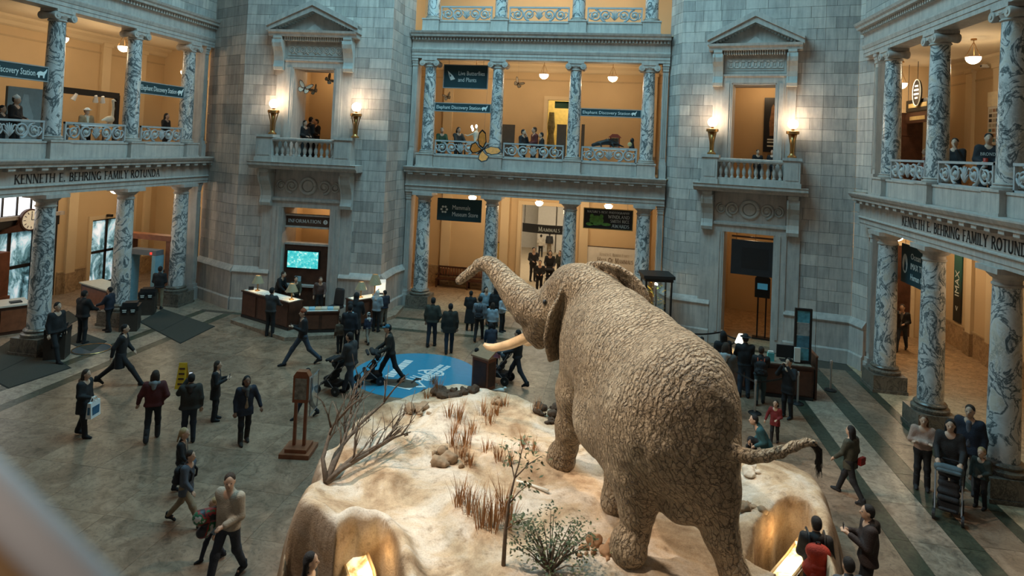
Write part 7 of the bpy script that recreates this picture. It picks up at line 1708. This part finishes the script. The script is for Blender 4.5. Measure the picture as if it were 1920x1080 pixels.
# --- pushchairs
def pushchair(pos, rz, label, fabric, canopy, sc=1.0):
    t = thing('pushchair', label, 'pushchair', (pos[0], pos[1], 0), rz, 'pushchairs'); t.scale = (sc,)*3; fb, cn = cloth(fabric), cloth(canopy)
    for s in (-1, 1):
        MB().tube([(s*.25, -.42, 1.02), (s*.25, -.30, .80), (s*.24, .28, .18)], .016, 6).build('side_tube', M['grey'], t); MB().tube([(s*.24, .02, .46), (s*.25, -.34, .14)], .015, 6).build('rear_tube', M['grey'], t)
        for y_, r_ in ((.30, .11), (-.34, .14)):
            w_ = MB().lathe([(r_*.4, -.02), (r_, -.025), (r_, .025), (r_*.4, .02)], 16); w_.v = [(c_+s*.26, a+y_, b_+r_) for a, b_, c_ in w_.v]; wo = w_.build('wheel', M['blackpl'], t); h_ = MB().lathe([(.035, -.03), (.035, .03)], 10); h_.v = [(c_+s*.26, a+y_, b_+r_) for a, b_, c_ in h_.v]; h_.build('hub', M['grey'], wo)
    MB().tube([(-.25, -.42, 1.02), (-.2, -.46, 1.05), (.2, -.46, 1.05), (.25, -.42, 1.02)], .02, 6).build('handle', M['blackpl'], t)
    V, Q = sdf_mesh([cap((-.15, .12, .42), (.15, .12, .42), .06, .06, .05), cap((-.15, -.1, .46), (.15, -.1, .46), .07, .07, .08), cap((-.15, -.24, .8), (.15, -.24, .8), .06, .06, .1), cap((-.14, -.17, .62), (.14, -.17, .62), .07, .07, .1), cap((-.14, .26, .24), (.14, .26, .24), .04, .04, .06)], .026, .08); link('seat', np_mesh('seat', V, Q, fb), t)
    V, Q = sdf_mesh([cap((-.19, -.24, .92), (.19, -.24, .92), .10, .10, .06), cap((-.19, -.08, 1.0), (.19, -.08, 1.0), .07, .07, .06), cap((-.19, .07, .98), (.19, .07, .98), .045, .045, .06)], .026, .1); link('canopy', np_mesh('canopy', V, Q, cn), t)
    MB().box(-.2, .2, -.32, .12, .2, .34).build('basket', fb, t)
def beside(lb, dist=.62):
    q = PEOPLE[lb]; return at_person(lb, (0, dist/q['k'], 0)), q['rz']
for lb, lab, fb, cn, dd in (('man in charcoal shirt and jeans pushing the left pushchair', 'black pushchair in front of the information desk', BLK, BLK, .68), ('man in blue cap pushing the tilted pushchair across the blue floor disc', 'black pushchair on the blue floor graphic', BLK, (.02, .02, .022), .68), ('man in dark jacket and jeans walking with the pushchair under the tusk', 'dark blue grey pushchair beside the lectern', (.03, .035, .045), (.06, .08, .10), .66), ('woman in black patterned dress pushing the family pushchair', 'large pushchair with grey blue hood in front of the waiting family', BLK, (.08, .12, .14), .70), ('woman pushing a dark pushchair through the far doorway', 'dark pushchair in the far doorway', BLK, BLK, .66)):
    X, rz = beside(lb, dd); pushchair(X, rz, lab, fb, cn, 1.0)
# --- hanging butterflies
def butterfly(X, rz, tilt_, sc, label, wing, edge):
    t = thing('butterfly_model', label, 'butterfly', tuple(X), rz, 'hanging butterfly models'); t.scale = (sc,)*3; t.rotation_euler = (tilt_[0], tilt_[1], rz)
    MB().tube([(0, -.28, 0), (0, 0, .02), (0, .26, 0)], [.02, .04, .025], 8).build('body', M['black'], t, smooth=True)
    for s in (-1, 1):
        up_ = [(0, .02), (.12, .3), (.42, .52), (.62, .5), (.6, .3), (.42, .08), (.2, -.02)]; dn = [(0, -.02), (.2, -.04), (.42, -.02), (.48, -.2), (.36, -.4), (.18, -.42), (.05, -.25)]
        for nm_, pl_ in (('forewing', up_), ('hindwing', dn)):
            o = MB().ext_z([(s*a, b_) for a, b_ in pl_], -.006, .006).build(nm_, edge, t); cx = sum(a for a, _ in pl_)/7; cy = sum(b_ for _, b_ in pl_)/7
            MB().ext_z([(s*(cx+(a-cx)*.80), cy+(b_-cy)*.80) for a, b_ in pl_], -.010, .010).build('wing_patch', wing, o); o.rotation_euler = (0, -s*.35, 0)
    for s in (-1, 1): MB().tube([(0, .25, 0), (s*.06, .38, .02), (s*.1, .46, .02)], .006, 4).build('antenna', M['black'], t)
    zt = 12.45 if X[1] < 10 and X[0] > -4 else 11.997 if X[1] > 10 else 10.55
    inv = (Matrix.Translation(Vector(X)) @ t.rotation_euler.to_matrix().to_4x4() @ Matrix.Scale(sc, 4)).inverted()
    MB().tube([(0, 0, 0), tuple(inv @ Vector((X[0], max(X[1], 10.05) if X[1] < 10 and X[0] > -4 else X[1], zt)))], .004, 4).build('wire', M['grey'], t)
orange = plain('monarch_orange', (.80, .27, .05), .6, var=.25, scale=8)
butterfly(FC.w(FC.px(905, 280, -1.3)[0], -1.3, FC.px(905, 280, -1.3)[1]), YAW, (1.42, .78), 1.12, 'large orange monarch butterfly model hanging before the far balustrade', orange, M['black'])
wb = plain('pale_wing', (.6, .55, .45), .6); bw2 = plain('brown_wing', (.14, .10, .06), .6)
for F, px_, py_, v_, sc, rz_, lab in ((FC, 971, 157, 1.5, .45, .6, 'small pale butterfly model left of the middle pendant'), (FC, 839, 182, 1.5, .38, -.4, 'small pale butterfly model above the left Elephant sign'), (FPL, 571, 166, .4, .55, .3, 'pale butterfly model in the left balcony window'), (FPL, 590, 170, .6, .4, -.6, 'smaller butterfly model in the left balcony window'), (FPL, 617, 150, .3, .4, .9, 'brown butterfly model at the right of the left balcony window')):
    x_, z_ = F.px(px_, py_, v_); butterfly(F.w(x_, v_, z_), rz_*.4+YAW, (1.25, rz_), sc, lab, wb if 'pale' in lab else bw2, M['wood'] if 'pale' in lab else M['black'])
# --- second floor exhibits
for (a, c_), lab in (((940, 965), 'left'), ((1044, 1062), 'middle'), ((1090, 1096), 'right')):
    xa, xb = FC.px(a, 250, 3.2)[0], FC.px(c_, 250, 3.2)[0]; zt = FC.px(a, 233, 3.2)[1]
    t = thing('grey_partition', f'{lab} dark grey partition panel on the far second floor', 'partition', FC.w((xa+xb)/2, 3.2, Z1), 0); MB().box(-(xb-xa)/2, (xb-xa)/2, -.05, .05, .05, zt-Z1).build('panel', plain('partition_grey', (.085, .078, .07), .7), t)
    for s in (-1, 1): MB().box(s*(xb-xa)*.4-.04, s*(xb-xa)*.4+.04, -.25, .25, 0, .06).build('foot', M['black'], t)
def exhibit_table(F, x0, x1, v, label, h=1.22):
    t = thing('exhibit_table', label, 'table', F.w((x0+x1)/2, v, Z1), F.rz); L = (x1-x0)/2; MB().box(-L, L, -.35, .35, h-.06, h).build('table_top', M['white'], t)
    for s in (-1, 1):
        for q in (-1, 1): MB().box(s*L*.93-.03, s*L*.93+.03, q*.3-.03, q*.3+.03, 0, h-.06).build('leg', M['grey'], t)
    return h
xa, xb = FC.px(1105, 268, .6)[0], FC.px(1195, 272, .6)[0]; h = exhibit_table(FC, xa, xb, .65, 'exhibit table behind the right far balustrade')
V, Q = sdf_mesh([cap((-.55, 0, .2), (-.1, 0, .3), .10, .14, .06), cap((-.1, 0, .3), (.25, 0, .22), .14, .08, .06), cap((.25, 0, .22), (.6, 0, .10), .06, .03, .04), cap((-.55, 0, .2), (-.78, 0, .12), .09, .08, .05)] + [cap((x_, y_, .2), (x_+.06, y_*1.6, .03), .045, .03, .04) for x_ in (-.45, .1) for y_ in (-.1, .1)], .03, .05)
tag(link('animal_model', np_mesh('animal_model', V, Q, M['blackpl']), None, FC.w(xa+.95, .6, Z1+h)), 'black model of a crouching animal on the right far balustrade table', 'animal model')
t = thing('red_lantern', 'red house shaped lantern display on the right far balustrade table', 'lantern', FC.w(FC.px(1153, 262, .8)[0], .8, Z1+h)); rd = plain('lantern_red', (.32, .06, .035), .5)
for sx_ in (-1, 1):
    for sy_ in (-1, 1): MB().box(sx_*.2-.025, sx_*.2+.025, sy_*.14-.025, sy_*.14+.025, 0, .5).build('post', rd, t)
MB().box(-.24, .24, -.18, .18, 0, .06).build('base', rd, t); MB().ext_y([(-.3, .5), (.3, .5), (.12, .66), (-.12, .66)], -.22, .22).build('roof', rd, t); MB().box(-.17, .17, .0, .02, .08, .48).build('picture', plain('lantern_print', (.25, .3, .3), .5, var=.6, scale=9), t)
t = thing('bust_figure', 'small dark figure with pale face mask on the right far table', 'figure', FC.w(FC.px(1185, 270, .6)[0], .6, Z1+h)); V, Q = sdf_mesh([cap((0, 0, .05), (0, 0, .25), .13, .09, .06), ell((0, 0, .4), (.09, .1, .12), k=.05)], .025, .05); link('bust', np_mesh('bust', V, Q, M['blackpl']), t); MB().ellipsoid((-.1, -.1, .22), (.1, .05, .1), 12, 8).build('mask', plain('gilt_mask', (.6, .5, .25), .4), t)
small('red_cloth', 'small red cloth on the right far balustrade table', 'cloth', FC.w(FC.px(1160, 272, .5)[0], .5, Z1+h), .2, MB().box(-.35, .35, -.12, .12, 0, .02).box(-.2, .1, -.08, .1, .02, .05), plain('cloth_red', (.35, .03, .02), .8))
xa, xb = FC.px(870, 262, .6)[0], FC.px(915, 265, .6)[0]; h = exhibit_table(FC, xa-.2, xb, 1.2, 'exhibit table behind the monarch butterfly')
t = thing('white_skull_model', 'white horned skull display behind the monarch butterfly', 'skull', FC.w(FC.px(893, 250, 1.2)[0], 1.2, Z1+h)); V, Q = sdf_mesh([ell((0, 0, .35), (.16, .2, .2), k=.08), cap((0, -.1, .25), (0, -.2, .08), .1, .06, .06), cap((-.1, 0, .42), (-.42, 0, .30), .05, .03, .05), cap((-.42, 0, .30), (-.62, 0, .36), .03, .015, .04), cap((0, 0, .5), (.06, 0, .72), .05, .02, .05)], .026, .05); link('skull', np_mesh('skull', V, Q, plain('bone_white', (.8, .72, .58), .5)), t)
for dx, dz in ((-.25, .62), (-.08, .78), (-.3, .74)): MB().ellipsoid((dx, .3, dz), (.05, .05, .09), 10, 8).build('bulb', M['glow'], t)
MB().tube([(0, 0, 0), (0, 0, .2)], .03).build('stand', M['black'], t)
# left gallery exhibits
x0, z0 = FL.px(45, 200, 2.6); t = thing('grey_panel', 'grey exhibit panel with a pale silhouette on the left gallery', 'panel', FL.w(x0, 2.6, Z1), FL.rz); zt = FL.px(52, 165, 2.6)[1]; MB().box(-.7, .7, -.05, .05, .05, zt-Z1).build('panel', plain('panel_greyblue', (.16, .18, .18), .7), t); MB().ext_y([(-.3, .3), (.3, .3), (.35, 1.4), (.15, 1.9), (.1, 2.2), (-.1, 2.2), (-.15, 1.9), (-.35, 1.4)], -.058, -.05).build('silhouette', plain('panel_pale', (.24, .27, .27), .7), t); MB().box(-.6, .6, -.3, .3, 0, .05).build('foot', M['black'], t)
xa, za = FL.px(112, 168, 3.4); xb, zb = FL.px(220, 178, 3.4); zb = (za+zb)/2
t = thing('lighting_truss', 'black exhibit truss with three white spot lamps on the left gallery', 'truss', FL.w((xa+xb)/2, 3.4, Z1), FL.rz); L = (xb-xa)/2; MB().box(-L, L, -.12, .12, zb-Z1-.15, zb-Z1+.1).build('beam', M['black'], t)
for s in (-1, 1): MB().box(s*L-.08, s*L+.08, -.08, .08, 0, zb-Z1).build('upright', M['black'], t)
for q in (-.55, .1, .35): o = MB().lathe([(.06, 0), (.11, -.3)], 12).build('spot_lamp', M['white'], t, (q*L, -.15, zb-Z1-.12)); o.rotation_euler = (.3, .35*(1 if q < 0 else -1), 0)
xa_, _ = FL.px(160, 225, 1.1); h = exhibit_table(FL, FL.px(140, 225, 1.1)[0], FL.px(212, 228, 1.1)[0], 1.15, 'exhibit table behind the middle left balustrade', 1.2)
upstairs(163, 203, FL, 1.75, 30, 'exhibit guide in tan vest and white helmet on the left gallery', arms=('hold', 'hold'), tops=(.30, .19, .10), legs=BLK, hair=HK, hat='brim', hatc=(.75, .72, .66), inner=(.6, .55, .45))
x_, _ = FL.px(205, 232, 1.1); t = thing('bird_skeleton', 'white long necked bird model on the left gallery table', 'bird model', FL.w(x_, 1.1, Z1+h), FL.rz); V, Q = sdf_mesh([ell((0, 0, .25), (.2, .14, .14), k=.06), cap((.12, 0, .32), (.16, 0, .7), .06, .045, .05), cap((.16, 0, .7), (.12, 0, .95), .045, .05, .04), ell((.14, 0, 1.02), (.09, .06, .06), k=.03), cap((.2, 0, 1.02), (.3, 0, .98), .03, .012, .02), cap((-.05, .06, .2), (-.02, .06, .0), .025, .02, .03), cap((.05, -.06, .2), (.04, -.06, .0), .025, .02, .03), cap((-.15, 0, .26), (-.38, 0, .2), .08, .03, .05)], .026, .04); link('body', np_mesh('body', V, Q, plain('bone_white', (.8, .72, .58), .5)), t); MB().box(-.25, .25, -.15, .15, -.0, .02).build('base', M['wood'], t)
# security cameras
for F, px_, py_, v_, lab in ((FR, 1848, 124, 5.0, 'white wall camera near the large right pendant'), (FL, 205, 404, 5.5, 'dark wall camera over the glass side door')):
    x_, z_ = F.px(px_, py_, v_); t = thing('wall_camera', lab, 'camera', F.w(x_, v_, z_), F.rz); o = MB().box(-.07, .07, -.16, .1, -.06, .06).build('housing', M['white'] if F is FR else M['black'], t); MB().box(-.03, .03, .08, .24, -.03, .03).build('bracket', M['grey'], t); MB().box(-.04, .04, -.18, -.15, -.035, .035).build('lens', M['black'], t)
# --- the viewer's own gallery rail, out of focus in the lower left corner
a = at_depth(-90, 752, .60); c_ = at_depth(290, 1140, .60); d_ = (c_-a)/np.linalg.norm(c_-a); a = a-d_*.6; c_ = c_+d_*.4
t = thing('stone_handrail', 'pale blurred stone handrail crossing the lower left corner', 'handrail', tuple((a+c_)/2), 0); o_ = (a+c_)/2
n_ = np.cross(d_, FW); n_ /= np.linalg.norm(n_); n_ = n_ if n_ @ UP < 0 else -n_
MB().tube([a-o_+n_*.034, c_-o_+n_*.034], .022, 24).build('rail', plain('rail_stone', (.74, .72, .74), .5, var=.05), t, smooth=True)
MB().tube([a-o_+n_*.125+FW*.01, c_-o_+n_*.125+FW*.01], .075, 20).build('under_rail', plain('rail_bronze', (.50, .30, .15), .4), t, smooth=True)
# ================================================================== things on the rock platform
def on_rock(px, py):
    P = at_z(px, py, HP)
    for _ in range(4): P = at_z(px, py, float(ground_h(P[None, :2])[0]))
    return P
M['grass'] = plain('dry_grass', (.34, .17, .07), .8, var=.45, scale=9); M['twig'] = plain('grey_twig', (.12, .085, .06), .8, var=.4, scale=12); M['dung'] = plain('dark_dung', (.055, .038, .025), .9, var=.4, scale=14)
rr = random.Random(21)
GR = [(812, 722, .42), (818, 738, .5), (800, 745, .3), (860, 790, .5), (852, 812, .4), (848, 835, .45), (872, 835, .5), (905, 778, .42), (918, 792, .48), (930, 775, .3), (886, 812, .4), (862, 858, .4), (880, 872, .36), (945, 760, .35), (1006, 775, .4), (912, 845, .3), (935, 862, .42), (955, 870, .35), (842, 780, .4), (880, 960, .62), (905, 985, .75), (925, 990, .7), (945, 965, .68), (862, 945, .5), (952, 985, .6), (1090, 830, .3), (1122, 855, .3), (980, 838, .35), (1000, 845, .28)]
ORD = ('first', 'second', 'third', 'fourth', 'fifth', 'sixth', 'seventh', 'eighth', 'ninth', 'tenth', 'eleventh', 'twelfth', 'thirteenth')
def gclass(x, y): return 'at the back left of the platform' if x < 830 and y < 760 else 'in the tall front clump by the sapling' if y > 920 else 'right of centre, toward the elephant legs' if x > 960 else 'on the upper middle slope' if y < 800 else 'on the lower middle slope'
GORD = {}
for g_ in {gclass(x, y) for x, y, _ in GR}:
    for n_, q in enumerate(sorted([q for q in GR if gclass(q[0], q[1]) == g_])): GORD[q] = f'{ORD[n_]} dry brown grass tuft from the left {g_}'
for i, (px_, py_, h) in enumerate(GR):
    X = on_rock(px_, py_); mb = MB(); n_ = 30 if h < .5 else 44
    for k in range(n_):
        a = rr.uniform(0, 2*PI); r_ = rr.uniform(0, .10+.08*h); b0 = np.array([r_*math.cos(a), r_*math.sin(a), -.03]); ln = rr.uniform(.5, 1.1)*h; d_ = np.array([math.cos(a)*.35*rr.random(), math.sin(a)*.35*rr.random(), 1]); w_ = np.array([-math.sin(a), math.cos(a), 0])*.008
        p1, p2 = b0+d_*ln*.55, b0+d_*ln+np.array([math.cos(a), math.sin(a), 0])*ln*.14; mb.add([b0-w_, b0+w_, p1+w_*.8, p1-w_*.8, p2], [(0, 1, 2, 3), (3, 2, 4)])
    o = link('grass_tuft', None, None, tuple(X)); tag(o, GORD[(px_, py_, h)], 'grass', 'dry grass tufts on the platform')
    bl = mb.build('blades', M['grass'], o); bl['kind'] = 'stuff'
def lump(px_, py_, n_, s_, label, mat, name, cat, seed):
    X = on_rock(px_, py_); r2 = random.Random(seed); pr = [ell((r2.uniform(-1, 1)*s_, r2.uniform(-.7, .7)*s_, s_*.18), (s_*r2.uniform(.25, .45), s_*r2.uniform(.25, .45), s_*r2.uniform(.22, .4)), k=.04) for _ in range(n_)]
    pr += [ell((r2.uniform(-1.2, 1.2)*s_, r2.uniform(-.9, .9)*s_, s_*.06), s_*r2.uniform(.08, .2), k=.03) for _ in range(2*n_)]; V, Q = sdf_mesh(pr, .024, .03); V = V + np.stack([.030*vnoise(V*9+q*7.7, seed+q) + .014*vnoise(V*24+q, seed+9+q) for q in range(3)], 1); tag(link(name, np_mesh(name, V, Q, mat), None, tuple(X)), label, cat)
lump(842, 742, 9, .34, 'dark clod heap at the back of the platform', M['dung'], 'dung_pile', 'dung', 1); lump(870, 735, 6, .26, 'smaller dark clod heap right of the back heap', M['dung'], 'dung_pile', 'dung', 2)
lump(1030, 772, 8, .30, 'dark clod heap left of the elephant front leg', M['dung'], 'dung_pile', 'dung', 3); lump(1035, 792, 4, .2, 'few small dark clods below the heap by the front leg', M['dung'], 'dung_pile', 'dung', 4)
rk = plain('grey_brown_rock', (.27, .19, .12), .85, var=.3, scale=7); lump(925, 752, 4, .2, 'brown rock near the back edge of the platform', rk, 'rock', 'rock', 5)
lump(1393, 885, 4, .3, 'pale rounded rock behind the elephant tail', plain('pale_rock', (.55, .47, .38), .8, var=.2), 'rock', 'rock', 6); lump(1405, 950, 7, .2, 'scattered brown clods under the tail', rk, 'rock', 'rock', 7); lump(840, 862, 6, .34, 'brown soil clods in the grassy middle slope', rk, 'rock', 'rock', 8); lump(790, 770, 6, .3, 'brown soil clods on the back left slope', rk, 'rock', 'rock', 9); lump(1130, 1035, 5, .3, 'reddish soil lumps left of the hind foot', plain('red_soil', (.30, .17, .09), .9, var=.3), 'rock', 'rock', 10)
t = on_rock(1000, 915); small('white_bone', 'thin white bone lying on the sand', 'bone', t, -.3, MB().tube([(-.35, 0, .03), (-.1, .02, .035), (.3, 0, .03)], [.03, .02, .03], 8), plain('bone', (.8, .76, .68), .6), True)
t = on_rock(940, 738); V, Q = sdf_mesh([ell((0, 0, .1), (.12, .07, .07), k=.04), ell((.11, 0, .18), (.05, .04, .045), k=.03), cap((-.1, 0, .1), (-.24, 0, .08), .04, .015, .03)], .018, .03)
tag(link('white_bird', np_mesh('white_bird', V, Q, plain('bird_white', (.75, .72, .66), .7)), None, tuple(t)), 'small white bird at the back edge of the platform', 'bird')
# dead branches on the left edge
def branch(root, pts, r0, seed, lv=0, mb=None):
    r2 = random.Random(seed); top = mb is None; mb = mb or MB(); pts = [np.array(p, float) for p in pts]; n_ = len(pts); mb.tube(pts, [max(.006, r0*(1-.8*i/(n_-1))) for i in range(n_)], 6)
    if lv < 2:
        for k in range(6 if lv == 0 else 3):
            q = r2.uniform(.3, .95)*(n_-1); j = min(int(q), n_-2); p = pts[j]+(pts[j+1]-pts[j])*(q-j); d_ = pts[j+1]-pts[j]; d_ /= np.linalg.norm(d_); d_ = d_ + np.array([r2.uniform(-.8, .8), r2.uniform(-.8, .8), r2.uniform(-.3, .7)]); d_ /= np.linalg.norm(d_); L_ = r2.uniform(.35, .8)*(1 if lv == 0 else .6)
            branch(None, [p, p+d_*L_*.5+np.array([0, 0, .05]), p+d_*L_+np.array([r2.uniform(-.1, .1), r2.uniform(-.1, .1), .1])], r0*.42, r2.random(), lv+1, mb)
    return mb
X = on_rock(612, 905)
def rel(px_, py_, z_): return at_z(px_, py_, z_) - X
t = thing('dead_branch', 'bare grey dead branch spreading over the left edge of the platform', 'branch', tuple(X))
for i, ps in enumerate(([(612, 905, 1.35), (605, 860, 1.6), (622, 800, 2.0), (650, 770, 2.2)], [(612, 905, 1.35), (630, 850, 1.55), (670, 800, 1.8), (720, 755, 2.0), (725, 745, 2.1)], [(612, 905, 1.35), (640, 880, 1.5), (690, 850, 1.55), (740, 820, 1.6), (770, 810, 1.6)], [(612, 905, 1.35), (640, 840, 1.6), (655, 790, 1.9), (665, 720, 2.3)], [(615, 900, 1.35), (660, 860, 1.5), (720, 830, 1.55), (755, 800, 1.7)])):
    branch(None, [rel(*p) for p in ps], .055, 30+i).build('limb', M['twig'], t, smooth=True)
t = thing('edge_rail', 'dark edge rail along the back left side of the platform', 'rail', tuple(at_z(745, 778, 1.2))); o_ = at_z(745, 778, 1.2); MB().tube([at_z(690, 815, 1.25)-o_, at_z(745, 772, 1.25)-o_, at_z(797, 733, 1.25)-o_], [.03, .055, .06], 8).build('rail', M['blackpl'], t, smooth=True); MB().tube([at_z(700, 806, 1.2)-o_, at_z(700, 806, 1.2)-o_-[0, 0, 1.0]], .03, 6).tube([at_z(780, 745, 1.2)-o_, at_z(780, 745, 1.2)-o_-[0, 0, 1.0]], .03, 6).build('support', M['blackpl'], t)
# sapling and shrub with real leaves
M['leaf'] = plain('dull_leaf', (.045, .062, .022), .6, var=.4, scale=8); M['leaf2'] = plain('olive_leaf', (.10, .11, .045), .6, var=.35, scale=8)
def leaves(mb, c, n_, r_, s_, seed, mi=0):
    r2 = random.Random(seed)
    for k in range(n_):
        p = np.array(c) + np.array([r2.gauss(0, r_), r2.gauss(0, r_), r2.gauss(0, r_*.7)]); d_ = np.array([r2.uniform(-1, 1), r2.uniform(-1, 1), r2.uniform(-.6, .6)]); d_ /= np.linalg.norm(d_); u = np.cross(d_, [0, 0, 1.]); u = u/(np.linalg.norm(u)+1e-6)*s_*.3; L_ = s_*r2.uniform(.7, 1.2)
        mb.add([p, p+d_*L_*.5+u, p+d_*L_, p+d_*L_*.5-u], [(0, 1, 2, 3)], r2.random() < .4)
X = on_rock(944, 1060); t = thing('sapling', 'slender leafy sapling in the front middle of the platform', 'sapling', tuple(X))
st = [np.zeros(3), np.array([.0, .05, .5]), np.array([.02, .1, .85]), np.array([.08, .2, 1.2]), np.array([.15, .3, 1.5])]
MB().tube(st, [.035, .03, .022, .015, .006], 7).build('trunk', M['twig'], t, smooth=True); lv = MB(); tw = MB()
for i, (p, q) in enumerate((((.02, .1, .85), (.32, .2, 1.15)), ((.08, .2, 1.2), (.45, .5, 1.45)), ((.08, .2, 1.2), (-.1, .4, 1.6)), ((0, .05, .5), (.35, -.1, .8)), ((.12, .25, 1.35), (.2, .35, 1.75)))):
    tw.tube([p, np.array(q)*.5+np.array(p)*.5+[0, 0, .04], q], [.012, .009, .004], 5)
    for f in (.5, .8, 1.0): leaves(lv, np.array(p)*(1-f)+np.array(q)*f, 10, .07, .085, i*10+int(f*7))
tw.build('twigs', M['twig'], t); o = lv.build('foliage', [M['leaf'], M['leaf2']], t); o['kind'] = 'stuff'
X = on_rock(1030, 1075); t = thing('leafy_shrub', 'loose olive green shrub at the bottom centre of the platform', 'shrub', tuple(X)); lv = MB(); tw = MB(); r2 = random.Random(77)
for i in range(34):
    a = r2.uniform(0, 2*PI); q = np.array([.62*math.cos(a)*r2.random()**.5, .5*math.sin(a)*r2.random()**.5, r2.uniform(.25, .75)]); tw.tube([(0, 0, 0), q*.5+[0, 0, .06], q], [.014, .009, .004], 5); leaves(lv, q, 16, .08, .062, i); leaves(lv, q*.75, 8, .08, .06, 100+i)
tw.build('stems', M['twig'], t); o = lv.build('foliage', [M['leaf'], M['leaf2']], t); o['kind'] = 'stuff'
# lit display rails in the two alcoves
m, nt, b = newmat('backlit_print'); n1 = noise(nt, coords(nt), 3.0, 5, .6, .6); cc = ramp(nt, n1, [(.36, (.55, .34, .10)), (.46, (.85, .72, .38)), (.56, (.98, .92, .75))]); nt.links.new(cc, b.inputs['Base Color']); nt.links.new(cc, b.inputs['Emission Color']); b.inputs['Emission Strength'].default_value = .8; M['backlit'] = m
def rail(left, right, zl, zr, label, X):
    t = thing('display_rail', label, 'display', tuple(X)); n_ = 12
    def lerp(L_, q): q *= len(L_)-1; j = min(int(q), len(L_)-2); return np.array(L_[j])*(1-q+j) + np.array(L_[j+1])*(q-j)
    vs = []
    for i in range(n_+1):
        l, r_ = at_z(*lerp(left, i/n_), zl)-X, at_z(*lerp(right, i/n_), zr)-X; vs += [l, r_, r_-[0, 0, .06], l-[0, 0, .06]]
    fs = [(i*4+k, i*4+(k+1) % 4, (i+1)*4+(k+1) % 4, (i+1)*4+k) for i in range(n_) for k in range(4)]
    MB().add(vs, fs + [(0, 1, 2, 3), (n_*4+3, n_*4+2, n_*4+1, n_*4)]).build('lit_panel', M['backlit'], t)
    for side, zz in ((left, zl), (right, zr)): MB().tube([at_z(*lerp(side, i/n_), zz)-X for i in range(n_+1)], .028, 6).build('edge_trim', plain('tan_lip', (.45, .28, .12), .5), t)
    for q in (.25, .6):
        c = (at_z(*lerp(left, q), zl)+at_z(*lerp(right, q), zr))/2; MB().tube([c-X-[0, 0, .05], np.array([c[0]-X[0], c[1]-X[1], -X[2]])], .04, 8).build('support', M['wood_black'], t)
    c = (at_z(*lerp(left, .12), zl)*.7+at_z(*lerp(right, .12), zr)*.3)-X; MB().obox(c+[0, 0, .05], (.05, 0, 0), (0, .05, 0), (0, 0, .015)).build('label_block', M['paper'], t)
    return X
X = rail([(626, 1012), (641, 1045), (653, 1080), (660, 1130), (660, 1180)], [(664, 994), (686, 1030), (701, 1070), (710, 1120), (712, 1180)], .86, 1.0, 'curved backlit display rail in the left rock alcove', at_z(668, 1070, 0))
light('alcove_light', 'POINT', tuple(at_z(700, 1040, 1.25)), 9, (1.0, .72, .36), shadow_soft_size=.08)
X = rail([(1497, 1010), (1476, 1040), (1452, 1068), (1432, 1092)], [(1524, 1024), (1506, 1058), (1484, 1086), (1462, 1112)], .84, .98, 'curved backlit display rail in the right rock alcove', at_z(1490, 1060, 0))
light('alcove_light', 'POINT', tuple(at_z(1470, 1000, 1.15)), 13, (1.0, .70, .34), shadow_soft_size=.08)
